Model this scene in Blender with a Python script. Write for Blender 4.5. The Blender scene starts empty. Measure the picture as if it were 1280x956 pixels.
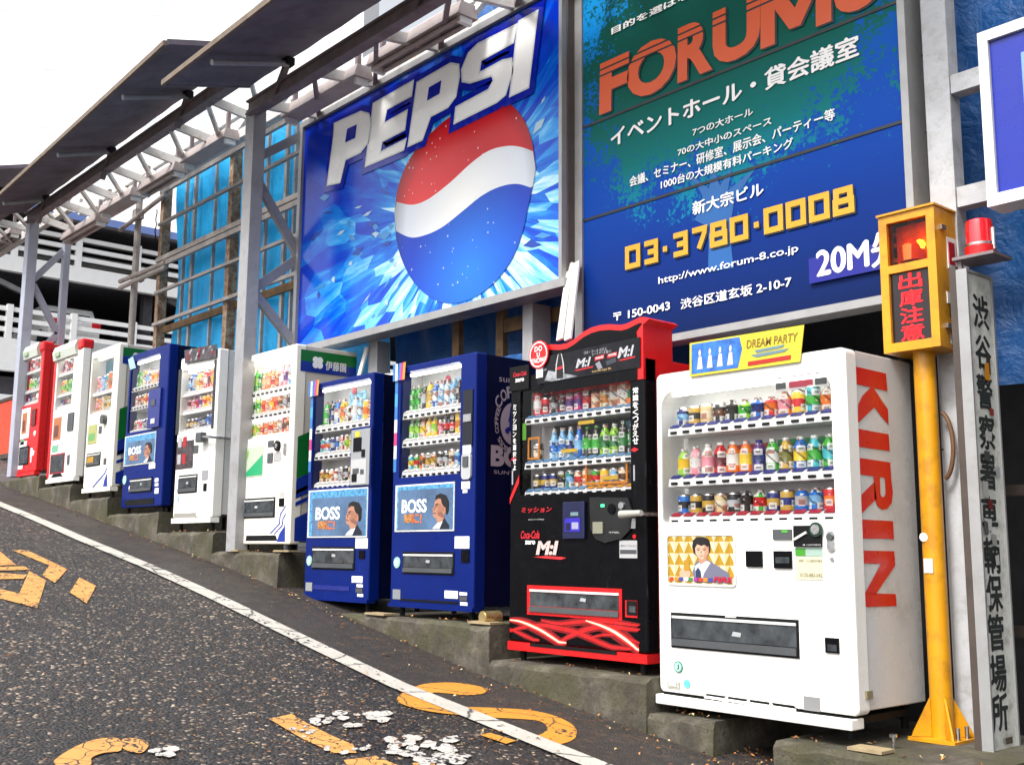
import bpy, bmesh, math, random
from mathutils import Vector, Matrix
R_ = math.radians
S = bpy.context.scene
COL = S.collection

# ------------------------------------------------------------------ camera
F, YAW, PIT, ROLL = 1369.74, 0.854685, 0.153215, 0.00768
fw = Vector((-math.sin(YAW)*math.cos(PIT), math.cos(YAW)*math.cos(PIT), math.sin(PIT)))
rt0 = Vector((math.cos(YAW), math.sin(YAW), 0)); up0 = rt0.cross(fw)
rt = math.cos(ROLL)*rt0 + math.sin(ROLL)*up0
upv = -math.sin(ROLL)*rt0 + math.cos(ROLL)*up0
cd = bpy.data.cameras.new('camera'); cam = bpy.data.objects.new('camera', cd); COL.objects.link(cam)
cam.matrix_world = Matrix(((rt.x, upv.x, -fw.x, 0), (rt.y, upv.y, -fw.y, 0), (rt.z, upv.z, -fw.z, 0), (0, 0, 0, 1)))
cd.sensor_width = 36; cd.lens = F/1280*36; cd.clip_start = .05; cd.clip_end = 3000
S.camera = cam

# ------------------------------------------------------------------ light
SUN_EL, SUN_AZ = 52, 276      # degrees; azimuth of the direction TO the sun, from +X counter-clockwise -> in front-left of the row
W = bpy.data.worlds.new('World'); S.world = W; W.use_nodes = True
nt = W.node_tree; bg = nt.nodes['Background']
sky = nt.nodes.new('ShaderNodeTexSky'); sky.sky_type = 'NISHITA'; sky.sun_disc = False
sky.sun_elevation = R_(SUN_EL)
sd = Vector((math.cos(R_(SUN_AZ))*math.cos(R_(SUN_EL)), math.sin(R_(SUN_AZ))*math.cos(R_(SUN_EL)), math.sin(R_(SUN_EL))))
sky.sun_rotation = math.atan2(sd.x, sd.y)
sky.dust_density = 5; sky.air_density = 1
hs = nt.nodes.new('ShaderNodeHueSaturation'); hs.inputs['Saturation'].default_value = .22; hs.inputs['Value'].default_value = 1.5
nt.links.new(sky.outputs[0], hs.inputs['Color']); nt.links.new(hs.outputs[0], bg.inputs[0])
bg.inputs[1].default_value = .125
sl = bpy.data.lights.new('sun', 'SUN'); sl.energy = 2.1; sl.angle = R_(14); sl.color = (1, .965, .91)
so = bpy.data.objects.new('sun', sl); COL.objects.link(so); so.location = (0, 0, 30)
so.rotation_euler = sd.to_track_quat('Z', 'Y').to_euler()
S.view_settings.view_transform = 'Standard'; S.view_settings.look = 'None'
S.view_settings.exposure = .75; S.view_settings.gamma = 1

random.seed(7)
RND = random.Random(11)

# ------------------------------------------------------------------ pixel -> place (on a plane at its real depth)
def ray(u, v): return rt*((u-640)/F) - upv*((v-478)/F) + fw
def PY(u, v, y): d = ray(u, v); return d*(y/d.y)
def PX(u, v, x): d = ray(u, v); return d*(x/d.x)
def PZ(u, v, z): d = ray(u, v); return d*(z/d.z)
RX = [-80, -45, -30, -22, -18, -16.08, -14.17, -12.28, -10.755, -9.175, -7.9, -6.56, -5.5, -4.77, -4.2, -3.6, -2, 0, 4, 12, 40]
RZ = [6.5, 4.6, 2.9, 1.72, 1.13, .87, .593, .314, .075, -.16, -.37, -.61, -.795, -.89, -.966, -1.045, -1.25, -1.5, -1.98, -2.7, -4]
def roadz(x):
    for i in range(len(RX)-1):
        if x <= RX[i+1] or i == len(RX)-2:
            t = (x-RX[i])/(RX[i+1]-RX[i]); return RZ[i]+t*(RZ[i+1]-RZ[i])
def PR(u, v, dz=0):
    d = ray(u, v); t = .8
    while t < 60:
        q = d*t
        if q.z < roadz(q.x)+dz: break
        t += .01
    a, b = t-.01, t
    for _ in range(20):
        m = (a+b)/2; q = d*m
        if q.z < roadz(q.x)+dz: b = m
        else: a = m
    return d*b

# ------------------------------------------------------------------ materials
MATS = {}
def lin(r, g, b):
    f = lambda c: (c/255/12.92) if c/255 <= .04045 else ((c/255+.055)/1.055)**2.4
    return (f(r), f(g), f(b))
def nn(t, typ, **k):
    n = t.nodes.new(typ)
    for a, b in k.items(): setattr(n, a, b)
    return n
def base_mat(name):
    m = bpy.data.materials.new(name); m.use_nodes = True
    return m, m.node_tree, m.node_tree.nodes['Principled BSDF']
def mixrgb(t, fac, a, b, mode='MIX'):
    n = nn(t, 'ShaderNodeMix', data_type='RGBA', blend_type=mode)
    for sck, v in ((n.inputs['Factor'], fac), (n.inputs['A'], a), (n.inputs['B'], b)):
        if hasattr(v, 'links') or hasattr(v, 'is_linked'): t.links.new(v, sck)
        elif isinstance(v, (tuple, list)): sck.default_value = (*v[:3], 1)
        else: sck.default_value = v
    return n.outputs['Result']
def ramp(t, src, stops):
    n = nn(t, 'ShaderNodeValToRGB'); e = n.color_ramp.elements
    while len(e) < len(stops): e.new(.5)
    for el, (p, c) in zip(e, stops):
        el.position = p; el.color = (*c[:3], 1) if isinstance(c, (tuple, list)) else (c, c, c, 1)
    t.links.new(src, n.inputs[0]); return n.outputs[0]
def math_(t, op, a, b=None, c=None):
    n = nn(t, 'ShaderNodeMath', operation=op)
    for i, v in enumerate((a, b, c)):
        if v is None: continue
        if isinstance(v, (int, float)): n.inputs[i].default_value = v
        else: t.links.new(v, n.inputs[i])
    return n.outputs[0]
def noise(t, scale, detail=4, rough=.55, vec=None, dist=0):
    n = nn(t, 'ShaderNodeTexNoise'); n.inputs['Scale'].default_value = scale; n.inputs['Detail'].default_value = detail
    n.inputs['Roughness'].default_value = rough; n.inputs['Distortion'].default_value = dist
    if vec is None: vec = nn(t, 'ShaderNodeNewGeometry').outputs['Position']
    t.links.new(vec, n.inputs['Vector']); return n.outputs['Fac']
def mat(name, c, rough=.5, metal=0, var=.12, scale=5, bump=0, bscale=None, spec=.5, coat=0, dirt=None, dirt_amt=.5, emit=0, scuff=None):
    if name in MATS: return MATS[name]
    m, t, p = base_mat(name); MATS[name] = m
    f = noise(t, scale, 5)
    lo = tuple(x*(1-var) for x in c); hi = tuple(min(1, x*(1+var*.6)) for x in c)
    co = ramp(t, f, [(.3, lo), (.7, hi)])
    if dirt:
        f2 = noise(t, scale*2.3, 8, .65)
        k = ramp(t, f2, [(.62-.25*dirt_amt, 0), (.78-.2*dirt_amt, 1)])
        co = mixrgb(t, math_(t, 'MULTIPLY', k, dirt_amt), co, dirt)
    if scuff:      # thin scratches and rub marks
        pos = nn(t, 'ShaderNodeNewGeometry').outputs['Position']
        mp = nn(t, 'ShaderNodeMapping'); mp.inputs['Scale'].default_value = (9, 9, 1.1); t.links.new(pos, mp.inputs['Vector'])
        k1 = ramp(t, noise(t, 3.2, 6, .7, vec=mp.outputs[0]), [(.635, 0), (.70, 1)])
        mp2 = nn(t, 'ShaderNodeMapping'); mp2.inputs['Scale'].default_value = (2, 2, 26); mp2.inputs['Rotation'].default_value = (0, .5, 0); t.links.new(pos, mp2.inputs['Vector'])
        k2 = ramp(t, noise(t, 2.6, 5, .6, vec=mp2.outputs[0]), [(.70, 0), (.74, 1)])
        co = mixrgb(t, math_(t, 'MULTIPLY', math_(t, 'MAXIMUM', k1, k2), .45), co, scuff)
    t.links.new(co, p.inputs['Base Color'])
    r = ramp(t, noise(t, scale*3, 4), [(.3, max(0, rough-.08)), (.7, min(1, rough+.1))])
    t.links.new(r, p.inputs['Roughness'])
    p.inputs['Metallic'].default_value = metal; p.inputs['Specular IOR Level'].default_value = spec
    p.inputs['Coat Weight'].default_value = coat
    if bump:
        b = nn(t, 'ShaderNodeBump'); b.inputs['Strength'].default_value = bump; b.inputs['Distance'].default_value = .01
        t.links.new(noise(t, bscale or scale*8, 6), b.inputs['Height']); t.links.new(b.outputs[0], p.inputs['Normal'])
    if emit:
        p.inputs['Emission Color'].default_value = (*c, 1); p.inputs['Emission Strength'].default_value = emit
    return m
def rgbm(r, g, b, **k):
    return mat('paint_%d_%d_%d' % (r, g, b) + ('_'.join('%s%s' % q for q in sorted(k.items())) if k else ''), tuple(x*.66 for x in lin(r, g, b)), **({'rough': .4, 'var': .05} | k))

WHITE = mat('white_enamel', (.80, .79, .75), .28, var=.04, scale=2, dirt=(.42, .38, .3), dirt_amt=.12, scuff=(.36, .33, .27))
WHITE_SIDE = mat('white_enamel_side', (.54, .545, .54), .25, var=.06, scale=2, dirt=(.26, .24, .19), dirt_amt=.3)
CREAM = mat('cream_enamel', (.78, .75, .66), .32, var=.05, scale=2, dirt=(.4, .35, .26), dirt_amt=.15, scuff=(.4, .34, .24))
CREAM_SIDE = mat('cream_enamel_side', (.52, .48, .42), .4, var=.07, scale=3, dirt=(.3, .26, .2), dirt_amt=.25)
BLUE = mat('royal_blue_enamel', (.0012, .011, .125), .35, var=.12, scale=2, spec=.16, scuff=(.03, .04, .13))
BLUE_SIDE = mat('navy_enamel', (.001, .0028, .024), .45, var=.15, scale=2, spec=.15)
RED = mat('red_enamel', (.56, .006, .008), .3, var=.08, scale=2, scuff=(.25, .01, .01))
BLACK = mat('black_gloss', (.003, .003, .004), .2, var=.2, spec=.13, scuff=(.03, .03, .033))
BLACKM = mat('black_matt', (.006, .006, .007), .6, var=.3, spec=.15)
GREYL = mat('light_grey_plastic', (.55, .55, .54), .4)
GREYD = mat('dark_grey_plastic', (.06, .065, .07), .4)
CHROME = mat('brushed_steel', (.6, .6, .6), .28, metal=1, var=.15, scale=20)
PAPER = mat('white_paper', (.8, .8, .78), .6, var=.03)
INNER = mat('display_white', (.78, .79, .78), .4, var=.04)
STEEL = mat('grey_painted_steel', (.27, .27, .28), .5, var=.15, scale=4, dirt=(.16, .12, .09), dirt_amt=.4)
STEELB = mat('lilac_grey_steel', (.33, .35, .42), .5, var=.1, scale=4, dirt=(.22, .2, .2), dirt_amt=.3)
BROWNB = mat('brown_steel', (.19, .155, .165), .6, var=.3, scale=6, dirt=(.16, .08, .04), dirt_amt=.5)
AWN = mat('awning_underside', (.125, .105, .135), .75, var=.3, scale=1.6, dirt=(.05, .032, .035), dirt_amt=.5, bump=.2, bscale=25)
AWNE = mat('awning_edge', (.15, .115, .085), .7, var=.3, scale=9, dirt=(.12, .07, .04), dirt_amt=.6)
TRUSS = mat('pale_truss_steel', (.62, .61, .59), .5, var=.15, scale=5, dirt=(.35, .2, .08), dirt_amt=.45)
FIXT = mat('fixture_enamel', (.42, .36, .35), .5, var=.15, scale=4, dirt=(.2, .15, .13), dirt_amt=.4)
RUST = mat('rusty_steel', (.33, .25, .17), .75, var=.3, scale=7, dirt=(.16, .055, .015), dirt_amt=.9, bump=.3)
SCAF = mat('scaffold_bar', (.32, .29, .27), .6, var=.25, scale=7, dirt=(.2, .11, .06), dirt_amt=.5)
WOOD = mat('weathered_wood', (.19, .11, .05), .75, var=.35, scale=9)
SHIM = mat('pale_timber', (.30, .23, .13), .7, var=.2, scale=14)
YELLOW = mat('signal_yellow', (.62, .28, .005), .38, var=.12, scale=4, dirt=(.24, .10, .015), dirt_amt=.5, scuff=(.26, .13, .03))
PIPEY = YELLOW
WHITEP = mat('peeling_white_paint', (.44, .45, .47), .55, var=.14, scale=5, dirt=(.24, .23, .21), dirt_amt=.55, bump=.25)
PANELW = mat('white_wall_panel', (.47, .48, .48), .55, var=.08, scale=3, dirt=(.4, .38, .34), dirt_amt=.3)
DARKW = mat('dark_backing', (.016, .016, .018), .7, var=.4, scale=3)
DARKF = mat('dark_brown_frame', (.055, .04, .032), .6, var=.3, scale=6)
ALU = mat('aluminium_trim', (.33, .33, .33), .4, metal=.35, var=.12, scale=6, dirt=(.25, .2, .15), dirt_amt=.3)
ALUD = mat('dark_sign_side', (.075, .055, .05), .5, var=.2)
PRINTW = mat('print_white', (.80, .80, .79), .35, var=.02)
PRINTR = mat('print_red', (.55, .008, .008), .32, var=.03)
ORANGE = mat('print_orange', (.60, .075, .006), .4, var=.04)
GOLD = mat('print_gold', (.58, .30, .012), .4, var=.05)
SHADOWP = mat('print_black', (.01, .012, .016), .45, var=.1)
NAVYP = mat('print_navy', (.012, .02, .17), .3, var=.1)

def glass_mat(name, tint=(1, 1, 1), gl=.9, alpha=.97):
    m, t, p = base_mat(name); t.nodes.remove(p)
    out = t.nodes['Material Output']
    tr = nn(t, 'ShaderNodeBsdfTransparent'); tr.inputs[0].default_value = (*[x*alpha for x in tint], 1)
    gs = nn(t, 'ShaderNodeBsdfGlossy'); gs.inputs['Roughness'].default_value = .03; gs.inputs[0].default_value = (gl, gl, gl, 1)
    lw_ = nn(t, 'ShaderNodeFresnel'); lw_.inputs[0].default_value = 1.33
    b = nn(t, 'ShaderNodeBump'); b.inputs['Strength'].default_value = .12; b.inputs['Distance'].default_value = .02
    t.links.new(noise(t, 5, 2), b.inputs['Height']); t.links.new(b.outputs[0], gs.inputs['Normal'])
    mx = nn(t, 'ShaderNodeMixShader'); t.links.new(math_(t, 'MULTIPLY', lw_.outputs[0], .8), mx.inputs[0])
    t.links.new(tr.outputs[0], mx.inputs[1]); t.links.new(gs.outputs[0], mx.inputs[2]); t.links.new(mx.outputs[0], out.inputs[0])
    return m
GLASS = glass_mat('display_glass')
FLAP = mat('smoked_flap', (.045, .052, .058), .1, var=.7, scale=11, spec=.6)

def asphalt(name, c0, c1, sc, speck, brown):
    m, t, p = base_mat(name)
    pos = nn(t, 'ShaderNodeNewGeometry').outputs['Position']
    v = nn(t, 'ShaderNodeTexVoronoi'); v.inputs['Scale'].default_value = sc; t.links.new(pos, v.inputs['Vector'])
    sep = nn(t, 'ShaderNodeSeparateColor'); t.links.new(v.outputs['Color'], sep.inputs[0])
    stone = ramp(t, sep.outputs[0], [(0, c0), (.55, c1), (.86, tuple(x*1.6 for x in c1)), (.95, speck), (1, tuple(min(.6, x*1.8) for x in speck))])
    edge = ramp(t, v.outputs['Distance'], [(.0, 1), (.55, .75), (.8, .25)])
    co = mixrgb(t, 1, stone, edge, 'MULTIPLY')
    big = ramp(t, noise(t, .8, 6, .6), [(.28, .55), (.72, 1.35)])
    co = mixrgb(t, 1, co, big, 'MULTIPLY')
    st = nn(t, 'ShaderNodeMapping'); st.inputs['Scale'].default_value = (.16, 1.5, .16); t.links.new(pos, st.inputs['Vector'])
    co = mixrgb(t, 1, co, ramp(t, noise(t, 1, 4, .5, vec=st.outputs[0]), [(.35, .72), (.65, 1.2)]), 'MULTIPLY')
    ck = nn(t, 'ShaderNodeTexVoronoi', feature='DISTANCE_TO_EDGE'); ck.inputs['Scale'].default_value = .55
    wv = nn(t, 'ShaderNodeVectorMath', operation='ADD'); nz = nn(t, 'ShaderNodeTexNoise'); nz.inputs['Scale'].default_value = 2.5; nz.inputs['Detail'].default_value = 6; t.links.new(pos, nz.inputs['Vector'])
    t.links.new(pos, wv.inputs[0]); t.links.new(nz.outputs['Color'], wv.inputs[1]); t.links.new(wv.outputs[0], ck.inputs['Vector'])
    co = mixrgb(t, ramp(t, ck.outputs['Distance'], [(.0, .8), (.012, 0)]), co, (.004, .004, .004))
    # brown debris towards the kerb and the low end of the road
    sx = nn(t, 'ShaderNodeSeparateXYZ'); t.links.new(pos, sx.inputs[0])
    nb = noise(t, 16, 7, .7)
    kerb = ramp(t, math_(t, 'SUBTRACT', sx.outputs[1], 3.9), [(.0, .24), (.72, 1)])
    k = math_(t, 'MULTIPLY', math_(t, 'MULTIPLY', ramp(t, nb, [(.52, 0), (.66, 1)]), brown*1.6), kerb)
    co = mixrgb(t, k, co, (.16, .075, .03))
    t.links.new(co, p.inputs['Base Color'])
    t.links.new(ramp(t, noise(t, 3, 5), [(.3, .42), (.7, .8)]), p.inputs['Roughness'])
    p.inputs['Specular IOR Level'].default_value = .6
    b = nn(t, 'ShaderNodeBump'); b.inputs['Strength'].default_value = .9; b.inputs['Distance'].default_value = .012
    h = math_(t, 'SUBTRACT', 1, v.outputs['Distance']); h = math_(t, 'ADD', h, math_(t, 'MULTIPLY', sep.outputs[1], .8))
    t.links.new(h, b.inputs['Height']); t.links.new(b.outputs[0], p.inputs['Normal'])
    return m
ASPH = asphalt('asphalt_coarse', (.0028, .0024, .0029), (.0150, .0130, .0145), 54, (.24, .185, .135), .55)
GUT = asphalt('asphalt_gutter', (.011, .0082, .0072), (.030, .0225, .0195), 150, (.08, .056, .042), .4)
GROUND = asphalt('ground_grey', (.05, .048, .048), (.09, .085, .085), 40, (.12, .11, .1), .1)

def roadpaint(name, c, wear, crack, csc=9, thr_=1.02, under=(.028, .024, .024)):
    m, t, p = base_mat(name)
    pos = nn(t, 'ShaderNodeNewGeometry').outputs['Position']
    w1 = nn(t, 'ShaderNodeVectorMath', operation='ADD')
    nz = nn(t, 'ShaderNodeTexNoise'); nz.inputs['Scale'].default_value = 9; t.links.new(pos, nz.inputs['Vector'])
    sc = nn(t, 'ShaderNodeVectorMath', operation='SCALE'); sc.inputs['Scale'].default_value = .08; t.links.new(nz.outputs['Color'], sc.inputs[0])
    t.links.new(pos, w1.inputs[0]); t.links.new(sc.outputs[0], w1.inputs[1])
    v = nn(t, 'ShaderNodeTexVoronoi', feature='DISTANCE_TO_EDGE'); v.inputs['Scale'].default_value = csc; t.links.new(w1.outputs[0], v.inputs['Vector'])
    cr = ramp(t, v.outputs['Distance'], [(crack, 1), (crack+.02, 0)])
    we = ramp(t, noise(t, 40, 8, .75), [(1-wear-.06, 0), (1-wear+.04, 1)])
    vs_ = nn(t, 'ShaderNodeTexVoronoi'); vs_.inputs['Scale'].default_value = 58; t.links.new(pos, vs_.inputs['Vector'])
    ss_ = nn(t, 'ShaderNodeSeparateColor'); t.links.new(vs_.outputs['Color'], ss_.inputs[0])
    lf = noise(t, 3.5, 4); gone = math_(t, 'GREATER_THAN', math_(t, 'ADD', math_(t, 'MULTIPLY', ss_.outputs[0], .5), lf), thr_)
    k = math_(t, 'MAXIMUM', math_(t, 'MAXIMUM', cr, we), gone)
    tone = ramp(t, noise(t, 5, 5), [(.3, tuple(x*.82 for x in c)), (.7, c)])
    t.links.new(mixrgb(t, k, tone, under), p.inputs['Base Color']); p.inputs['Roughness'].default_value = .7
    b = nn(t, 'ShaderNodeBump'); b.inputs['Strength'].default_value = .5; b.inputs['Distance'].default_value = .006
    t.links.new(noise(t, 120, 4), b.inputs['Height']); t.links.new(b.outputs[0], p.inputs['Normal'])
    return m
RLINE = roadpaint('road_paint_white', (.43, .41, .37), .35, .0015, 1.6)
RYEL = roadpaint('road_paint_yellow', (.54, .26, .065), .31, .011, 8.5, 1.0)
RYEL2 = roadpaint('road_paint_yellow_smooth', (.52, .22, .022), .28, .003, 3, 1.02)
RWHT = roadpaint('road_paint_old_white', (.44, .425, .40), .36, .0, 5, .97)

def concrete():
    m, t, p = base_mat('mossy_concrete')
    pos = nn(t, 'ShaderNodeNewGeometry').outputs['Position']
    co = ramp(t, noise(t, 5, 9, .68), [(.25, (.02, .017, .013)), (.5, (.065, .056, .042)), (.75, (.17, .15, .115))])
    moss = ramp(t, noise(t, 3.1, 7, .6), [(.44, 0), (.6, 1)])
    co = mixrgb(t, math_(t, 'MULTIPLY', moss, .72), co, (.047, .045, .016))
    grime = ramp(t, noise(t, 1.7, 6, .7), [(.5, 0), (.7, 1)])
    co = mixrgb(t, math_(t, 'MULTIPLY', grime, .6), co, (.02, .018, .015))
    pits = ramp(t, noise(t, 60, 3), [(.3, .45), (.42, 1)])
    co = mixrgb(t, 1, co, pits, 'MULTIPLY')
    t.links.new(co, p.inputs['Base Color']); p.inputs['Roughness'].default_value = .9
    b = nn(t, 'ShaderNodeBump'); b.inputs['Strength'].default_value = .7; b.inputs['Distance'].default_value = .015
    t.links.new(noise(t, 30, 8, .7), b.inputs['Height']); t.links.new(b.outputs[0], p.inputs['Normal'])
    return m
CONC = concrete()

def tarp_mat(name, c, trans):
    m, t, p = base_mat(name)
    out = t.nodes['Material Output']
    f = noise(t, 2.4, 6, .6)
    co = ramp(t, f, [(.25, tuple(x*.75 for x in c)), (.75, tuple(min(1, x*1.15) for x in c))])
    t.links.new(co, p.inputs['Base Color']); p.inputs['Roughness'].default_value = .38
    b = nn(t, 'ShaderNodeBump'); b.inputs['Strength'].default_value = .65; b.inputs['Distance'].default_value = .05
    t.links.new(noise(t, 7, 7, .6, dist=.35), b.inputs['Height']); t.links.new(b.outputs[0], p.inputs['Normal'])
    tl = nn(t, 'ShaderNodeBsdfTranslucent'); t.links.new(co, tl.inputs[0])
    mx = nn(t, 'ShaderNodeMixShader'); mx.inputs[0].default_value = trans
    t.links.new(p.outputs[0], mx.inputs[1]); t.links.new(tl.outputs[0], mx.inputs[2]); t.links.new(mx.outputs[0], out.inputs[0])
    return m
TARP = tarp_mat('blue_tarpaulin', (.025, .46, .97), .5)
TARPD = tarp_mat('blue_tarpaulin_shaded', (.012, .11, .36), .25)  # darker copy of the same tarpaulin, its shade put into the colour

# ------------------------------------------------------------------ mesh helpers
class MB:
    def __init__(s): s.v = []; s.f = []; s.m = []
    def poly(s, pts, mi=0):
        n = len(s.v); s.v += [tuple(q) for q in pts]; s.f.append(list(range(n, n+len(pts)))); s.m.append(mi); return s
    def box(s, x0, x1, y0, y1, z0, z1, mi=0, skip=''):
        n = len(s.v)
        s.v += [(x, y, z) for z in (z0, z1) for y in (y0, y1) for x in (x0, x1)]
        for k, fc in dict(b=(0, 2, 3, 1), t=(4, 5, 7, 6), f=(0, 1, 5, 4), k=(2, 6, 7, 3), l=(0, 4, 6, 2), r=(1, 3, 7, 5)).items():
            if k in skip: continue
            s.f.append([n+i for i in fc]); s.m.append(mi)
        return s
    def strip(s, a, b, mi=0, closed=True):
        n = len(s.v); k = len(a); s.v += [tuple(q) for q in a]+[tuple(q) for q in b]
        for i in range(k if closed else k-1):
            j = (i+1) % k; s.f.append([n+i, n+j, n+k+j, n+k+i]); s.m.append(mi)
        return s
    def prism(s, pts, vec, mi=0, cap=True, side=None):
        a = [Vector(q) for q in pts]; b = [q+Vector(vec) for q in a]
        if cap: s.poly(a, mi); s.poly(list(reversed(b)), mi)
        return s.strip(a, b, mi if side is None else side)
    def tube(s, p, q, r, n=10, mi=0, r2=None, cap=True):
        p, q = Vector(p), Vector(q); d = (q-p).normalized(); r2 = r if r2 is None else r2
        a = d.orthogonal().normalized(); b = d.cross(a)
        A = [p+(a*math.cos(6.28318*i/n)+b*math.sin(6.28318*i/n))*r for i in range(n)]
        B = [q+(a*math.cos(6.28318*i/n)+b*math.sin(6.28318*i/n))*r2 for i in range(n)]
        s.strip(A, B, mi)
        if cap: s.poly(A, mi); s.poly(B, mi)
        return s
    def bar(s, p, q, w, h, upd=(0, 0, 1), mi=0):
        p, q = Vector(p), Vector(q); d = (q-p).normalized(); u = Vector(upd); sd = d.cross(u)
        if sd.length < 1e-4: sd = d.cross(Vector((0, 1, 0)))
        sd.normalize(); u = sd.cross(d); sd *= w/2; u *= h/2
        A = [p-sd-u, p+sd-u, p+sd+u, p-sd+u]; B = [x+(q-p) for x in A]
        s.strip(A, B, mi); s.poly(A, mi); s.poly(list(reversed(B)), mi); return s
    def lathe(s, c, prof, n=14, mis=None, ax=None):
        c = Vector(c); rings = []
        for r, z in prof: rings.append([c+Vector((r*math.cos(6.28318*i/n), r*math.sin(6.28318*i/n), z)) for i in range(n)])
        for k in range(len(rings)-1): s.strip(rings[k], rings[k+1], mis[k] if mis else 0)
        s.poly(rings[0], mis[0] if mis else 0); s.poly(rings[-1], mis[-1] if mis else 0); return s
    def disc(s, c, r, axis='Y', n=20, mi=0, rz=None):
        c = Vector(c); rz = rz or r
        e1 = Vector((1, 0, 0)) if axis != 'X' else Vector((0, 1, 0)); e2 = Vector((0, 0, 1)) if axis != 'Z' else Vector((0, 1, 0))
        return s.poly([c+e1*r*math.cos(6.28318*i/n)+e2*rz*math.sin(6.28318*i/n) for i in range(n)], mi)
    def build(s, name, mats, parent=None, smooth=False, bevel=0, base=None, recalc=True):
        if not isinstance(mats, (list, tuple)): mats = [mats]
        if parent is not None: o0 = world_loc(parent)
        elif base is not None: o0 = Vector(base)
        else:
            xs = [q[0] for q in s.v]; ys = [q[1] for q in s.v]; zs = [q[2] for q in s.v]
            o0 = Vector(((min(xs)+max(xs))/2, (min(ys)+max(ys))/2, min(zs)))
        me = bpy.data.meshes.new(name)
        me.from_pydata([tuple(Vector(q)-o0) for q in s.v], [], s.f)
        for mm in mats: me.materials.append(mm)
        for p, i in zip(me.polygons, s.m): p.material_index = i
        bm = bmesh.new(); bm.from_mesh(me)
        bmesh.ops.remove_doubles(bm, verts=bm.verts, dist=1e-5)
        if recalc: bmesh.ops.recalc_face_normals(bm, faces=bm.faces)
        if bevel:
            es = [e for e in bm.edges if len(e.link_faces) == 2 and e.calc_face_angle(0) > .5]
            bmesh.ops.bevel(bm, geom=es, offset=bevel, segments=2, affect='EDGES', profile=.5)
        if smooth:
            for fc in bm.faces: fc.smooth = True
            for e in bm.edges:
                if len(e.link_faces) == 2 and e.calc_face_angle(0) > .6: e.smooth = False
        bm.to_mesh(me); bm.free()
        o = bpy.data.objects.new(name, me); COL.objects.link(o)
        if parent is not None: o.parent = parent
        else: o.location = o0
        return o
def world_loc(o):
    l = Vector(o.location)
    while o.parent: o = o.parent; l += Vector(o.location)
    return l
def tag(o, label, cat, group=None, kind=None):
    if label: o['label'] = label
    if cat: o['category'] = cat
    if group: o['group'] = group
    if kind: o['kind'] = kind
    return o
def struct(o, kind='structure'): o['kind'] = kind; return o
def thing(name, label, cat, loc, group=None):
    o = bpy.data.objects.new(name, None); COL.objects.link(o); o.location = loc; o.empty_display_size = .1
    return tag(o, label, cat, group)

# ------------------------------------------------------------------ lettering (converted to flat meshes)
def text_pts(body, bold=0, shear=0, spacing=1):
    c = bpy.data.curves.new('lettering', 'FONT'); c.body = body; c.offset = bold; c.shear = shear; c.space_character = spacing
    c.resolution_u = 4
    o = bpy.data.objects.new('lettering', c); COL.objects.link(o)
    me = bpy.data.meshes.new_from_object(o.evaluated_get(bpy.context.evaluated_depsgraph_get()))
    v = [(q.co.x, q.co.y) for q in me.vertices]; f = [list(p.vertices) for p in me.polygons]
    bpy.data.objects.remove(o); bpy.data.curves.remove(c); bpy.data.meshes.remove(me)
    return v, f
def text(mb, body, fmap, a0, b0, a1, b1, bold=0, shear=0, mi=0, spacing=1):
    cjk = any(ord(ch) > 0x2000 for ch in body)
    v, f = text_pts(body, 0 if cjk else bold, shear, spacing)
    if not v: return
    x0 = min(q[0] for q in v); x1 = max(q[0] for q in v); y0 = min(q[1] for q in v); y1 = max(q[1] for q in v)
    o_, e1, e2 = Vector(fmap(a0, b0)), Vector(fmap(a1, b0)), Vector(fmap(a0, b1))
    nrm = (e1-o_).cross(e2-o_).normalized()
    w = bold*1.1       # extra weight for the thin characters: copies shifted sideways, each a hair further out
    for k, (dx, dy) in enumerate(((-w, 0), (w, 0), (0, -w*.7), (0, w*.7)) if cjk and bold else ((0, 0),)):
        n = len(mb.v); off = nrm*(.0003*k)
        for x, y in v:
            mb.v.append(tuple(Vector(fmap(a0+(x+dx-x0)/(x1-x0)*(a1-a0), b0+(y+dy-y0)/(y1-y0)*(b1-b0)))+off))
        for q in f: mb.f.append([n+i for i in q]); mb.m.append(mi)
def onY(y): return lambda a, b: (a, y, b)
def onX(x): return lambda a, b: (x, a, b)
def textpx(mb, body, u0, v0, u1, v1, y, **k):
    """lettering whose lower-left corner is seen at (u0,v0) and upper-right at (u1,v1), lying on the plane Y=y"""
    a = PY(u0, v0, y); b = PY(u1, v1, y); text(mb, body, onY(y), a.x, a.z, b.x, b.z, **k)
def stroke(mb, pts, w, fmap, mi=0, closed=False):
    """flat ribbon of width w along 2-D points"""
    P = [Vector(q) for q in pts]; n = len(P); L = []; Rr = []
    for i in range(n):
        a = P[i-1] if (i > 0 or closed) else P[i]; b = P[(i+1) % n] if (i < n-1 or closed) else P[i]
        d1 = (P[i]-a); d2 = (b-P[i])
        d1 = d1.normalized() if d1.length > 1e-9 else d2.normalized(); d2 = d2.normalized() if d2.length > 1e-9 else d1
        nrm = Vector((-(d1+d2).y, (d1+d2).x)); nrm = nrm.normalized() if nrm.length > 1e-6 else Vector((-d1.y, d1.x))
        k = 1/max(.5, abs(nrm.dot(Vector((-d1.y, d1.x)))))
        ww = w[i] if isinstance(w, (list, tuple)) else w
        L.append(P[i]+nrm*ww/2*k); Rr.append(P[i]-nrm*ww/2*k)
    mb.strip([fmap(*q) for q in L], [fmap(*q) for q in Rr], mi, closed)
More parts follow.
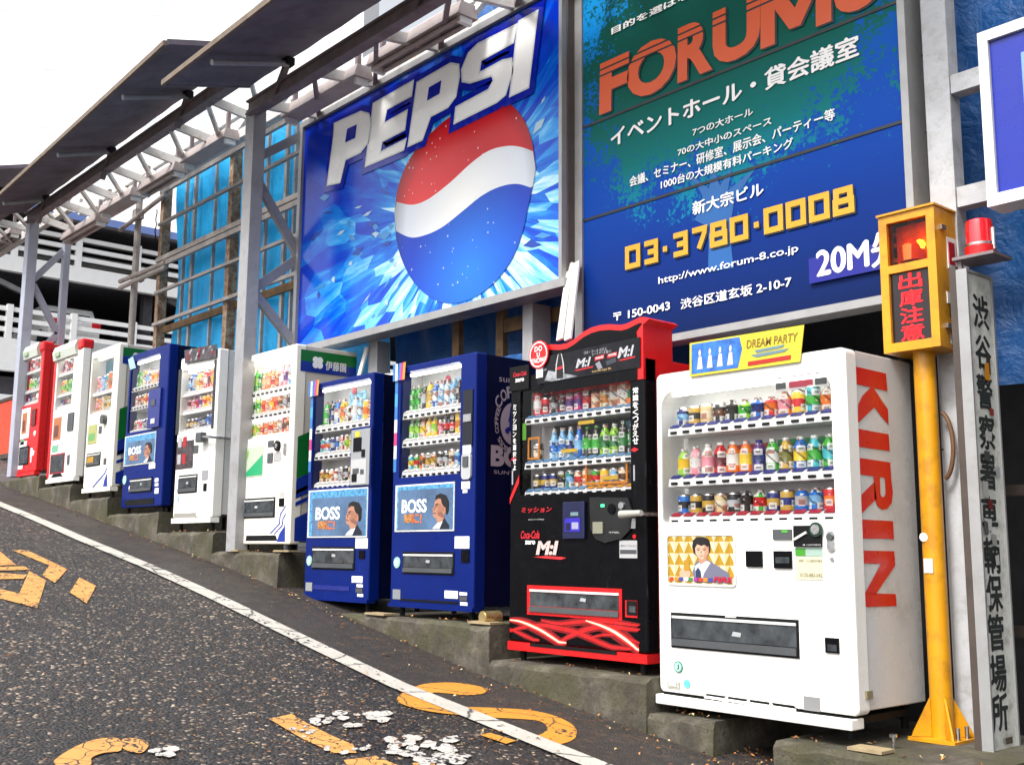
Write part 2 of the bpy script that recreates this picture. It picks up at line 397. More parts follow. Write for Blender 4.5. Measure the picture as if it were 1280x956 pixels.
def arc(cx, cy, rx, ry, a0, a1, n=14): return [(cx+rx*math.cos(R_(a0+(a1-a0)*i/n)), cy+ry*math.sin(R_(a0+(a1-a0)*i/n))) for i in range(n+1)]
def rr(x0, x1, z0, z1, r, n=5):
    out = []
    rs = r if isinstance(r, (tuple, list)) else (r,)*4      # TR TL BL BR
    for (cx, cz, a), q in zip(((x1, z1, 0), (x0, z1, 90), (x0, z0, 180), (x1, z0, 270)), rs):
        sx = -1 if cx == x1 else 1; sz = -1 if cz == z1 else 1
        for i in range(n+1):
            t = R_(a+90*i/n); out.append((cx+sx*q+q*math.cos(t), cz+sz*q+q*math.sin(t)))
    return out

# ================================================================== SETTING
D = 4.717          # depth of the row of machine fronts
def sheet(name, y0, y1, x0, x1, m, dz=0, ny=2, step=.25):
    mb = MB(); xs = []; x = x0
    while x < x1: xs.append(x); x += step if -20 < x < 4 else 2
    xs.append(x1)
    ys = [y0+(y1-y0)*i/ny for i in range(ny+1)]
    n = 0
    for x in xs:
        for y in ys: mb.v.append((x, y, roadz(x)+dz))
    k = len(ys)
    for i in range(len(xs)-1):
        for j in range(ny): mb.f.append([i*k+j, (i+1)*k+j, (i+1)*k+j+1, i*k+j+1]); mb.m.append(0)
    return struct(mb.build(name, m))
sheet('ground', -300, 400, -300, 200, GROUND, -.012)
sheet('road', -9, 3.95, -60, 30, ASPH, -.004)
sheet('gutter', 3.945, 5.9, -16.6, 30, GUT, .0)
sheet('pavement', 3.945, 5.9, -60, -16.6, GROUND, .0)
sheet('white_line', 3.84, 3.985, -60, 30, RLINE, .0075, ny=1)

def smooth_loop(P, k=4):
    out = []; n = len(P)
    for i in range(n):
        p0, p1, p2, p3 = P[i-1], P[i], P[(i+1) % n], P[(i+2) % n]
        for j in range(k):
            t_ = j/k
            out.append(tuple(.5*((2*p1[c])+(-p0[c]+p2[c])*t_+(2*p0[c]-5*p1[c]+4*p2[c]-p3[c])*t_*t_+(-p0[c]+3*p1[c]-3*p2[c]+p3[c])*t_**3) for c in (0, 1)))
    return out
# road lettering, worn and cracked
def rpoly(mb, pts, mi=0, dz=.003):
    mb.poly([PR(u, v, dz) for u, v in pts], mi)
mb = MB()
q = lambda x, y: (x/3.2295, 660+y/3.2295)
for pl in ([(50, 88), (110, 88), (272, 165), (222, 220), (172, 190), (178, 178), (200, 150)], [(320, 198), (388, 232), (350, 303), (282, 258)],
           [(0, 92), (65, 148), (0, 150)], [(0, 155), (100, 153), (118, 167), (0, 170)], [(0, 180), (108, 188), (95, 203), (0, 205)],
           [(118, 172), (186, 210), (150, 322), (0, 282), (0, 245), (78, 262)],
           [(220, 935), (300, 882), (390, 850), (480, 848), (488, 895), (420, 905), (370, 925), (360, 956), (240, 956)],
           [(495, 850), (560, 848), (600, 870), (570, 905), (500, 890)]):
    rpoly(mb, smooth_loop([q(*a) for a in pl], 4) if pl[0][1] > 840 else [q(*a) for a in pl])
r2 = lambda x, y: (320+x/2.4615, 660+y/2.4615)
for pl in ([(40, 585), (110, 570), (160, 600), (240, 640), (300, 665), (310, 690), (240, 690), (150, 650), (115, 630), (70, 603)],
           [(270, 712), (370, 700), (440, 729), (290, 745)], [(480, 722), (545, 708), (552, 729), (500, 740)]):
    rpoly(mb, [r2(*a) for a in pl])
struct(mb.build('road_lettering', RYEL))
mb = MB()
S1 = [(712, 495), (690, 510), (640, 512), (590, 507), (545, 505), (535, 520), (560, 540), (640, 548), (740, 552), (850, 560), (930, 580), (980, 610), (985, 640), (950, 660),
      (900, 662), (840, 640), (880, 632), (895, 610), (870, 592), (800, 585), (700, 580), (610, 572), (520, 560), (450, 540), (435, 520), (470, 495), (520, 478), (600, 474), (670, 482)]
rpoly(mb, smooth_loop([r2(*a) for a in S1], 5), 0, .004)
rpoly(mb, [r2(*a) for a in [(690, 635), (720, 628), (800, 652), (770, 662)]], 0, .0045)
struct(mb.build('yellow_curve_marking', RYEL2))
mb = MB(); rg = random.Random(3)
def flakes(cx, cy, n, sx, sy, s0, s1):
    for _ in range(n):
        u, v = cx+rg.uniform(-sx, sx), cy+rg.uniform(-sy, sy); s = rg.uniform(s0, s1); k = rg.randint(5, 7); a = rg.random()*6
        rpoly(mb, [(u+s*1.5*math.cos(a+6.283*i/k)*rg.uniform(.75, 1.1), v+s*.62*math.sin(a+6.283*i/k)*rg.uniform(.6, 1.15)) for i in range(k)], 0, .005+.00002*len(mb.f))
flakes(404, 898, 9, 14, 4, 2.5, 5); flakes(447, 898, 16, 34, 8, 3, 7.5); flakes(380, 912, 8, 20, 8, 2, 4); flakes(430, 936, 8, 34, 5, 2.5, 5); flakes(530, 932, 34, 44, 12, 3.5, 8.5); flakes(555, 950, 18, 30, 6, 4, 9); flakes(205, 938, 8, 14, 6, 4, 7)
struct(mb.build('white_paint_flakes', RWHT))

# leaf litter
mb = MB(); rg = random.Random(5)
for i in range(680):
    if i < 150: x = rg.uniform(-15, -3.6); y = 4.6-abs(rg.gauss(0, .10))
    elif i >= 560: x = rg.uniform(-14, -4); y = 4.61-abs(rg.gauss(0, .04))
    elif i >= 470: x = rg.uniform(-3.72, -3.34); y = rg.uniform(4.2, 5.0)
    elif i < 300: x = rg.uniform(-6.2, -3); y = rg.uniform(2.2, 4.5)
    else: x = rg.uniform(-13, -3); y = rg.uniform(1.5, 4.5)
    s = rg.uniform(.006, .017); a = rg.random()*6.28; z = roadz(x)+.012
    c, n_ = math.cos(a)*s, math.sin(a)*s
    mb.poly([(x-c, y-n_, z), (x+n_*.5, y-c*.5, z+rg.uniform(.002, .012)), (x+c, y+n_, z+.002), (x-n_*.5, y+c*.5, z+rg.uniform(.002, .012))], rg.choice((0, 0, 1, 2)))
for (xa, xb, tz) in ((-5.5, -4.18, -.685), (-7.4, -5.53, -.47), (-9.5, -8.28, -.02), (-3.32, -2.35, -.895), (-10.7, -9.52, .165), (-4.16, -3.73, -.86)):
    for _ in range(16):
        x = rg.uniform(xa, xb); y = 4.66+abs(rg.gauss(0, .12)); s = rg.uniform(.008, .02); a = rg.random()*6.28; z = tz+.008
        c, n_ = math.cos(a)*s, math.sin(a)*s
        mb.poly([(x-c, y-n_, z), (x+n_*.5, y-c*.5, z+rg.uniform(.003, .014)), (x+c, y+n_, z+.002), (x-n_*.5, y+c*.5, z+rg.uniform(.003, .014))], rg.choice((0, 0, 1, 2)))
for _ in range(420):      # orange grit swept into the low corner of the road
    q_ = PR(rg.triangular(180, 700, 480), rg.triangular(770, 956, 930)); s = rg.uniform(.004, .011); a = rg.random()*6.28
    if q_.y > 4.55: continue
    x, y, z = q_.x, q_.y, roadz(q_.x)+.004; c, n_ = math.cos(a)*s, math.sin(a)*s
    mb.poly([(x-c, y-n_, z), (x+n_*.5, y-c*.5, z+.004), (x+c, y+n_, z+.001), (x-n_*.5, y+c*.5, z+.003)], rg.choice((0, 1, 1, 0, 2)))
struct(mb.build('leaf_litter', [mat('leaf_brown', (.22, .09, .025), .7), mat('leaf_orange', (.45, .18, .04), .6), mat('leaf_straw', (.5, .38, .18), .7)]), 'stuff')

# ------------------------------------------------------------------ concrete steps
def step(x0, x1, top, label, y0=4.62, y1=5.5):
    mb = MB(); n = max(4, int((x1-x0)/.12)); rg = random.Random(int(x0*100))
    zs = [-.5]
    prof = [(y0, None), (y0, top-.025), (y0+.025, top), (y1, top), (y1, None)]
    rows = []
    for i in range(n+1):
        x = x0+(x1-x0)*i/n
        j = lambda a: rg.uniform(-a, a)
        rows.append([(x, yy+(j(.009) if k in (0, 1) else 0)+(.02*(rg.random() < .12) if k in (1, 2) else 0), (roadz(x)-.12 if zz is None else zz+j(.006)-(.018*(rg.random() < .14) if k == 1 else 0))) for k, (yy, zz) in enumerate(prof)])
    for i in range(n): mb.strip(rows[i], rows[i+1], 0, closed=False)
    mb.poly(rows[0]); mb.poly(rows[-1])
    return tag(mb.build('concrete_step', CONC, bevel=0), label, 'concrete step', 'concrete steps under the machines')
step(-15.95, -14.47, .915, 'mossy concrete step under the farthest red machine')
step(-14.47, -13.27, .755, 'mossy concrete step under the white machine with a red edge')
step(-13.27, -12.075, .565, 'mossy concrete step under the farther green and blue striped machine')
step(-12.075, -10.78, .37, 'mossy concrete step under the far blue machine')
step(-10.78, -9.51, .165, 'cracked mossy concrete step under the white machine with a lock bar')
step(-9.51, -8.265, -.02, 'concrete step under the lit machine at the foot of the grey column')
step(-7.95, -5.515, -.47, 'long low concrete slab under the two royal blue machines')
step(-5.515, -4.17, -.685, 'mossy concrete step under the black and red machine')
step(-4.17, -3.72, -.86, 'small concrete block under the left foot of the nearest white machine')
step(-3.33, -2.30, -.895, 'concrete block carrying the yellow signal pole', 4.6, 5.7)

# ================================================================== BACKGROUND
def dark_wall():
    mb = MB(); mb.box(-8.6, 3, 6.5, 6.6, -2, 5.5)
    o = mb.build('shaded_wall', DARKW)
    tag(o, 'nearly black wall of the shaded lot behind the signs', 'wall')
    t = thing('window_frame_grid', 'dark brown frame grid of the lot at the right edge', 'frame', (-1.7, 6.0, -1))
    for x in (-2.36, -2.25, -1.85, -1.45, -1.0, -.5): MB().box(x-.03, x+.03, 6.0, 6.06, -1, 4).build('post', DARKF, t)
    for z in (-.4, .35, 1.1, 1.75, 2.6, 3.3): MB().box(-3.0, 0, 5.96, 5.998, z-.03, z+.03).build('rail', DARKF, t)
dark_wall()

# far pale high-rise
b = thing('high_rise', 'pale washed out high rise filling the sky at the upper left', 'building', (-78, 24, 6))
PALE = mat('pale_cladding', (.82, .82, .82), .6, var=.03)
MB().box(-92, -78, -2, 46, 2, 62).build('wall', PALE, b)
WPALE = mat('pale_window', (.50, .54, .60), .2, var=.05)
for iy in range(12):
    for iz in range(11):
        if (iy+iz*2) % 3 == 0 or (iz % 4 == 1 and iy % 2): continue
        y = 1+iy*3.7; z = 12+iz*4.4
        MB().box(-78.0, -77.985, y, y+.8, z, z+1.9).build('window', WPALE, b)

b.rotation_euler.z = R_(-38)
# car park
cp = thing('car_park', 'white railed multi storey car park behind the far end of the row', 'building', (-36, 14, 4))
WR = mat('white_railing', (.84, .84, .83), .5, var=.04)
DKI = mat('car_park_interior', (.045, .042, .05), .8, var=.3)
LOUV = mat('grey_louvre', (.22, .22, .20), .6, var=.2)
BLR = mat('blue_roof_edge', (.16, .24, .55), .5, var=.1)
XF = -35.0
MB().box(XF-.25, XF, 5, 34, 8.45, 8.95).box(XF-12, XF-.25, 5, 34, 8.55, 8.62, 1).build('upper_deck', [WR, DKI], cp)
MB().box(XF-.25, XF, 5, 34, 5.35, 6.35).box(XF-12, XF-.25, 5, 34, 5.9, 6.1, 1).build('lower_deck', [WR, DKI], cp)
MB().box(XF-12, XF-11.8, 5, 34, 4, 12).build('rear_wall', DKI, cp)
MB().box(XF-12, XF+.3, 5, 34, 10.28, 10.36, 1).box(XF+.05, XF+.3, 5, 34, 10.37, 10.62, 0).build('roof', [BLR, DKI], cp)
mb = MB()
for k in range(5): mb.box(XF-1.2, XF-1.12, 5, 34, 9.0+k*.26, 9.12+k*.26)
mb.build('louvre', LOUV, cp)
for zb in (8.95, 6.35):
    for h in (.28, .60, .92): MB().box(XF-.14, XF-.04, 5, 34, zb+h-.07, zb+h+.07).build('rail', WR, cp)
    for i in range(15):
        y = 6.1+i*1.95
        MB().box(XF-.17, XF+.0, y-.09, y+.09, zb, zb+1.06).build('post', WR, cp)
for k in range(4):
    MB().bar((XF-.6, 8+k*6.5, 6.2), (XF-.6, 8+k*6.5, 8.5), .3, .3).build('column', DKI, cp)
    MB().bar((XF-.5, 9+k*6.2, 8.45), (XF-.5, 10.6+k*6.2, 7.9), .15, .15).build('brace', STEEL, cp)
MB().box(XF-6, XF-.3, 5, 34, 2.0, 5.2).build('ground_floor', DKI, cp)
MB().box(XF-.2, XF+.1, 5, 34, 3.6, 4.6).build('parapet', PALE, cp)
def car(y, x, z, label, c):
    t = thing('parked_car', label, 'car', (x-2, y, z), 'cars in the car park')
    w = .82
    body = MB()
    prof = [(0, .35), (0, .95), (-.35, 1.0), (-.75, 1.48), (-2.3, 1.5), (-3.0, 1.02), (-4.1, .9), (-4.2, .35)]
    body.prism([(x+a, y-w, z+h) for a, h in prof], (0, 2*w, 0)); body.build('body', c, t, bevel=.06)
    MB().poly([(x-.37, y-w*.82, z+1.04), (x-.37, y+w*.82, z+1.04), (x-.72, y+w*.75, z+1.43), (x-.72, y-w*.75, z+1.43)]).prism([(x-.34, y-w*.85, z+1.03), (x-.34, y+w*.85, z+1.03), (x-.36, y+w*.85, z+1.0), (x-.36, y-w*.85, z+1.0)], (.02, 0, .02)).build('rear_window', mat('car_glass', (.02, .025, .03), .1), t)
    for s in (-1, 1): MB().box(x-.02, x+.03, y+s*w*.82-.14, y+s*w*.82+.14, z+.72, z+.92).build('tail_light', mat('tail_light_red', (.65, .02, .03), .2), t)
    for s in (-1, 1):
        for xx in (-.8, -3.4): MB().tube((x+xx, y+s*w-.1*s-.1, z+.33), (x+xx, y+s*w-.1*s+.1, z+.33), .33, 16).build('wheel', BLACKM, t)
    MB().box(x-.01, x+.05, y-.3, y+.3, z+.45, z+.62).build('number_plate', PAPER, t)
car(12.15, XF-.5, 6.35, 'white car with red tail lights behind the lower railing', mat('car_white', (.8, .8, .8), .25))
car(15.2, XF-.6, 6.2, 'dark car half hidden behind the railing, right of the white car', mat('car_dark', (.05, .055, .07), .25))

# red hoarding
t = thing('red_hoarding', 'orange red hoarding panel behind the farthest red machine', 'hoarding', (-22.5, 6.2, 1.7))
a = PY(0, 568, 6.1); MB().box(-25, -19.6, 6.1, 6.16, 1.69, 2.66).build('panel', mat('hoarding_red', (.72, .05, .012), .5, var=.06), t)
MB().box(-25, -19.6, 6.08, 6.18, 2.663, 2.72).box(-25, -19.6, 6.09, 6.17, 1.6, 1.687).build('rail', DARKF, t)

# ------------------------------------------------------------------ tarpaulin walls and scaffold
def tarp(name, x0, x1, z0, z1, y, m, label, amp=.03, seed=0):
    mb = MB(); nx = int((x1-x0)/.07); nz = int((z1-z0)/.09); rg = random.Random(seed)
    ph = [(rg.uniform(2, 9), rg.uniform(-3, 3), rg.random()*6) for _ in range(7)]
    for i in range(nx+1):
        for j in range(nz+1):
            x = x0+(x1-x0)*i/nx; z = z0+(z1-z0)*j/nz
            d = sum(math.sin(a*x*1.6+b_*z*1.3+c)*amp/(1+.4*k) for k, (a, b_, c) in enumerate(ph))
            mb.v.append((x, y+d*.6+.02*math.sin(2.4*z+x), z+(.02*math.sin(7*x) if j == nz else 0)))
    for i in range(nx):
        for j in range(nz):
            k = i*(nz+1)+j; mb.f.append([k, k+nz+1, k+nz+2, k+1]); mb.m.append(0)
    o = mb.build(name, m, smooth=True); return tag(o, label, 'tarpaulin', 'blue tarpaulins')
tarp('tarpaulin', -13.22, -8.4, 1.0, 4.78, 5.75, TARP, 'bright blue tarpaulin lashed to the scaffold behind the far machines', .028, 1)
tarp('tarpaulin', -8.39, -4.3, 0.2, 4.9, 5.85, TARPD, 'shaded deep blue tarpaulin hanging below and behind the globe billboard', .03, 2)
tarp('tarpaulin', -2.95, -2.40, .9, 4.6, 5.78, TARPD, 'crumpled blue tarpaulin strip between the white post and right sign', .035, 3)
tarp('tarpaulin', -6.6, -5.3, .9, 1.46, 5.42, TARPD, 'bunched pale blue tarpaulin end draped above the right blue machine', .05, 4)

sc = thing('scaffold', 'rusty steel scaffold frame in front of the bright blue tarpaulin', 'scaffold', (-11.2, 5.62, .3))
YS = 5.6
pa, pb = PY(205, 240, YS), PY(203, 425, YS)
xA = (pa.x+pb.x)/2
MB().box(xA-.07, xA+.03, YS-.05, YS+.06, .3, 4.72).build('post', RUST, sc)
for (u, v) in ((292, 300),):
    x = PY(u, v, YS).x; MB().box(x-.065, x+.035, YS-.06, YS+.05, .3, 4.78).build('post', RUST, sc)
for (u, v, w) in ((232, 340, .05), (221, 340, .03), (347, 300, .05), (357, 330, .03), (258, 330, .025), (322, 330, .03)):
    x = PY(u, v, YS).x; MB().box(x-w/2, x+w/2, YS+.062, YS+.10, .3, 4.7).build('upright', SCAF, sc)
for (u, v, h, m_) in ((208, 243, .07, 0), (208, 237, .035, 0), (207, 283, .035, 0), (206, 327, .06, 0), (206, 334, .06, 0), (203, 368, .035, 0), (201, 407, .04, 0), (215, 407, .085, 1)):
    z = PY(u, v, YS).z
    MB().box(xA, -8.6, YS-.105+m_*.13, YS-.065+m_*.13, z-h/2, z+h/2).build('ledger', [SCAF, WOOD][m_], sc)
sp = thing('scaffold_pole', 'free standing brown scaffold pole left of the tarpaulin', 'scaffold pole', (-15.0, 5.9, .7))
x = PY(169, 340, 5.6).x
MB().tube((x, 5.6, .6), (x, 5.6, PY(173, 262, 5.6).z+.3), .045, 10).build('standard', SCAF, sp)
for (v0, v1) in ((288, 243), (352, 328), (360, 334)):
    a = PY(150, v0, 5.5); c = PY(207, v1, 5.5)
    MB().tube(a, c, .03, 8).build('ledger', SCAF, sp)
for v in (268, 346): c = PY(172, v, 5.55); MB().box(c.x-.06, c.x+.06, 5.5, 5.62, c.z-.06, c.z+.06).build('clamp', SCAF, sp)

# wooden battens under the globe billboard
t = thing('timber_lattice', 'brown timber battens across the tarpaulin under the globe billboard', 'timber lattice', (-6.4, 5.6, .6))
for x in (PY(628, 400, 5.6).x, PY(573, 420, 5.6).x): MB().box(x-.045, x+.045, 5.57, 5.62, .6, 2.3).build('stud', WOOD, t)
z = PY(650, 405, 5.6).z; MB().box(PY(628, 400, 5.6).x+.046, -4.4, 5.575, 5.615, z-.05, z+.06).build('batten', WOOD, t)
z = PY(560, 385, 5.6).z; MB().box(-8.6, -4.4, 5.50, 5.56, z-.04, z+.05).build('batten', BLACKM, t)

# ------------------------------------------------------------------ lattice columns
XN, XFAR = -9.2, -15.75
def column(x, top_f, top_r, bot, rear_y, nodes, m, label):
    t = thing('lattice_column', label, 'steel column', (x, 4.67, bot), 'lattice columns of the awning')
    MB().box(x-.045, x+.125, 4.63, 4.76, bot, top_f).build('front_post', m, t, bevel=.006)
    MB().box(x-.03, x+.08, rear_y-.04, rear_y+.05, bot, top_r).build('rear_post', m, t, bevel=.006)
    for a, c in nodes: MB().bar((x+.03, 4.76, a), (x+.03, rear_y-.04, c), .05, .085).build('brace', m, t)
column(XN, 4.17, 4.14, -.02, 5.25, [(3.72, 4.05), (3.45, 2.83), (2.42, 2.80), (2.38, 1.95), (.9, 1.5)], STEEL, 'grey lattice column standing between the lit machine and the lock bar machine')
column(XFAR, 4.56, 4.45, .95, 5.18, [(3.72, 4.2), (3.65, 3.0), (2.5, 3.0), (2.45, 1.9)], STEELB, 'lilac grey lattice column beside the farthest red machine')

# ------------------------------------------------------------------ roof trusses, awnings, lamps
def truss(x0, x1, zf, zr, label, n):
    t = thing('roof_truss', label, 'truss', ((x0+x1)/2, 4.95, zr), 'roof trusses over the machines')
    MB().box(x0, x1, 4.605, 4.65, zf-.10, zf).box(x0, x1, 4.575, 4.68, zf+.003, zf+.02).box(x0, x1, 4.575, 4.68, zf-.12, zf-.103).build('front_beam', BROWNB, t)
    MB().box(x0, x1, 5.19, 5.28, zr-.05, zr+.05).build('rear_beam', TRUSS, t)
    MB().box(x0, x1, 5.30, 5.36, zr+.32, zr+.40).build('upper_beam', TRUSS, t)
    dx = (x1-x0)/n
    for i in range(n):
        x = x0+dx*(i+.2)
        MB().bar((x, 4.66, zf-.05), (x+.1, 5.19, zr), .045, .09).build('crossbar', TRUSS, t)
        MB().bar((x+.12, 5.19, zr-.01), (x+dx*.95, 4.665, zf-.10), .04, .05).build('brace', BROWNB if x0 > -9.5 else TRUSS, t)
        MB().bar((x+.1, 5.29, zr+.05), (x+.1+dx*.5, 5.33, zr+.33), .05, .06).build('web', TRUSS, t)
        MB().bar((x+.1+dx*.5, 5.33, zr+.33), (x+.1+dx, 5.29, zr+.05), .05, .06).build('web', TRUSS, t)
truss(-9.15, -2.4, 4.20, 4.17, 'brown and rust stained roof truss above the globe billboard', 7)
truss(-15.7, -9.4, 4.62, 4.45, 'pale roof truss spanning between the two lattice columns', 7)
truss(-22.3, -15.85, 5.02, 4.9, 'pale roof truss left of the far lattice column', 7)

def awning(pts, label, arms):
    (xl, xr), (yiL, ziL), (yiR, ziR), (yoL, zoL), (yoR, zoR) = pts
    t = thing('awning', label, 'awning', ((xl+xr)/2, (yiL+yoL)/2, zoL), 'awning panels over the row')
    th = .035; n = 26
    mb = MB(); rows = []
    for i in range(n+1):
        k = i/n; x = xl+(xr-xl)*k
        I = Vector((x, yiL+(yiR-yiL)*k, ziL+(ziR-ziL)*k)); O = Vector((x, yoL+(yoR-yoL)*k, zoL+(zoR-zoL)*k))
        wv = .008*(i % 2)
        rows.append([I+Vector((0, 0, wv)), O+Vector((0, 0, wv)), O+Vector((0, 0, th+wv)), I+Vector((0, 0, th+wv))])
    for i in range(n): mb.strip(rows[i], rows[i+1], 0)
    mb.poly(rows[0]); mb.poly(rows[-1]); mb.build('sheet', AWN, t)
    O0 = Vector((xl-.01, yoL-.02, zoL+.01)); O1 = Vector((xr+.01, yoR-.02, zoR+.01))
    MB().bar(O0, O1, .03, .05).build('edge_trim', AWNE, t)
    MB().bar(Vector((xr+.02, yoR, zoR+.02)), Vector((xr+.02, yiR, ziR+.02)), .03, .05).build('edge_trim', AWN, t)
    MB().bar(Vector((xl-.02, yoL, zoL+.02)), Vector((xl-.02, yiL, ziL+.02)), .03, .05).build('edge_trim', AWN, t)
    for x in arms:
        k = (x-xl)/(xr-xl)
        I = Vector((x, yiL+(yiR-yiL)*k, ziL+(ziR-ziL)*k)); O = Vector((x, yoL+(yoR-yoL)*k, zoL+(zoR-zoL)*k))
        top = I+(O-I)*.05+Vector((0, 0, -.05))
        MB().tube(top, O+Vector((.02, .06, -.06)), .028, 8).build('arm', STEEL, t)
        MB().bar(top+Vector((0, 0, .03)), Vector((x-.25, 4.60, I.z-.33)), .05, .05).build('strut', BROWNB, t)
        MB().box(x-.05, x+.05, top.y-.04, top.y+.04, top.z-.02, top.z+.05).build('bracket', BLACKM, t)
awning(((-9.2, -2.2), (4.64, 4.40), (4.64, 4.42), (3.80, 4.17), (3.78, 4.24)), 'dark sheet awning panel over the globe billboard, nearest and lowest', (-8.4, -6.2, -4.2))
awning(((-15.8, -9.2), (4.63, 4.70), (4.63, 4.78), (4.03, 4.53), (3.79, 4.55)), 'dark sheet awning panel between the two lattice columns', (-14.9, -12.6, -10.5))
awning(((-22.3, -15.8), (4.63, 5.35), (4.63, 5.35), (4.0, 5.16), (4.0, 5.16)), 'dark sheet awning panel at the far left end', (-20, -17))

def lamp(u0, v0, u1, v1, y, label, tubes):
    a = PY(u0, v0, y); c = PY(u1, v1, y); z = (a.z+c.z)/2
    t = thing('strip_light', label, 'strip light', ((a.x+c.x)/2, y, z), 'strip lights under the roof truss')
    MB().prism([(a.x, y-.10, z-.06), (a.x, y-.07, z+.05), (a.x, y+.07, z+.05), (a.x, y+.10, z-.06)], (c.x-a.x, 0, 0)).build('housing', FIXT, t)
    if tubes:
        for dy in (-.05, .05): MB().tube((a.x+.04, y+dy, z-.085), (c.x-.04, y+dy, z-.085), .02, 8).build('tube', FIXT, t)
    for xx in (a.x+.02, c.x-.06): MB().box(xx, xx+.04, y-.06, y+.06, z-.115, z-.062).build('lamp_holder', PAPER, t)
    for xx in (a.x+.1, c.x-.1): MB().box(xx-.02, xx+.02, y-.02, y+.02, z+.05, z+.26).build('hanger', BROWNB, t)
lamp(362, 140, 455, 92, 4.98, 'strip light with a smooth lilac housing above the first billboard letter', 0)
lamp(470, 74, 585, 16, 4.98, 'ribbed brown strip light above the middle of the globe billboard', 1)
lamp(234, 202, 290, 165, 5.1, 'smooth pale strip light just left of the near lattice column', 0)
lamp(180, 236, 226, 208, 5.1, 'twin tube strip light below the pale truss, third from the near column', 1)
lamp(132, 264, 172, 238, 5.1, 'smooth pale strip light with a faded mark, over the scaffold pole', 0)
lamp(84, 300, 128, 268, 5.1, 'twin tube strip light right of the far lattice column', 1)
lamp(-10, 310, 20, 285, 5.1, 'strip light at the far left edge', 1)

# ================================================================== SIGNS
# ---- globe billboard
YP = 5.2
px0, px1, pz0, pz1 = -9.10, -5.455, 1.905, 4.10
cxg, czg = PY(578, 262, YP).x, PY(578, 262, YP).z
def ice_mat():
    m, t, p = base_mat('ice_burst_print')
    pos = nn(t, 'ShaderNodeNewGeometry').outputs['Position']; s = nn(t, 'ShaderNodeSeparateXYZ'); t.links.new(pos, s.inputs[0])
    dx = math_(t, 'SUBTRACT', s.outputs[0], cxg); dz = math_(t, 'SUBTRACT', s.outputs[2], czg)
    ang = math_(t, 'ARCTAN2', dz, dx); rad = math_(t, 'SQRT', math_(t, 'ADD', math_(t, 'MULTIPLY', dx, dx), math_(t, 'MULTIPLY', dz, dz)))
    ux = math_(t, 'DIVIDE', dx, rad); uz = math_(t, 'DIVIDE', dz, rad)
    cv = nn(t, 'ShaderNodeCombineXYZ'); t.links.new(math_(t, 'MULTIPLY', ux, 7.0), cv.inputs[0]); t.links.new(math_(t, 'MULTIPLY', uz, 7.0), cv.inputs[1]); t.links.new(math_(t, 'MULTIPLY', rad, .8), cv.inputs[2])
    st = noise(t, 2.2, 7, .62, vec=cv.outputs[0], dist=.5)
    cv2 = nn(t, 'ShaderNodeCombineXYZ'); t.links.new(math_(t, 'MULTIPLY', ux, 4.2), cv2.inputs[0]); t.links.new(math_(t, 'MULTIPLY', uz, 4.2), cv2.inputs[1]); t.links.new(math_(t, 'MULTIPLY', rad, .9), cv2.inputs[2])
    vo = nn(t, 'ShaderNodeTexVoronoi', feature='F1'); vo.inputs['Scale'].default_value = 2.6; t.links.new(cv2.outputs[0], vo.inputs['Vector'])
    sp = nn(t, 'ShaderNodeSeparateColor'); t.links.new(vo.outputs['Color'], sp.inputs[0])
    mixv = math_(t, 'ADD', math_(t, 'MULTIPLY', st, .75), math_(t, 'MULTIPLY', sp.outputs[0], .38))
    fall = math_(t, 'SUBTRACT', 1.46, math_(t, 'MULTIPLY', rad, .29))
    # brighter below and beside the globe, deep blue in the upper part
    up = math_(t, 'MULTIPLY', math_(t, 'MAXIMUM', math_(t, 'ADD', dz, .0), 0), -.24)
    val = math_(t, 'MULTIPLY', mixv, math_(t, 'ADD', fall, up))
    co = ramp(t, val, [(.28, lin(0, 42, 172)), (.42, lin(0, 66, 192)), (.54, lin(4, 104, 205)), (.66, lin(45, 150, 225)), (.80, lin(130, 200, 236)), (.95, lin(210, 236, 245))])
    t.links.new(co, p.inputs['Base Color']); p.inputs['Roughness'].default_value = .16; p.inputs['Specular IOR Level'].default_value = .3
    return m
gb = thing('billboard', 'blue billboard with a red white and blue globe and white lettering', 'billboard', ((px0+px1)/2, YP, pz0))
MB().box(px0, px1, YP, YP+.16, pz0, pz1).build('panel', ice_mat(), gb)
mb = MB()
mb.box(px0-.06, px1+.06, YP-.03, YP+.17, pz0-.065, pz0-.003).box(px0-.06, px1+.06, YP-.03, YP+.17, pz1+.003, pz1+.06)
mb.box(px0-.06, px0-.003, YP-.03, YP+.17, pz0-.002, pz1+.002)
mb.box(px1+.003, px1+.035, YP-.03, YP+.02, pz0-.002, pz1+.002).box(px1+.003, px1+.05, YP+.021, YP+.18, pz0-.002, pz1+.002, 1)
mb.build('frame', [ALU, ALUD], gb)
# ice shards
rg = random.Random(21)
sh = [MB(), MB(), MB()]
for i in range(170):
    a = rg.uniform(-3.4, .6) if rg.random() < .85 else rg.uniform(-math.pi, math.pi)
    r = rg.uniform(.95, 2.6); x = cxg+math.cos(a)*r; z = czg+math.sin(a)*r
    if not (px0+.12 < x < px1-.12 and pz0+.1 < z < pz1-.5): continue
    L = rg.uniform(.06, .22); w = rg.uniform(.012, .05); da = a+rg.uniform(-.35, .35)
    d = Vector((math.cos(da), math.sin(da))); n = Vector((-d.y, d.x)); c = Vector((x, z))
    P4 = [c-d*L/2, c+n*w-d*L*.1, c+d*L/2*rg.uniform(.7, 1.1), c-n*w*rg.uniform(.3, 1)]
    P4 = [(min(max(q.x, px0+.01), px1-.01), YP-.0025-.0004*(i % 4), min(max(q.y, pz0+.01), pz1-.01)) for q in P4]
    sh[rg.choice((0, 1, 1, 2))].poly(P4)
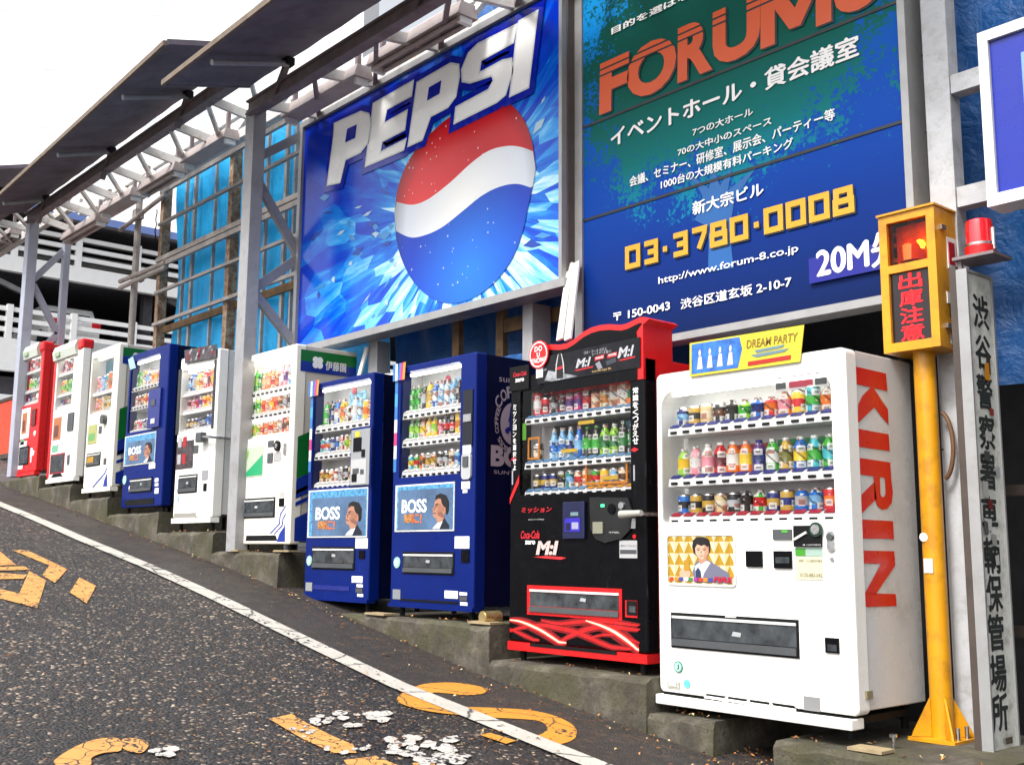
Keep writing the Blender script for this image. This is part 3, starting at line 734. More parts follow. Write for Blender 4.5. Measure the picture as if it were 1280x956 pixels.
SHM = [rgbm(190, 228, 250, rough=.2), rgbm(70, 160, 235, rough=.2), rgbm(15, 70, 190, rough=.2)]
for k, s_ in enumerate(sh):
    for fc in s_.f: MB().poly([s_.v[j] for j in fc]).build('ice_shard', SHM[k], gb)
# globe: traced on the panel plane
def gpx(u, v): q_ = PY(u, v, YP); return (q_.x, q_.z)
gq = lambda x, y: (360+x/2.2236, y/2.2236)
GC = [gq(*a) for a in [(690, 470), (676, 380), (648, 320), (607, 285), (540, 285), (460, 320), (390, 380), (335, 450), (305, 530), (297, 610), (305, 680), (325, 740), (355, 790), (395, 825), (440, 843), (490, 838), (540, 815), (590, 770), (630, 710), (655, 640), (672, 560)]]
G = smooth_loop([gpx(*a) for a in GC])
gcx = sum(q_[0] for q_ in G)/len(G); gcz = sum(q_[1] for q_ in G)/len(G)
def globe_mat(name, c_edge, c_mid, hx, hz):
    m, t, p = base_mat(name)      # printed sphere: the print itself is airbrushed
    pos = nn(t, 'ShaderNodeNewGeometry').outputs['Position']; s = nn(t, 'ShaderNodeSeparateXYZ'); t.links.new(pos, s.inputs[0])
    dx = math_(t, 'SUBTRACT', s.outputs[0], gcx+hx); dz = math_(t, 'SUBTRACT', s.outputs[2], gcz+hz)
    r = math_(t, 'SQRT', math_(t, 'ADD', math_(t, 'MULTIPLY', dx, dx), math_(t, 'MULTIPLY', dz, dz)))
    co = ramp(t, math_(t, 'ADD', r, math_(t, 'MULTIPLY', noise(t, 5, 4), .12)), [(.1, c_mid), (.85, c_edge)])
    ex_ = math_(t, 'DIVIDE', math_(t, 'SUBTRACT', s.outputs[0], gcx), .98); ez_ = math_(t, 'DIVIDE', math_(t, 'SUBTRACT', s.outputs[2], gcz), .98)
    er = math_(t, 'SQRT', math_(t, 'ADD', math_(t, 'MULTIPLY', ex_, ex_), math_(t, 'MULTIPLY', ez_, ez_)))
    co = mixrgb(t, 1, co, ramp(t, er, [(.78, 1), (1.02, .42)]), 'MULTIPLY')
    v = nn(t, 'ShaderNodeTexVoronoi'); v.inputs['Scale'].default_value = 16; t.links.new(pos, v.inputs['Vector'])
    dr = ramp(t, v.outputs['Distance'], [(.10, 1), (.16, 0)]); sp = nn(t, 'ShaderNodeSeparateColor'); t.links.new(v.outputs['Color'], sp.inputs[0])
    dr = math_(t, 'MULTIPLY', dr, ramp(t, sp.outputs[0], [(.6, 0), (.62, .55)]))
    t.links.new(mixrgb(t, dr, co, (.75, .8, .85)), p.inputs['Base Color']); p.inputs['Roughness'].default_value = .16; p.inputs['Specular IOR Level'].default_value = .3
    return m
y1 = YP-.006
upc = [gq(*a) for a in [(297, 560), (345, 570), (390, 555), (450, 510), (510, 455), (560, 420), (610, 407), (650, 410), (690, 425)]]
loc_ = [gq(*a) for a in [(297, 640), (340, 660), (380, 655), (430, 632), (490, 585), (540, 545), (590, 520), (640, 512), (690, 528)]]
def cut_fill(loop, f_lo, f_hi, name, m, off):
    """part of the globe between two heights given per x"""
    mb = MB(); xs = [q_[0] for q_ in loop]; x0, x1 = min(xs), max(xs); n = 60; cols = []
    for i in range(n+1):
        x = x0+1e-4+(x1-x0-2e-4)*i/n; zz = []
        for k in range(len(loop)):
            a, b_ = loop[k-1], loop[k]
            if (a[0]-x)*(b_[0]-x) <= 0 and a[0] != b_[0]: zz.append(a[1]+(x-a[0])/(b_[0]-a[0])*(b_[1]-a[1]))
        lo, hi = min(zz), max(zz)
        l2 = max(lo, min(hi, f_lo(x) if f_lo else lo)); h2 = min(hi, max(lo, f_hi(x) if f_hi else hi)); h2 = max(l2, h2)
        cols.append(((x, off, l2), (x, off, h2)))
    mb.strip([c[0] for c in cols], [c[1] for c in cols], 0, closed=False)
    return mb.build(name, m, gb)
def curve_fn(P):
    Q0 = sorted(gpx(*a) for a in P); Q0 = [Q0[0]]+Q0+[Q0[-1]]; Q = []
    for i in range(1, len(Q0)-2):
        p0, p1, p2, p3 = Q0[i-1:i+3]
        for j in range(8):
            t_ = j/8; Q.append(tuple(.5*((2*p1[c])+(-p0[c]+p2[c])*t_+(2*p0[c]-5*p1[c]+4*p2[c]-p3[c])*t_*t_+(-p0[c]+3*p1[c]-3*p2[c]+p3[c])*t_**3) for c in (0, 1)))
    Q = sorted(Q+[Q0[-1]])
    def f(x):
        if x <= Q[0][0]: return Q[0][1]
        for a, b_ in zip(Q, Q[1:]):
            if x <= b_[0]: k = (x-a[0])/(b_[0]-a[0]); k = k; return a[1]+k*(b_[1]-a[1])
        return Q[-1][1]
    return f
fu, fl = curve_fn(upc), curve_fn(loc_)
cut_fill(G, fu, None, 'globe_top', globe_mat('globe_red', lin(190, 8, 20), lin(228, 60, 60), -.55, .1), y1)
cut_fill(G, fl, fu, 'globe_band', globe_mat('globe_white', lin(205, 212, 222), lin(240, 240, 236), 0, 0), y1)
cut_fill(G, None, fl, 'globe_bottom', globe_mat('globe_blue', lin(6, 55, 175), lin(28, 112, 212), .1, -.5), y1)
# five slanted letters with a deep blue outline
L5 = [[(132, 345), (205, 312), (228, 318), (236, 345), (228, 395), (205, 425), (163, 445), (148, 508), (112, 516), (130, 380)],
      [(240, 290), (352, 226), (347, 268), (278, 305), (270, 345), (335, 308), (328, 362), (265, 395), (260, 425), (332, 388), (325, 418), (218, 464)],
      [(362, 232), (455, 178), (478, 182), (480, 215), (470, 270), (448, 300), (400, 325), (377, 390), (337, 408)],
      [(640, 70), (630, 120), (540, 170), (535, 205), (600, 170), (625, 165), (628, 200), (608, 265), (585, 285), (465, 345), (470, 300), (560, 252), (575, 225), (570, 212), (510, 232), (488, 228), (486, 195), (505, 150), (530, 125)],
      [(645, 62), (698, 32), (672, 245), (620, 270), (640, 90)]]
holes = {0: [(168, 360), (195, 347), (190, 385), (162, 398)], 2: [(395, 245), (430, 225), (425, 262), (390, 282)]}
pe = MB(); pw = MB(); pg_ = MB()
for i, Lp in enumerate(L5):
    P2 = [Vector(gpx(*gq(*a))) for a in Lp]
    c = sum(P2, Vector((0, 0)))/len(P2)
    pw.poly([(q_.x, y1-.006, q_.y) for q_ in P2])
    # outline ribbon around the letter
    stroke(pe, [(q_.x, q_.y) for q_ in P2], .13, onY(y1-.0022-.0006*i), 0, closed=True)
    stroke(pg_, [(q_.x, q_.y) for q_ in P2], .016, onY(y1-.0075), 0, closed=True)
    if i in holes: pe.poly([(*(lambda w: (w[0], y1-.0085, w[1]))(gpx(*gq(*a))),) for a in holes[i]])
pe.build('letter_outline', mat('letter_blue', lin(0, 24, 150), .14, var=.03), gb)
pw.build('lettering', mat('letter_white', (.84, .84, .83), .2, var=.04), gb)
pg_.build('letter_edge', mat('letter_grey', (.62, .64, .65), .25, var=.05), gb)
# posts carrying the billboard
t = thing('sign_post', 'grey steel post under the globe billboard behind the red badge', 'post', (PY(662, 420, 5.37).x, 5.4, -.5), 'posts of the billboards')
xx = PY(660, 400, 5.37).x; MB().box(xx-.055, xx+.055, 5.365, 5.55, -.5, 1.84).build('shaft', STEEL, t)
MB().box(xx-.1, xx+.1, 5.33, 5.56, -.5, -.47).build('base_plate', STEEL, t)
t = thing('sign_post', 'thin grey post under the left half of the globe billboard', 'post', (PY(470, 430, 5.4).x, 5.4, -.4), 'posts of the billboards')
xx = PY(470, 430, 5.4).x; MB().box(xx-.07, xx+.07, 5.37, 5.5, -.4, 1.84).build('shaft', STEEL, t)
MB().box(xx-.1, xx+.1, 5.33, 5.54, -.4, -.37).build('base_plate', STEEL, t)

# ---- tree billboard
YF = 5.3
fx0, fx1, fz0, fz1 = -5.33, -2.875, 1.385, 4.6
tcx = PY(905, 150, YF).x
def tree_mat():
    m, t, p = base_mat('tree_print')
    pos = nn(t, 'ShaderNodeNewGeometry').outputs['Position']; s = nn(t, 'ShaderNodeSeparateXYZ'); t.links.new(pos, s.inputs[0])
    h = math_(t, 'DIVIDE', math_(t, 'SUBTRACT', s.outputs[2], 1.38), 2.9)
    w = math_(t, 'DIVIDE', math_(t, 'SUBTRACT', s.outputs[0], fx0), fx1-fx0)
    base = ramp(t, h, [(0, lin(9, 28, 74)), (.2, lin(9, 44, 118)), (.42, lin(10, 70, 165)), (.7, lin(2, 98, 178)), (1, lin(18, 145, 205))])
    dx = math_(t, 'DIVIDE', math_(t, 'SUBTRACT', s.outputs[0], tcx-.02), 1.32); dz = math_(t, 'DIVIDE', math_(t, 'SUBTRACT', s.outputs[2], 3.25), 1.0)
    e = math_(t, 'SQRT', math_(t, 'ADD', math_(t, 'MULTIPLY', dx, dx), math_(t, 'MULTIPLY', dz, dz)))
    n1 = noise(t, 3.4, 5, .7); n2 = noise(t, 34, 7, .75)
    fld = math_(t, 'ADD', math_(t, 'MULTIPLY', n1, 1.1), math_(t, 'MULTIPLY', n2, 1.2))
    k = math_(t, 'SUBTRACT', fld, math_(t, 'MULTIPLY', e, .66))
    msk = ramp(t, k, [(.50, 0), (.56, 1)])
    green = ramp(t, h, [(.28, lin(10, 120, 150)), (.42, lin(8, 105, 105)), (.6, lin(4, 82, 70)), (.85, lin(6, 70, 62))])
    co = mixrgb(t, msk, base, green)
    t.links.new(co, p.inputs['Base Color']); p.inputs['Roughness'].default_value = .45; p.inputs['Specular IOR Level'].default_value = .1
    return m
fb = thing('billboard', 'tall blue billboard with a green tree, orange lettering and gold phone number', 'billboard', ((fx0+fx1)/2, YF, fz0))
MB().box(fx0, fx1, YF, YF+.12, fz0, fz1).build('panel', tree_mat(), fb)
mb = MB(); mb.box(fx0-.075, fx0-.002, YF-.015, YF+.16, fz0-.05, fz1).box(fx1+.002, fx1+.045, YF-.02, YF+.15, fz0-.05, fz1)
mb.box(fx0-.001, fx1+.001, YF-.018, YF+.14, fz0-.05, fz0-.003); mb.build('frame', ALU, fb)
mb = MB()
trk = [(868, 275), (880, 250), (872, 232), (845, 212), (868, 222), (886, 236), (892, 212), (900, 232), (915, 208), (910, 238), (945, 210), (918, 250), (914, 275), (913, 300), (917, 335), (885, 340), (886, 300), (882, 282)]
trk_old = [(868, 275), (880, 245), (872, 228), (850, 210), (868, 218), (884, 230), (890, 205), (900, 228), (915, 200), (912, 232), (945, 205), (922, 245), (925, 270), (918, 300), (928, 390), (845, 400), (868, 330)]
mb.poly([PY(u, v, YF-.003) for u, v in trk]); mb.build('trunk_print', mat('trunk_teal', lin(9, 84, 150), .4, var=.12), fb)
mb = MB()
for v in (158.1, 275):
    z = PY(734, v, YF).z; mb.box(fx0, fx1, YF-.006, YF-.001, z-.009, z+.009)
mb.build('panel_seam', SHADOWP, fb)
ysn = YF-.008
def wline(*a, **k):      # one part for each run of characters between clear gaps
    mb = MB(); textpx(mb, *a, **k)
    iv = sorted((min(mb.v[i][0] for i in fc), max(mb.v[i][0] for i in fc), fc) for fc in mb.f)
    hgt = max(q_[2] for q_ in mb.v)-min(q_[2] for q_ in mb.v); runs = []; end = -1e9
    for lo, hi, fc in iv:
        if not runs or lo-end > .30*hgt: runs.append([])
        runs[-1].append(fc); end = max(end, hi)
    for run in runs:
        m2 = MB()
        for fc in run: m2.poly([mb.v[i] for i in fc])
        m2.build('lettering', PRINTW, fb)
wline('目的を選ばない', 764.7, 43.8, 881, -21, ysn, bold=.03)
wline('イベントホール・貸会議室', 764, 185, 1072, 42.4, ysn, bold=.028)
wline('7つの大ホール', 866, 170.7, 940.8, 133.7, ysn, bold=.02)
wline('70の大中小のスペース', 847.3, 195.8, 964, 145.5, ysn, bold=.02)
wline('会議、セミナー、研修室、展示会、パーティー等', 787.2, 234, 1043, 134.7, ysn, bold=.02)
wline('1000台の大規模有料パーキング', 826.3, 236.9, 991, 171.8, ysn, bold=.02)
wline('新大宗ビル', 866, 269.4, 953.8, 226.6, ysn, bold=.025)
wline('http://www.forum-8.co.jp', 823, 357.8, 997.5, 304.7, ysn, bold=.008)
wline('〒 150-0043', 767, 401.5, 837, 376.6, ysn, bold=.02)
wline('渋谷区道玄坂 2-10-7', 851, 386.9, 988.8, 344.4, ysn, bold=.02)
# orange title: heavy strokes with two sliced bars on top, traced letter by letter
ot = MB(); oshd = MB()
f3 = lambda x, y: (700+x/2.7826, y/2.7826)
tz0 = PY(*f3(137, 402), ysn).z; tz1 = PY(*f3(238, 180), ysn).z
def banded(body, x0, x1, bands):
    """one heavy letter with two gaps sliced through its upper part"""
    v, f = text_pts(body, .045)
    if body == 'M':
        v = [(0, 0), (0, 1), (.24, 1), (.5, .46), (.76, 1), (1, 1), (1, 0), (.79, 0), (.79, .58), (.58, .14), (.42, .14), (.21, .58), (.21, 0)]; f = [list(range(13))]
    xs = [q_[0] for q_ in v]; zs = [q_[1] for q_ in v]; X0, X1, Z0, Z1 = min(xs), max(xs), min(zs), max(zs)
    out = []
    for lo, hi in bands:
        bm = bmesh.new(); vv = [bm.verts.new((x, y, 0)) for x, y in v]
        for q_ in f:
            try: bm.faces.new([vv[i] for i in q_])
            except ValueError: pass
        bmesh.ops.triangulate(bm, faces=bm.faces[:])
        for co, no in ((Z0+(Z1-Z0)*lo, -1), (Z0+(Z1-Z0)*hi, 1)):
            bmesh.ops.bisect_plane(bm, geom=bm.verts[:]+bm.edges[:]+bm.faces[:], plane_co=(0, co, 0), plane_no=(0, no, 0), clear_outer=True)
        for fc in bm.faces: out.append([((w.co.x-X0)/(X1-X0)*(x1-x0)+x0, (w.co.y-Z0)/(Z1-Z0)*(tz1-tz0)+tz0) for w in fc.verts])
        bm.free()
    return out
for ch, xa_, xb_ in (('F', 137, 238), ('O', 232, 404), ('R', 409, 530), ('U', 531, 697), ('M', 698, 944), ('8', 955, 1118)):
    base = lambda x: 402-.43*(x-137)
    xl_, xr_ = PY(*f3(xa_, base(xa_)), ysn).x, PY(*f3(xb_, base(xb_)), ysn).x
    for pl in banded(ch, xl_, xr_, ((-.01, .74), (.775, .86), (.895, 1.01))):
        ot.poly([(x+(z-tz0)*.03, ysn-.002, z) for x, z in pl]); oshd.poly([(x+(z-tz0)*.03+.014, ysn-.0005, z-.012) for x, z in pl])
# phone number in square cornered figures
gold = MB(); gshd = MB()
Lq = [(0, 0), (1, 0), (1, 1), (0, 1)]
SEG = {'0': [(Lq, 1)], '3': [([(0, 1), (1, 1), (1, 0), (0, 0)], 0), ([(.3, .5), (.9, .5)], 0)], '7': [([(0, 1), (1, 1), (.95, .75), (.5, 0)], 0)],
       '8': [([(.06, .5), (.94, .5), (.94, 1), (.06, 1)], 1), ([(0, 0), (1, 0), (1, .5), (0, .5)], 1)], '-': [([(.1, .45), (.9, .45)], 0)]}
A0 = PY(782, 337.5, ysn); A1 = PY(1066, 250, ysn); ph = PY(782, 309, ysn).z-A0.z
chars = '03-3780-0008'; wtot = A1.x-A0.x; adv = wtot/11.0; xcur = A0.x; zb = A0.z
for ch in chars:
    wch = adv*.86 if ch != '-' else adv*.5
    for k, (sgm, cl) in enumerate(SEG[ch]):
        pts = [(xcur+.017+a*(wch-.034), zb+.017+c*(ph-.034)) for a, c in sgm]
        stroke(gold, pts, .036, onY(ysn-.004-.0005*k), 0, closed=bool(cl))
        stroke(gshd, [(a+.009, c-.010) for a, c in pts], .036, onY(ysn-.0015-.0005*k), 0, closed=bool(cl))
    xcur += adv if ch != '-' else adv*.6
gold.build('phone_number', GOLD, fb); ot.build('title_lettering', ORANGE, fb)
gshd.build('number_shadow_print', SHADOWP, fb); oshd.build('title_shadow_print', SHADOWP, fb)
pl_ = MB(); a = PY(1012, 355, ysn-.012); c = PY(1127, 302, ysn-.012)
pl_.box(a.x, fx1+.01, ysn-.014, ysn-.006, a.z, c.z+.02).build('distance_plate', mat('plate_blue', lin(4, 14, 125), .35, var=.04), fb)
mb = MB(); a = PY(1022, 349, ysn-.016)
text(mb, '20M先', onY(ysn-.017), a.x, a.z, a.x+.52, a.z+.19, bold=.03); mb.build('plate_lettering', PRINTW, fb)

# ---- right-hand side: wall panels, white post, blue sign, tall sign
MB_ = MB().box(-2.86, -2.70, 5.50, 5.53, -1, 4.4)
for z in (.55, 1.5, 2.3, 2.75): MB_.box(-2.86, -2.70, 5.494, 5.499, z-.006, z+.006, 1)
tag(MB_.build('wall_panel', [PANELW, DARKF]), 'white jointed wall panel between the tree billboard and the white post', 'wall panel')
wp = thing('steel_post', 'white peeling steel post right of the tree billboard', 'post', (-2.7, 5.42, -.92))
MB().box(-2.775, -2.635, 5.35, 5.46, -.92, 3.6).build('shaft', WHITEP, wp, bevel=.004)
for v0, v1 in ((94, 117), (236, 261)):
    z1, z0 = PY(1190, v0, 5.36).z, PY(1190, v1, 5.36).z
    MB().box(-2.632, -1.6, 5.36, 5.45, z0, z1).build('crossbeam', WHITEP, wp)
bs = thing('sign', 'blue sign in a white metal frame cut off by the right edge', 'sign', (-1.7, 5.0, 1.64))
MB().box(-2.25, -1.0, 5.0, 5.12, 1.69, 2.45).build('panel', mat('sign_blue', lin(3, 32, 145), .3, var=.05), bs)
mb = MB(); mb.box(-2.30, -2.252, 4.98, 5.14, 1.63, 2.505).box(-2.2515, -1.0, 4.98, 5.13, 1.63, 1.688).box(-2.2515, -1.0, 4.98, 5.13, 2.452, 2.505)
mb.build('frame', mat('frame_white', (.66, .66, .65), .4, var=.08, scale=6, dirt=(.4, .36, .3), dirt_amt=.3), bs)
a = PY(1276, 66, 4.997); MB().poly([(a.x, 4.996, 1.72), (-1.2, 4.996, 1.72), (-1.2, 4.996, a.z), (a.x, 4.996, a.z)]).build('pale_patch', mat('sign_pale_blue', lin(110, 145, 190), .3), bs)

ts = thing('vertical_sign', 'tall narrow grey sign with black vertical lettering beside the yellow pole', 'sign', (-2.53, 5.28, -.94))
FACE = mat('dirty_sign_face', (.55, .56, .52), .6, var=.15, scale=7, dirt=(.22, .21, .17), dirt_amt=.6, scuff=(.15, .14, .11))
MB().box(-2.54, -2.505, 5.15, 5.395, -.93, 1.385).build('panel', FACE, ts)
mb = MB()
for y0, y1_ in ((5.135, 5.149), (5.396, 5.41)): mb.box(-2.55, -2.495, y0, y1_, -.945, 1.40)
mb.box(-2.549, -2.496, 5.1495, 5.3955, -.945, -.931).box(-2.549, -2.496, 5.1495, 5.3955, 1.386, 1.40); mb.build('frame', ALU, ts)
MB().box(-2.585, -2.551, 5.135, 5.165, -.94, 1.42).build('post', DARKF, ts)
mb = MB(); xs_ = -2.5035
vs = [390, 440, 490, 540, 590, 642, 694, 741, 790, 841, 890]; us = [1226, 1229, 1231, 1234, 1235, 1237, 1240, 1243, 1245, 1248, 1250]
for ch, u, v in zip('渋谷警察署車輌保管場所', us, vs):
    c = PX(u, v, xs_); text(mb, ch, onX(xs_), c.y-.078, c.z-.083, c.y+.078, c.z+.083, bold=.03)
mb.build('lettering', mat('sign_black', (.02, .025, .025), .5, var=.2), ts)
rg = random.Random(9); k = 0
for u, v, w_, h_, cc in ((1236, 455, .04, .1, (70, 50, 40)), (1236, 545, .07, .05, (200, 200, 195)), (1232, 612, .06, .08, (190, 190, 185)), (1238, 630, .05, .05, (120, 40, 40)), (1235, 655, .08, .06, (205, 205, 200)), (1243, 675, .05, .06, (170, 170, 165)), (1240, 515, .05, .04, (150, 60, 50)), (1233, 660, .04, .07, (95, 95, 95)), (1247, 700, .04, .05, (210, 205, 200)), (1236, 748, .035, .06, (215, 215, 212)), (1234, 570, .06, .05, (80, 80, 78)), (1248, 590, .04, .06, (180, 185, 190)), (1262, 925, .08, .03, (90, 80, 70)), (1234, 465, .05, .09, (225, 150, 20))):
    c = PX(u, v, xs_+.002+.0008*k); k += 1
    MB().poly([(c.x, c.y+dy*w_/2*rg.uniform(.8, 1.1), c.z+dz*h_/2*rg.uniform(.8, 1.1)) for dy, dz in ((-1, -1), (1, -1), (1, 1), (-1, 1))]).build('torn_sticker', rgbm(*cc), ts)
# bracket shelf and beacon
bc = thing('beacon', 'red rotating beacon on a bracket above the tall narrow sign', 'beacon', (-2.44, 5.26, 1.52))
c = PY(1226, 322, 5.26); cx_, cz_ = c.x, c.z
REDL = mat('beacon_red', (.72, .01, .02), .12, var=.15, spec=.8, coat=.5)
MB().lathe((cx_, 5.26, cz_), [(.072, 0), (.074, .05), (.068, .055)], 20).build('base', RED, bc, smooth=True)
MB().lathe((cx_, 5.26, cz_+.055), [(.070, 0), (.071, .012)], 20).build('collar', CHROME, bc, smooth=True)
MB().lathe((cx_, 5.26, cz_+.068), [(.066, 0), (.066, .09), (.062, .118), (.04, .128), (.0, .13)], 20).build('dome', REDL, bc, smooth=True)
MB().box(cx_+.066, cx_+.076, 5.25, 5.262, cz_+.03, cz_+.14).build('clip', PAPER, bc)
t = thing('bracket', 'thin rusty bracket plate under the red beacon', 'bracket', (cx_, 5.26, cz_-.02))
MB().box(cx_-.10, cx_+.11, 5.16, 5.36, cz_-.016, cz_-.001).build('plate', BROWNB, t)
MB().bar((cx_-.08, 5.2, cz_-.2), (cx_-.08, 5.2, cz_-.017), .025, .025).build('stay', BROWNB, t)

# ---- yellow exit warning signal
ys_ = thing('warning_signal', 'yellow pole mounted warning signal with lit amber lamp and red characters', 'warning signal', (-2.80, 5.25, -.895))
px_, py_ = -2.80, 5.25
MB().tube((px_, py_, -.88), (px_, py_, 1.03), .054, 24).build('pole', YELLOW, ys_, smooth=True)
MB().box(px_-.12, px_+.12, py_-.12, py_+.12, -.894, -.878).build('base_plate', YELLOW, ys_)
for k in range(4):
    d = Vector((math.cos(R_(45+90*k)), math.sin(R_(45+90*k)), 0)); nrm = Vector((-d.y, d.x, 0))*.005
    o_ = Vector((px_, py_, 0))
    P3 = [o_+d*.055+Vector((0, 0, -.876)), o_+d*.15+Vector((0, 0, -.876)), o_+d*.14+Vector((0, 0, -.85)), o_+d*.055+Vector((0, 0, -.69))]
    MB().prism([q_-nrm for q_ in P3], nrm*2).build('gusset', YELLOW, ys_)
for sx in (-1, 1):
    for sy in (-1, 1): MB().tube((px_+sx*.10, py_+sy*.045, -.877), (px_+sx*.10, py_+sy*.045, -.82), .011, 8).build('bolt', CHROME, ys_)
bx0, bx1, bz0, bz1, by0, by1 = -2.955, -2.645, 1.03, 1.757, 5.13, 5.38
# housing is a box with two front windows cut out
mb = MB(); mb.box(bx0, bx1, by0, by1, bz0, bz1, skip='f')
wz = (1.047+.03, 1.445, 1.487, 1.715)
for (z0, z1) in ((bz0, wz[0]), (wz[1], wz[2]), (wz[3], bz1)): mb.poly([(bx0, by0, z0), (bx1, by0, z0), (bx1, by0, z1), (bx0, by0, z1)])
for (x0, x1) in ((bx0, bx0+.045), (bx1-.045, bx1)):
    for z0, z1 in ((wz[0], wz[1]), (wz[2], wz[3])): mb.poly([(x0, by0, z0), (x1, by0, z0), (x1, by0, z1), (x0, by0, z1)])
for z0, z1 in ((wz[0], wz[1]), (wz[2], wz[3])):
    x0, x1 = bx0+.045, bx1-.045
    mb.strip([(x0, by0, z0), (x1, by0, z0), (x1, by0, z1), (x0, by0, z1)], [(x0, by0+.03, z0), (x1, by0+.03, z0), (x1, by0+.03, z1), (x0, by0+.03, z1)])
mb.build('housing', YELLOW, ys_)
MB().box(bx0-.006, bx1+.008, by0-.012, by1+.006, bz1+.001, bz1+.012).build('lid', YELLOW, ys_)
MB().box(bx0+.045, bx1-.045, by0+.02, by0+.03, wz[0], wz[1]).build('message_panel', mat('panel_dark', (.012, .006, .008), .2), ys_)
LED = mat('led_red', (1, .004, .010), .3, var=0, emit=.75)
mb = MB()
for ch, z in zip('出庫注意', (1.395, 1.305, 1.215, 1.125)): text(mb, ch, onY(by0+.017), px_-.062, z-.040, px_+.062, z+.040, bold=.018)
mb.build('message', LED, ys_)
amb = MB().box(bx0+.045, bx1-.045, by0+.10, by0+.11, wz[2], wz[3]); amb.build('lamp_reflector', mat('amber_inner', (.75, .16, .01), .25, var=.3, scale=18, coat=.5), ys_)
MB().lathe((px_+.035, by0+.07, wz[2]+.07), [(.0, 0), (.02, .01), (.027, .03), (.02, .05), (.0, .06)], 14).build('bulb', mat('lamp_glow', (1, .5, .08), .3, var=0, emit=12), ys_, smooth=True)
MB().lathe((px_-.01, by0+.075, wz[2]+.02), [(.06, 0), (.062, .08), (.03, .12)], 14).build('rotor', mat('amber_rotor', (.6, .12, .01), .3), ys_, smooth=True)
MB().poly([(bx0+.045, by0+.02, wz[2]), (bx1-.045, by0+.02, wz[2]), (bx1-.045, by0+.02, wz[3]), (bx0+.045, by0+.02, wz[3])]).build('amber_window', glass_mat('amber_glass', (1, .42, .06)), ys_, recalc=False)
def sidefeat(name, u0, v0, u1, v1, m, x=bx1+.003, th=0):
    a = PX(u0, v0, x); c = PX(u1, v1, x)
    return MB().box(x-.002, x+.002+th, a.y, c.y, c.z, a.z).build(name, m, ys_)
k_ = lambda x, y: (1080+x/2.655, 240+y/2.655)
sidefeat('sticker', *k_(274, 148), *k_(308, 262), PAPER); sidefeat('sticker_mark', *k_(280, 165), *k_(303, 245), rgbm(200, 20, 30), x=bx1+.006)
sidefeat('sticker', *k_(275, 330), *k_(318, 380), PAPER); sidefeat('sticker', *k_(288, 472), *k_(316, 510), rgbm(190, 200, 205))
sidefeat('latch', *k_(250, 108), *k_(265, 128), CHROME, th=.012); sidefeat('latch', *k_(270, 435), *k_(288, 455), CHROME, th=.012); sidefeat('lock', *k_(285, 375), *k_(302, 415), BLACKM, th=.01)
for (u, v, r_) in ((1166, 671, .022),):
    c = PY(u, v, py_-.055); MB().disc((px_-.022, py_-.0545, c.z), r_, 'Y').build('sticker', PAPER, ys_)
c = PY(1168, 707, py_-.055); MB().box(px_-.025, px_+.02, py_-.058, py_-.0545, c.z-.035, c.z+.035).build('sticker', PAPER, ys_)
hs_ = MB(); prev = None
for i in range(21):
    a = R_(-80+i*8); p_ = Vector((px_+.045+.06*math.cos(a), py_+.05, .55+.17*math.sin(a)))
    if prev is not None: hs_.tube(prev, p_, .012, 8)
    prev = p_
hs_.build('cable_loop', mat('cable_brown', (.12, .055, .02), .6), ys_, smooth=True)

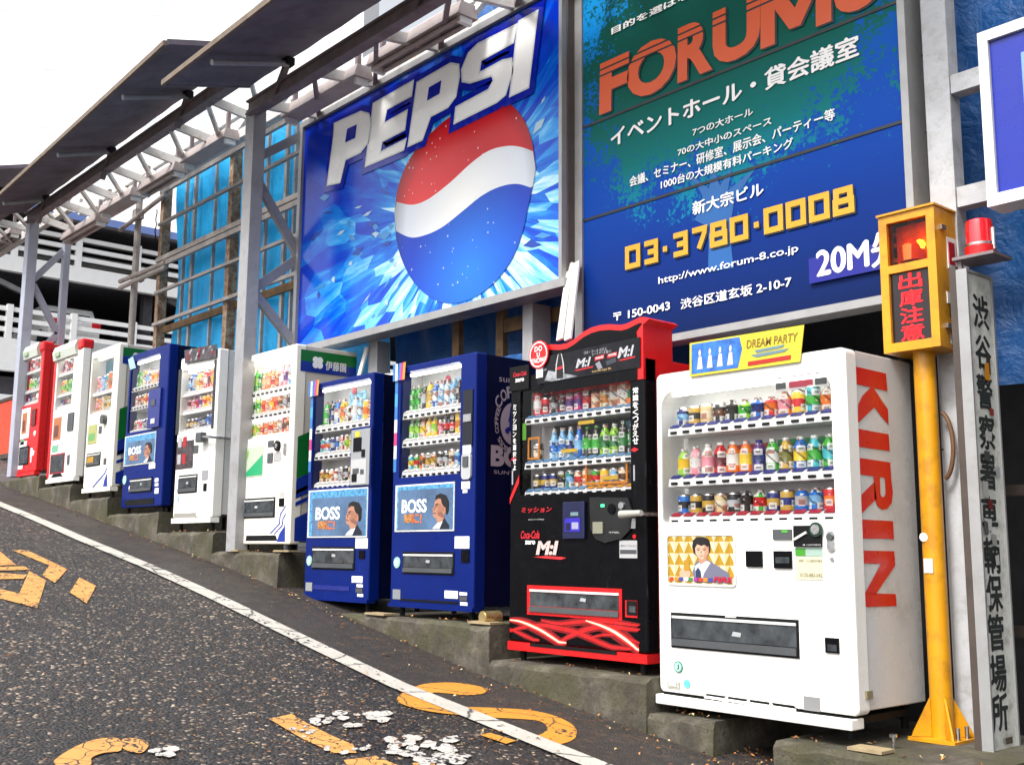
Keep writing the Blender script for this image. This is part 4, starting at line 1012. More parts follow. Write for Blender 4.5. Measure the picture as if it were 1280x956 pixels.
# ================================================================== VENDING MACHINES
def rect(tl, tr, bl, br=None, y=D):
    a, b_, c = PY(*tl, y), PY(*tr, y), PY(*bl, y)
    d = PY(*br, y) if br else None
    zt = (a.z+b_.z)/2; zb_ = (c.z+d.z)/2 if d else c.z
    x0 = (a.x+c.x)/2; x1 = (b_.x+d.x)/2 if d else b_.x
    return x0, x1, zb_, zt
class Machine: pass
def machine(name_label, X, Z, depth, front, side, op, zpad, r_open=.02, r_out=.015, seam=True, skirt=None, inner=INNER, door=.098, glow=3.2):
    x0, x1 = X; zb_, zt = Z
    M = Machine(); M.x0, M.x1, M.zb, M.zt, M.side = x0, x1, zb_, zt, side
    t = thing('vending_machine', name_label, 'vending machine', ((x0+x1)/2, D+depth/2, zpad), 'vending machines along the slope'); M.t = t
    ox0, ox1, oz0, oz1 = op; M.op = op
    mb = MB(); mb.box(x0+.004, x1-.004, D+door+.006, D+depth, zb_+.02, zt-.006, skip='f')
    mb.build('cabinet', side, t, bevel=.006)
    ro = r_out
    inn = rr(ox0, ox1, oz0, oz1, r_open)
    out = rr(x0, x1, zb_, zt, ro); ins = rr(x0+.012, x1-.012, zb_+.012, zt-.012, ro)
    mb = MB(); L = lambda P, y: [(a, y, c) for a, c in P]
    mb.strip(L(out, D+door), L(out, D+.012)); mb.strip(L(out, D+.012), L(rr(x0+.004, x1-.004, zb_+.004, zt-.004, ro), D+.004)); mb.strip(L(rr(x0+.004, x1-.004, zb_+.004, zt-.004, ro), D+.004), L(ins, D))
    mb.strip(L(ins, D), L(inn, D)); mb.strip(L(inn, D), L(inn, D+door))
    mb.build('door', front, t)
    yb = D+.2
    mb = MB(); mb.strip(L(rr(ox0-.002, ox1+.002, oz0-.002, oz1+.002, r_open), D+door-.01), L(rr(ox0-.002, ox1+.002, oz0-.002, oz1+.002, r_open), yb)); mb.poly(L(rr(ox0-.002, ox1+.002, oz0-.002, oz1+.002, r_open), yb))
    mb.build('display_case', inner, t)
    MB().poly(L(rr(ox0-.001, ox1+.001, oz0-.001, oz1+.001, r_open), D+.011)).build('window', GLASS, t, recalc=False)
    if glow: MB().box(ox0+.05, ox1-.05, D+.05, D+.075, oz1-.026, oz1-.006).build('display_light', mat('case_tube_%s' % glow, (1, .98, .93), .3, var=0, emit=glow), t)
    for sx in (x0+.08, x1-.08):
        for sy in (D+.06, D+depth-.08): MB().tube((sx, sy, zpad), (sx, sy, zb_+.022), .02, 8).build('foot', BLACKM, t)
    return M
def feat(M, name, u0, v0, u1, v1, m, off=.003, th=.004, y=D, bevel=0):
    """a flat part seen between two opposite pixel corners on the door"""
    a, c = PY(u0, v0, y), PY(u1, v1, y)
    return fbox(M, name, a.x, c.x, c.z, a.z, m, off, th, y, bevel)
def fbox(M, name, x0, x1, z0, z1, m, off=.003, th=.004, y=D, bevel=0):
    return MB().box(x0, x1, y-off-th, y-.0005 if off < .0035 else y-off, z0, z1).build(name, m, M.t, bevel=bevel)
def ftext(M, name, body, u0, v0, u1, v1, m, off=.009, **k):
    mb = MB(); textpx(mb, body, u0, v0, u1, v1, D-off, **k); return mb.build(name, m, M.t)
def disc(M, name, u, v, r, m, off=.006):
    c = PY(u, v, D); return MB().prism([(c.x+r*math.cos(6.28318*i/20), D-off, c.z+r*math.sin(6.28318*i/20)) for i in range(20)], (0, off-.001, 0)).build(name, m, M.t)
def flap(M, u0, v0, u1, v1, frame=None, lip=True):
    a, c = PY(u0, v0, D), PY(u1, v1, D); fr = frame or BLACKM
    fbox(M, 'dispenser_frame', a.x, c.x, c.z, a.z, fr, .003, .002)
    h = a.z-c.z; w_ = .012
    mb = MB(); x0, x1, z0, z1 = a.x+w_, c.x-w_, c.z+w_, a.z-w_
    mb.poly([(x0, D-.008, z0+h*.22), (x1, D-.008, z0+h*.22), (x1, D-.006, z1-.02), (x0, D-.006, z1-.02)])
    mb.build('dispenser_flap', FLAP, M.t)
    MB().box(x0, x1, D-.012, D-.006, z1-.018, z1-.004).build('flap_bar', GREYL, M.t)
    MB().box(x0, x1, D-.016, D-.006, z0, z0+h*.2).build('flap_sill', GREYD, M.t)
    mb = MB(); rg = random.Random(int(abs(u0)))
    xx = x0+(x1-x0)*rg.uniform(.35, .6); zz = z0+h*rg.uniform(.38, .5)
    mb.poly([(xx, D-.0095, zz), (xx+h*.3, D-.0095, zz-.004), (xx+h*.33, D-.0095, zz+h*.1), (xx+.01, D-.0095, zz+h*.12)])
    mb.build('flap_glint_patch', mat('flap_glint', (.35, .37, .38), .3), M.t)  # pale patch painted as a glint on the flap

LABC = {}
DCOL = {}
def lm(rgb):
    nm = 'drink_print_%d_%d_%d' % rgb
    if nm in MATS: return MATS[nm]
    m, t, p = base_mat(nm); MATS[nm] = m; c = tuple(x*.85 for x in lin(*rgb))
    tc = nn(t, 'ShaderNodeTexCoord'); v = nn(t, 'ShaderNodeTexVoronoi'); v.inputs['Scale'].default_value = 95; t.links.new(tc.outputs['Object'], v.inputs['Vector'])
    sp = nn(t, 'ShaderNodeSeparateColor'); t.links.new(v.outputs['Color'], sp.inputs[0])
    lum = sum(c)/3; hi = (.70, .69, .66) if lum < .45 else (.42, .10, .05); lo = tuple(x*.3 for x in c)
    s3 = nn(t, 'ShaderNodeSeparateXYZ'); t.links.new(tc.outputs['Object'], s3.inputs[0])
    ang = math_(t, 'MULTIPLY', math_(t, 'ARCTAN2', s3.outputs[1], s3.outputs[0]), .4775)
    oi = nn(t, 'ShaderNodeObjectInfo').outputs['Random']
    u = math_(t, 'SUBTRACT', math_(t, 'FRACT', math_(t, 'ADD', ang, 4)), .5); zz = math_(t, 'SUBTRACT', math_(t, 'FRACT', math_(t, 'ADD', math_(t, 'MULTIPLY', s3.outputs[2], 12), math_(t, 'MULTIPLY', oi, .35))), .5)
    au, az = math_(t, 'ABSOLUTE', u), math_(t, 'ABSOLUTE', zz)
    # a pale block with a line of dark lettering, a slanted accent band, thin rims; shifted from pack to pack
    blk = math_(t, 'MULTIPLY', math_(t, 'LESS_THAN', au, math_(t, 'ADD', .22, math_(t, 'MULTIPLY', oi, .14))), math_(t, 'LESS_THAN', az, .20))
    sl_ = math_(t, 'FRACT', math_(t, 'ADD', math_(t, 'MULTIPLY', u, 1.1), math_(t, 'MULTIPLY', s3.outputs[2], 16))); co = mixrgb(t, math_(t, 'MULTIPLY', math_(t, 'LESS_THAN', sl_, .22), math_(t, 'GREATER_THAN', oi, .45)), c, lo)
    co = mixrgb(t, math_(t, 'MULTIPLY', blk, .85), co, hi)
    ln = math_(t, 'MULTIPLY', math_(t, 'MULTIPLY', math_(t, 'LESS_THAN', au, .17), math_(t, 'LESS_THAN', az, .075)), math_(t, 'GREATER_THAN', math_(t, 'FRACT', math_(t, 'MULTIPLY', u, 14)), .35)); co = mixrgb(t, ln, co, lo)
    d = math_(t, 'ADD', az, .5)
    pr = math_(t, 'MULTIPLY', math_(t, 'GREATER_THAN', sp.outputs[0], .86), math_(t, 'GREATER_THAN', d, .95)); co = mixrgb(t, pr, co, hi)
    t.links.new(co, p.inputs['Base Color']); p.inputs['Roughness'].default_value = .28
    return m
COLS = dict(navy=(20, 40, 120), gold=(205, 165, 60), beige=(225, 200, 150), black=(25, 22, 22), green=(60, 175, 50), lime=(150, 210, 50), blue=(30, 110, 200), red=(215, 25, 30), orange=(240, 120, 25),
            yellow=(250, 205, 40), aqua=(60, 185, 195), amber=(200, 120, 30), white=(235, 235, 230), pink=(240, 150, 165), purple=(95, 40, 130), olive=(120, 115, 40), magenta=(200, 25, 120), maroon=(120, 20, 35),
            cream=(240, 225, 195), dark=(45, 40, 35), teal=(20, 140, 140), brown=(110, 65, 30), sky=(130, 190, 235), silver=(190, 195, 200), clear=(205, 225, 235), leaf=(30, 120, 50), peach=(245, 190, 150))
NTH = ['first', 'second', 'third', 'fourth', 'fifth', 'sixth', 'seventh', 'eighth', 'ninth', 'tenth', 'eleventh', 'twelfth']
MESHC = {}
def drink_mesh(kind, c1, c2, h, r):
    key = (kind, c1, c2, round(h, 3), round(r, 3))
    if key in MESHC: return MESHC[key]
    m1, m2 = lm(COLS[c1]), lm(COLS[c2]); mb = MB(); cap = None
    if kind == 'can':
        prof = [(r*.82, 0), (r, .006), (r, h*.28), (r, h*.62), (r, h-.012), (r*.86, h-.002), (r*.80, h)]
        mb.lathe((0, 0, 0), prof, 14, [2, 0, 1, 0, 2, 2])
    elif kind == 'carton':
        s_ = r*.92; mb.box(-s_, s_, -s_, s_, 0, h*.35, 0).box(-s_, s_, -s_, s_, h*.3501, h*.65, 1).box(-s_, s_, -s_, s_, h*.6501, h*.85, 0).prism([(-s_, -s_, h*.8501), (-s_, s_, h*.8501), (-s_, 0, h)], (2*s_, 0, 0), 0)
    else:
        sh = {'bottle': .70, 'wide': .74, 'slim': .62}[kind]; n_ = r*.42
        prof = [(r*.8, 0), (r, .008), (r, h*.24), (r*.97, h*.25), (r*.97, h*(sh-.08)), (r, h*(sh-.06)), (r*.9, h*sh), (n_*1.25, h*(sh+.16)), (n_, h*.905)]
        mb.lathe((0, 0, 0), prof, 14, [0, 0, 0, 1, 0, 0, 0, 0])
        cb = MB(); cb.lathe((0, 0, h*.906), [(n_*1.15, 0), (n_*1.15, h*.085), (n_*1.0, h*.094)], 12, None)
        capm = lm(COLS['white' if c1 not in ('black', 'dark', 'purple') else c2])
        oc_ = cb.build('cap', capm, None, smooth=True, base=(0, 0, 0)); cap = oc_.data; bpy.data.objects.remove(oc_)
    o = mb.build('drink', [m1, m2, CHROME], None, smooth=True, base=(0, 0, 0)); me = o.data; bpy.data.objects.remove(o)
    MESHC[key] = (me, cap); return MESHC[key]
def ordn(i, n):
    if n-1-i < i and n-1-i < 3: return 'rightmost' if i == n-1 else NTH[n-1-i]+' from right'
    return 'leftmost' if i == 0 else NTH[i]+' from left'
def place_drinks(M, row, ztop, specs, x0, x1, mname, hscale=1, y=None):
    """specs: list of (kind, main colour, label colour, height)"""
    n = len(specs); w = (x1-x0)/n
    for i, sp in enumerate(specs):
        if sp is None: continue
        kind, c1, c2, h = sp; r = min(w*.465, .040 if kind != 'wide' else .043)
        me, cap = drink_mesh(kind, c1, c2, h*hscale, r)
        word = {'can': 'drink can', 'carton': 'drink carton', 'bottle': 'drink bottle', 'wide': 'drink bottle', 'slim': 'slim drink bottle'}[kind]
        nm = {'can': 'drink_can', 'carton': 'drink_carton'}.get(kind, 'drink_bottle')
        o = bpy.data.objects.new(nm, me); COL.objects.link(o)
        o.location = (x0+w*(i+.5), (y or D+.085)+.004*math.sin(i*3.1), ztop+.001); o.rotation_euler = (0, 0, RND.uniform(0, 6.28))
        desc = c1 if c1 == c2 else c1+' and '+c2
        tag(o, '%s %s, %s, %s shelf, %s' % (desc, word, ordn(i, n), row, mname), word.split()[-1] if False else nm.split('_')[1] if nm != 'drink_bottle' else 'bottle', 'drinks on display in the machines')
        if cap:
            oc_ = bpy.data.objects.new('cap', cap); COL.objects.link(oc_); oc_.parent = o
def shelf(M, z, x0, x1, n, tagc, th=.05, y0=D+.03, buttons=True, tagm2=None, h_tag=.018):
    """a tray with price tags and selection buttons; its top is at z"""
    mb = MB(); mb.prism([(x0, y0+.03, z), (x0, y0, z-.012), (x0, y0-.008, z-th), (x0, D+.195, z-th), (x0, D+.195, z)], (x1-x0, 0, 0))
    s_ = mb.build('shelf', mat('shelf_white', (.78, .78, .77), .35, var=.03), M.t)
    w = (x1-x0)/n
    for i in range(n):
        xc = x0+w*(i+.5)
        MB().prism([(xc-w*.36, y0+.022, z+.008), (xc-w*.36, y0-.006, z-.010), (xc-w*.36, y0-.004, z-.014), (xc-w*.36, y0+.026, z+.004)], (w*.72, 0, 0)).build('price_tag', tagm2[i] if tagm2 else tagc, s_)
        if buttons: MB().box(xc-w*.24, xc+w*.24, y0-.014, y0-.0075, z-th+.010, z-th+.024).build('selection_button', BLACKM, s_)
    return s_
def portrait(M, x0, x1, z0, z1, off, flip=False):
    """printed bust of a man in a dark suit, facing left, on an advert"""
    sk = rgbm(205, 150, 120); hr = rgbm(30, 24, 24); st = rgbm(28, 34, 48); w = x1-x0; h = z1-z0
    f = lambda P: [((x0+a*w), D-off-c, z0+b_*h) for a, b_, c in [(q_[0], q_[1], 0) for q_ in P]]
    return f, sk, hr, st
def advert_man_profile(M, x0, x1, z0, z1):
    """bust in profile looking left with swept back hair"""
    w, h = x1-x0, z1-z0; y = D-.010
    P = lambda L, k: [(x0+a*w, y-.0006*k, z0+b_*h) for a, b_ in L]
    MB().poly(P([(0, 0), (.08, .09), (.28, .16), (.42, .30), (.70, .34), (.86, .20), (1, .10), (1, 0)], 0)).build('suit_print', rgbm(26, 34, 50), M.t)
    MB().poly(P([(0, 0), (.10, .08), (.30, .17), (.44, .33), (.64, .34), (.60, .20), (.50, .08), (.44, 0)], 1)).build('shirt_print', rgbm(232, 234, 236), M.t)
    MB().poly(P([(.30, .19), (.24, .30), (.06, .36), (.02, .42), (.05, .46), (.02, .50), (.05, .54), (-.02, .58), (.09, .66), (.10, .74), (.16, .84), (.36, .95), (.70, .93), (.82, .72), (.80, .5), (.70, .40), (.72, .30), (.5, .2)], 2)).build('face_print', rgbm(196, 142, 116), M.t)
    MB().poly(P([(.30, .72), (.34, .60), (.24, .50), (.30, .44), (.44, .40), (.60, .50), (.58, .66), (.44, .76)], 3)).build('cheek_print', rgbm(176, 122, 98), M.t)
    MB().poly(P([(.06, .60), (.10, .66), (.20, .63), (.16, .56), (.08, .545)], 3)).build('nose_shade_print', rgbm(160, 106, 86), M.t)
    MB().poly(P([(.30, .42), (.50, .36), (.72, .30), (.66, .44), (.52, .5), (.36, .48)], 4)).build('jaw_print', rgbm(150, 98, 80), M.t)
    MB().poly(P([(.16, .84), (.20, .98), (.45, 1.04), (.80, .98), (.97, .80), (.96, .52), (.86, .40), (.80, .46), (.78, .62), (.66, .66), (.56, .74), (.50, .88), (.34, .90)], 4)).build('hair_print', rgbm(26, 22, 24), M.t)
    MB().poly(P([(.60, .50), (.68, .50), (.72, .60), (.66, .66), (.60, .62)], 5)).build('ear_print', rgbm(180, 122, 98), M.t)
    mb = MB(); mb.poly(P([(.14, .72), (.34, .75), (.35, .72), (.15, .695)], 5)); mb.poly(P([(.17, .665), (.29, .68), (.29, .655), (.18, .65)], 5)); mb.poly(P([(.05, .475), (.20, .47), (.19, .455), (.06, .46)], 5)); mb.build('feature_print', rgbm(52, 30, 28), M.t)

# ---------------------------------------------------------------- nearest white machine
def z8(x, y): return (820+x/5.333, 640+y/5.333)
def z9(x, y): return (820+x/5.033, 740+y/5.033)
def z5(x, y): return (800+x/3.414, 400+y/3.414)
def z6(x, y): return (800+x/3.186, 640+y/3.186)
op = rect((826, 488), (1040, 457), (827.6, 652), (1042, 649.6)); op = (op[0], op[1], op[2], op[3]-.012)
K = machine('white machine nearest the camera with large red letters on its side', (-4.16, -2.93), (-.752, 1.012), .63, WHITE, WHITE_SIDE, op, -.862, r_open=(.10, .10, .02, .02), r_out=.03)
MB().box(-4.165, -2.95, D-.03, D+.08, -.815, -.764).build('kick_plate', WHITE, K.t, bevel=.006)
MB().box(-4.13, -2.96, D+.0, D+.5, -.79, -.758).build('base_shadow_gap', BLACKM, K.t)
rows = [(z5(165, 450), z5(795, 388)), (z5(160, 665), z5(800, 632)), (z5(165, 830), z5(820, 808))]
ks = []
for a, c in rows: ks.append((PY(*a, D+.05).z+PY(*c, D+.05).z)/2)
kx0, kx1 = op[0]+.055, op[1]-.03
blue_t, red_t = rgbm(35, 50, 150), rgbm(200, 35, 60)
for zz, tc in zip(ks, (blue_t, blue_t, red_t)): shelf(K, zz, op[0]+.03, op[1]-.004, 12, tc, th=.058)
KN = 'nearest white machine'
c_, b_, w_, s_, k_2 = 'can', 'bottle', 'wide', 'slim', 'carton'
place_drinks(K, 'top', ks[0], [(c_, 'navy', 'sky', .105), (c_, 'gold', 'dark', .105), (c_, 'beige', 'cream', .108), (c_, 'black', 'brown', .108), (w_, 'black', 'dark', .115), (b_, 'lime', 'green', .112), (w_, 'blue', 'navy', .112),
     (w_, 'red', 'orange', .108), (w_, 'orange', 'pink', .125), (c_, 'yellow', 'red', .125), (c_, 'aqua', 'green', .138), (w_, 'amber', 'orange', .125)], kx0, kx1, KN)
place_drinks(K, 'middle', ks[1], [(b_, 'lime', 'yellow', .155), (b_, 'pink', 'white', .165), (b_, 'white', 'pink', .17), (b_, 'red', 'maroon', .175), (b_, 'orange', 'white', .172), (b_, 'orange', 'yellow', .172), (b_, 'purple', 'navy', .17),
     (b_, 'green', 'white', .17), (b_, 'gold', 'olive', .17), (b_, 'blue', 'yellow', .17), (b_, 'aqua', 'green', .17), (b_, 'green', 'aqua', .17)], kx0, kx1, KN)
place_drinks(K, 'bottom', ks[2], [(c_, 'blue', 'black', .11), (c_, 'gold', 'black', .11), (c_, 'black', 'gold', .11), (c_, 'beige', 'cream', .11), (c_, 'black', 'silver', .11), (w_, 'black', 'dark', .115), (w_, 'green', 'red', .115),
     (c_, 'navy', 'gold', .11), (c_, 'gold', 'navy', .112), (w_, 'blue', 'silver', .115), (w_, 'blue', 'sky', .115), (c_, 'red', 'orange', .115)], kx0, kx1, KN)
for zz, h, xa, xb, cc in ((ks[1], .16, .30, .56, (225, 70, 35)), (ks[1], .17, .62, .97, (60, 165, 90)), (ks[2], .11, .82, .99, (235, 90, 40)), (ks[0], .10, .60, .80, (245, 190, 140)), (ks[1], .16, .95, 1.0, (235, 120, 30))):
    W_ = kx1-kx0; MB().box(kx0+xa*W_, kx0+xb*W_, D+.135, D+.14, zz+.005, zz+h).build('backing_card', rgbm(*cc), K.t)
mb = MB(); a = PY(907, 487, D+.19); c = PY(948, 468, D+.19); text(mb, 'KIRIN', onY(D+.19), a.x, a.z, c.x, a.z+.055, bold=.04); mb.build('header_lettering', PRINTR, K.t)
a = PY(*z5(575, 285), D+.06); c = PY(*z5(805, 222), D+.06); zc = (a.z+c.z)/2
MB().box(a.x, c.x, D+.06, D+.075, zc-.045, zc+.045).build('header_strip', PAPER, K.t)
for f0, f1, m_ in ((.03, .21, GREYD), (.28, .71, rgbm(215, 60, 90)), (.76, .96, GREYD)):
    MB().box(a.x+(c.x-a.x)*f0, a.x+(c.x-a.x)*f1, D+.055, D+.0595, zc-.036, zc+.036).build('header_label', m_, K.t)
# door details
a = PY(*z8(70, 130), D); c = PY(*z8(540, 500), D); ax0, ax1, az0, az1 = a.x, c.x, c.z-.0, a.z-.012
mb = MB(); L_ = lambda P, y: [(q_[0], y, q_[1]) for q_ in P]
mb.strip(L_(rr(ax0, ax1, az0, az1, .025), D-.008), L_(rr(ax0+.012, ax1-.012, az0+.012, az1-.012, .018), D-.008)); mb.strip(L_(rr(ax0, ax1, az0, az1, .025), D-.008), L_(rr(ax0, ax1, az0, az1, .025), D-.0005)); mb.build('advert_frame', GREYL, K.t)
def tri_mat():
    m, t, p = base_mat('gold_triangle_print')
    pos = nn(t, 'ShaderNodeNewGeometry').outputs['Position']; s = nn(t, 'ShaderNodeSeparateXYZ'); t.links.new(pos, s.inputs[0])
    k = 14.5
    u = math_(t, 'FRACT', math_(t, 'MULTIPLY', s.outputs[0], k)); v0 = math_(t, 'MULTIPLY', s.outputs[2], k*1.1); v = math_(t, 'FRACT', v0)
    tri = math_(t, 'ABSOLUTE', math_(t, 'SUBTRACT', math_(t, 'MULTIPLY', u, 2), 1))
    up = math_(t, 'GREATER_THAN', v, tri)
    co = mixrgb(t, up, lin(165, 128, 30), lin(205, 196, 160)); co = mixrgb(t, math_(t, 'MULTIPLY', math_(t, 'GREATER_THAN', u, .5), .35), co, lin(130, 98, 20))
    t.links.new(co, p.inputs['Base Color']); p.inputs['Roughness'].default_value = .3; return m
fbox(K, 'advert', ax0+.013, ax1-.013, az0+.013, az1-.013, tri_mat(), .003, .002)
def advert_man_front(M, x0, x1, z0, z1):
    w, h = x1-x0, z1-z0; P = lambda L, k: [(x0+a*w, D-.0056-.0006*k, z0+b*h) for a, b in L]
    ell = lambda cx, cy, rx, ry, n=20: [(cx+rx*math.cos(6.283*i/n), cy+ry*math.sin(6.283*i/n)) for i in range(n)]
    MB().poly(P([(.42, .02), (.38, .24), (.44, .46), (.62, .50), (.78, .36), (.92, .24), (.96, .02)], 0)).build('suit_print', rgbm(122, 122, 146), M.t)
    MB().poly(P([(.44, .02), (.42, .36), (.56, .52), (.66, .44), (.56, .22), (.52, .02)], 1)).build('shirt_print', rgbm(228, 233, 240), M.t)
    MB().poly(P([(.44, .02), (.43, .26), (.47, .34), (.51, .26), (.53, .02)], 2)).build('tie_print', rgbm(42, 62, 98), M.t)
    MB().poly(P([(.405, .64), (.385, .78), (.40, .90), (.46, .975), (.57, .98), (.645, .92), (.668, .80), (.655, .66), (.60, .58), (.46, .57)], 2)).build('hair_print', rgbm(28, 22, 24), M.t)
    MB().poly(P([(.49, .52), (.50, .40), (.60, .48), (.62, .60)], 3)).build('neck_print', rgbm(205, 155, 128), M.t)
    MB().poly(P([(.43, .80), (.44, .62), (.49, .53), (.54, .50), (.60, .55), (.64, .65), (.64, .80), (.56, .86), (.48, .84)], 4)).build('face_print', rgbm(232, 188, 160), M.t)
    MB().poly(P([(.56, .86), (.585, .70), (.57, .60), (.56, .515), (.60, .55), (.64, .65), (.64, .80)], 5)).build('face_shade_print', rgbm(205, 155, 126), M.t)
    MB().poly(P([(.40, .90), (.43, .74), (.47, .83), (.53, .79), (.58, .82), (.63, .76), (.66, .88), (.55, .985), (.45, .96)], 6)).build('fringe_print', rgbm(28, 22, 24), M.t)
    mb = MB()
    for cx in (.485, .575): mb.poly(P(ell(cx, .705, .018, .011, 10), 6)); mb.poly(P([(cx-.03, .738), (cx+.03, .745), (cx+.03, .735), (cx-.03, .728)], 6))
    mb.poly(P([(.50, .583), (.56, .588), (.56, .579), (.51, .574)], 6)); mb.poly(P([(.518, .64), (.528, .70), (.534, .64)], 6)); mb.build('feature_print', rgbm(70, 40, 36), M.t)
    MB().poly(P([(.20, .06), (.18, .22), (.24, .34), (.33, .34), (.36, .20), (.32, .06)], 4)).build('hand_print', rgbm(228, 182, 154), M.t)
    MB().poly(P([(.26, .26), (.25, .48), (.34, .50), (.35, .26)], 5)).build('can_print', rgbm(196, 150, 40), M.t)
    mb = MB(); bx = ['230,60,40', '240,160,40', '60,150,60', '40,90,180', '200,60,140', '230,200,60']
    for i in range(9):
        MB().poly(P([(.03+i*.075, .04), (.03+i*.075, .12), (.09+i*.075, .125), (.09+i*.075, .045)], 6)).build('strip_print', rgbm(*[(228, 70, 40), (245, 150, 40), (70, 80, 170), (238, 238, 230), (60, 150, 90), (180, 60, 160)][i % 6]), M.t)
    mb = MB(); text(mb, 'FIRE', lambda a, b: (a, D-.0101, b), x0+.70*w, z0+.04*h, x0+.99*w, z0+.15*h, bold=.03, shear=.2); mb.build('advert_lettering', rgbm(215, 25, 60), M.t)
advert_man_front(K, ax0+.013, ax1-.013, az0+.013, az1-.013)
feat(K, 'bill_slot', *z8(605, 258), *z8(715, 365), BLACK, th=.008); feat(K, 'coin_return', *z8(790, 258), *z8(912, 375), BLACK, th=.008); feat(K, 'return_flap', *z8(806, 298), *z8(900, 340), FLAP, off=.012, th=.003)
feat(K, 'price_display', *z8(783, 115), *z8(910, 182), GREYD, th=.006); feat(K, 'display_digits', *z8(845, 120), *z8(886, 136), rgbm(90, 190, 60), off=.0105, th=.001)
feat(K, 'coin_panel', *z8(925, 90), *z8(1112, 230), BLACKM, th=.012)
c = PY(*z8(1080, 115), D); M_ = K
MB().tube((c.x, D-.013, c.z), (c.x, D-.024, c.z), .036, 24).build('coin_ring', rgbm(20, 60, 45), K.t, smooth=True); MB().tube((c.x, D-.0245, c.z), (c.x, D-.028, c.z), .024, 24).build('coin_slot', CHROME, K.t, smooth=True)
a = PY(*z8(960, 165), D); mb = MB(); mb.bar((a.x-.02, D-.018, a.z-.012), (a.x+.05, D-.018, a.z+.022), .012, .012, (0, 1, 0)); mb.build('return_lever', GREYL, K.t)
ftext(K, 'panel_lettering', '◀ 100円硬貨', *z8(975, 222), *z8(1100, 212), GREYL, off=.0165)
a = PY(*z8(1142, 125), D); c = PY(*z8(1200, 266), D)
mb = MB(); lp = rr(a.x, c.x, c.z, a.z, .022); mb.prism([(q_[0], D-.010, q_[1]) for q_ in lp], (0, .009, 0)); mb.build('lock_plate', CHROME, K.t)
c = PY(*z8(1168, 165), D); MB().tube((c.x, D-.010, c.z), (c.x, D-.020, c.z), .018, 16).build('lock', GREYD, K.t); c = PY(*z8(1178, 313), D); MB().tube((c.x, D-.0005, c.z), (c.x, D-.008, c.z), .011, 14).build('key_hole', CHROME, K.t)
feat(K, 'sticker', *z8(930, 238), *z8(1112, 292), rgbm(175, 205, 190), th=.001); feat(K, 'sticker_leaf', *z8(932, 240), *z8(1000, 290), rgbm(70, 165, 40), off=.0045, th=.0008); feat(K, 'sticker', *z8(930, 296), *z8(1115, 452), rgbm(232, 228, 195), th=.001)
ftext(K, 'sticker_lettering', '0120-883-042', *z8(962, 430), *z8(1108, 408), rgbm(120, 100, 60), off=.0052); ftext(K, 'sticker_lettering', '故障・つり銭切れ等の', *z8(952, 332), *z8(1110, 316), rgbm(120, 100, 60), off=.0052)
flap(K, *z9(96, 125), *z9(906, 418)); feat(K, 'flap_latch', *z9(448, 148), *z9(515, 160), GREYL, off=.012, th=.006)
feat(K, 'coin_outlet', *z9(1068, 283), *z9(1157, 385), BLACK, th=.006); feat(K, 'coin_cup', *z9(1085, 325), *z9(1145, 372), FLAP, off=.0095, th=.002)
disc(K, 'sticker', *z9(143, 468), .031, rgbm(30, 140, 110)); disc(K, 'sticker_face', *z9(143, 468), .025, rgbm(190, 232, 222), .0075); disc(K, 'sticker', *z9(198, 575), .022, rgbm(110, 210, 215))
mb = MB(); c = PY(*z9(143, 468), D); text(mb, 'J', onY(D-.0085), c.x-.008, c.z-.014, c.x+.008, c.z+.014, bold=.02); mb.build('sticker_mark', rgbm(20, 110, 90), K.t)
feat(K, 'latch', *z9(75, 556), *z9(152, 606), rgbm(200, 198, 185), th=.006); feat(K, 'latch_tab', *z9(95, 562), *z9(135, 592), GREYL, off=.0095, th=.004)
mb = MB(); gp = [PY(*z9(*q_), D) for q_ in ((296, 668), (320, 636), (870, 712), (898, 762))]; mb.poly([(q_.x, D-.002, q_.z) for q_ in gp]); mb.build('grille_opening', BLACKM, K.t)
mb = MB()
for i, k in enumerate((.25, .5, .75)):
    a = gp[1].lerp(gp[2], k); c = gp[0].lerp(gp[3], k); mb.poly([(a.x-.006, D-.005, a.z), (a.x+.006, D-.005, a.z), (c.x+.02, D-.005, c.z), (c.x-.02, D-.005, c.z)])
a, c = gp[0].lerp(gp[1], .45), gp[3].lerp(gp[2], .45); mb.poly([(a.x, D-.006, a.z+.006), (c.x, D-.006, c.z+.006), (c.x, D-.006, c.z-.008), (a.x, D-.006, a.z-.008)]); mb.build('grille', WHITE, K.t)
feat(K, 'rating_plate', *z9(930, 650), *z9(1035, 752), rgbm(150, 150, 150), th=.001)
# red letters down the side, traced on the side plane
sx = K.x1-.004+.003
kl = MB()
def sp(pl, zf): kl.poly([PX(*zf(*a), sx) for a in pl])
sp([(920, 198), (1050, 228), (1056, 303), (922, 272)], z5)
sp([(985, 287), (950, 322), (932, 360), (929, 440), (966, 405), (1001, 371)], z5); sp([(985, 287), (1001, 371), (1030, 410), (1061, 446), (1058, 380), (1030, 340), (999, 291)], z5)
sp([(930, 463), (1061, 487), (1066, 558), (933, 540)], z5)
sp([(937, 587), (1068, 607), (1072, 676), (940, 658)], z5)
kl.strip([PX(*z5(*a), sx) for a in [(1072, 676), (1079, 735), (1074, 780), (1055, 805), (1032, 808), (1012, 790), (1002, 760), (997, 668)]], [PX(*z5(*a), sx) for a in [(1045, 672), (1048, 725), (1047, 745), (1040, 755), (1034, 755), (1028, 748), (1026, 735), (1024, 670)]], 0, closed=False)
sp([(1000, 690), (945, 745), (944, 828), (975, 795), (1010, 762)], z5)
sp([(945, 850), (1080, 857), (1084, 933), (950, 931)], z5)
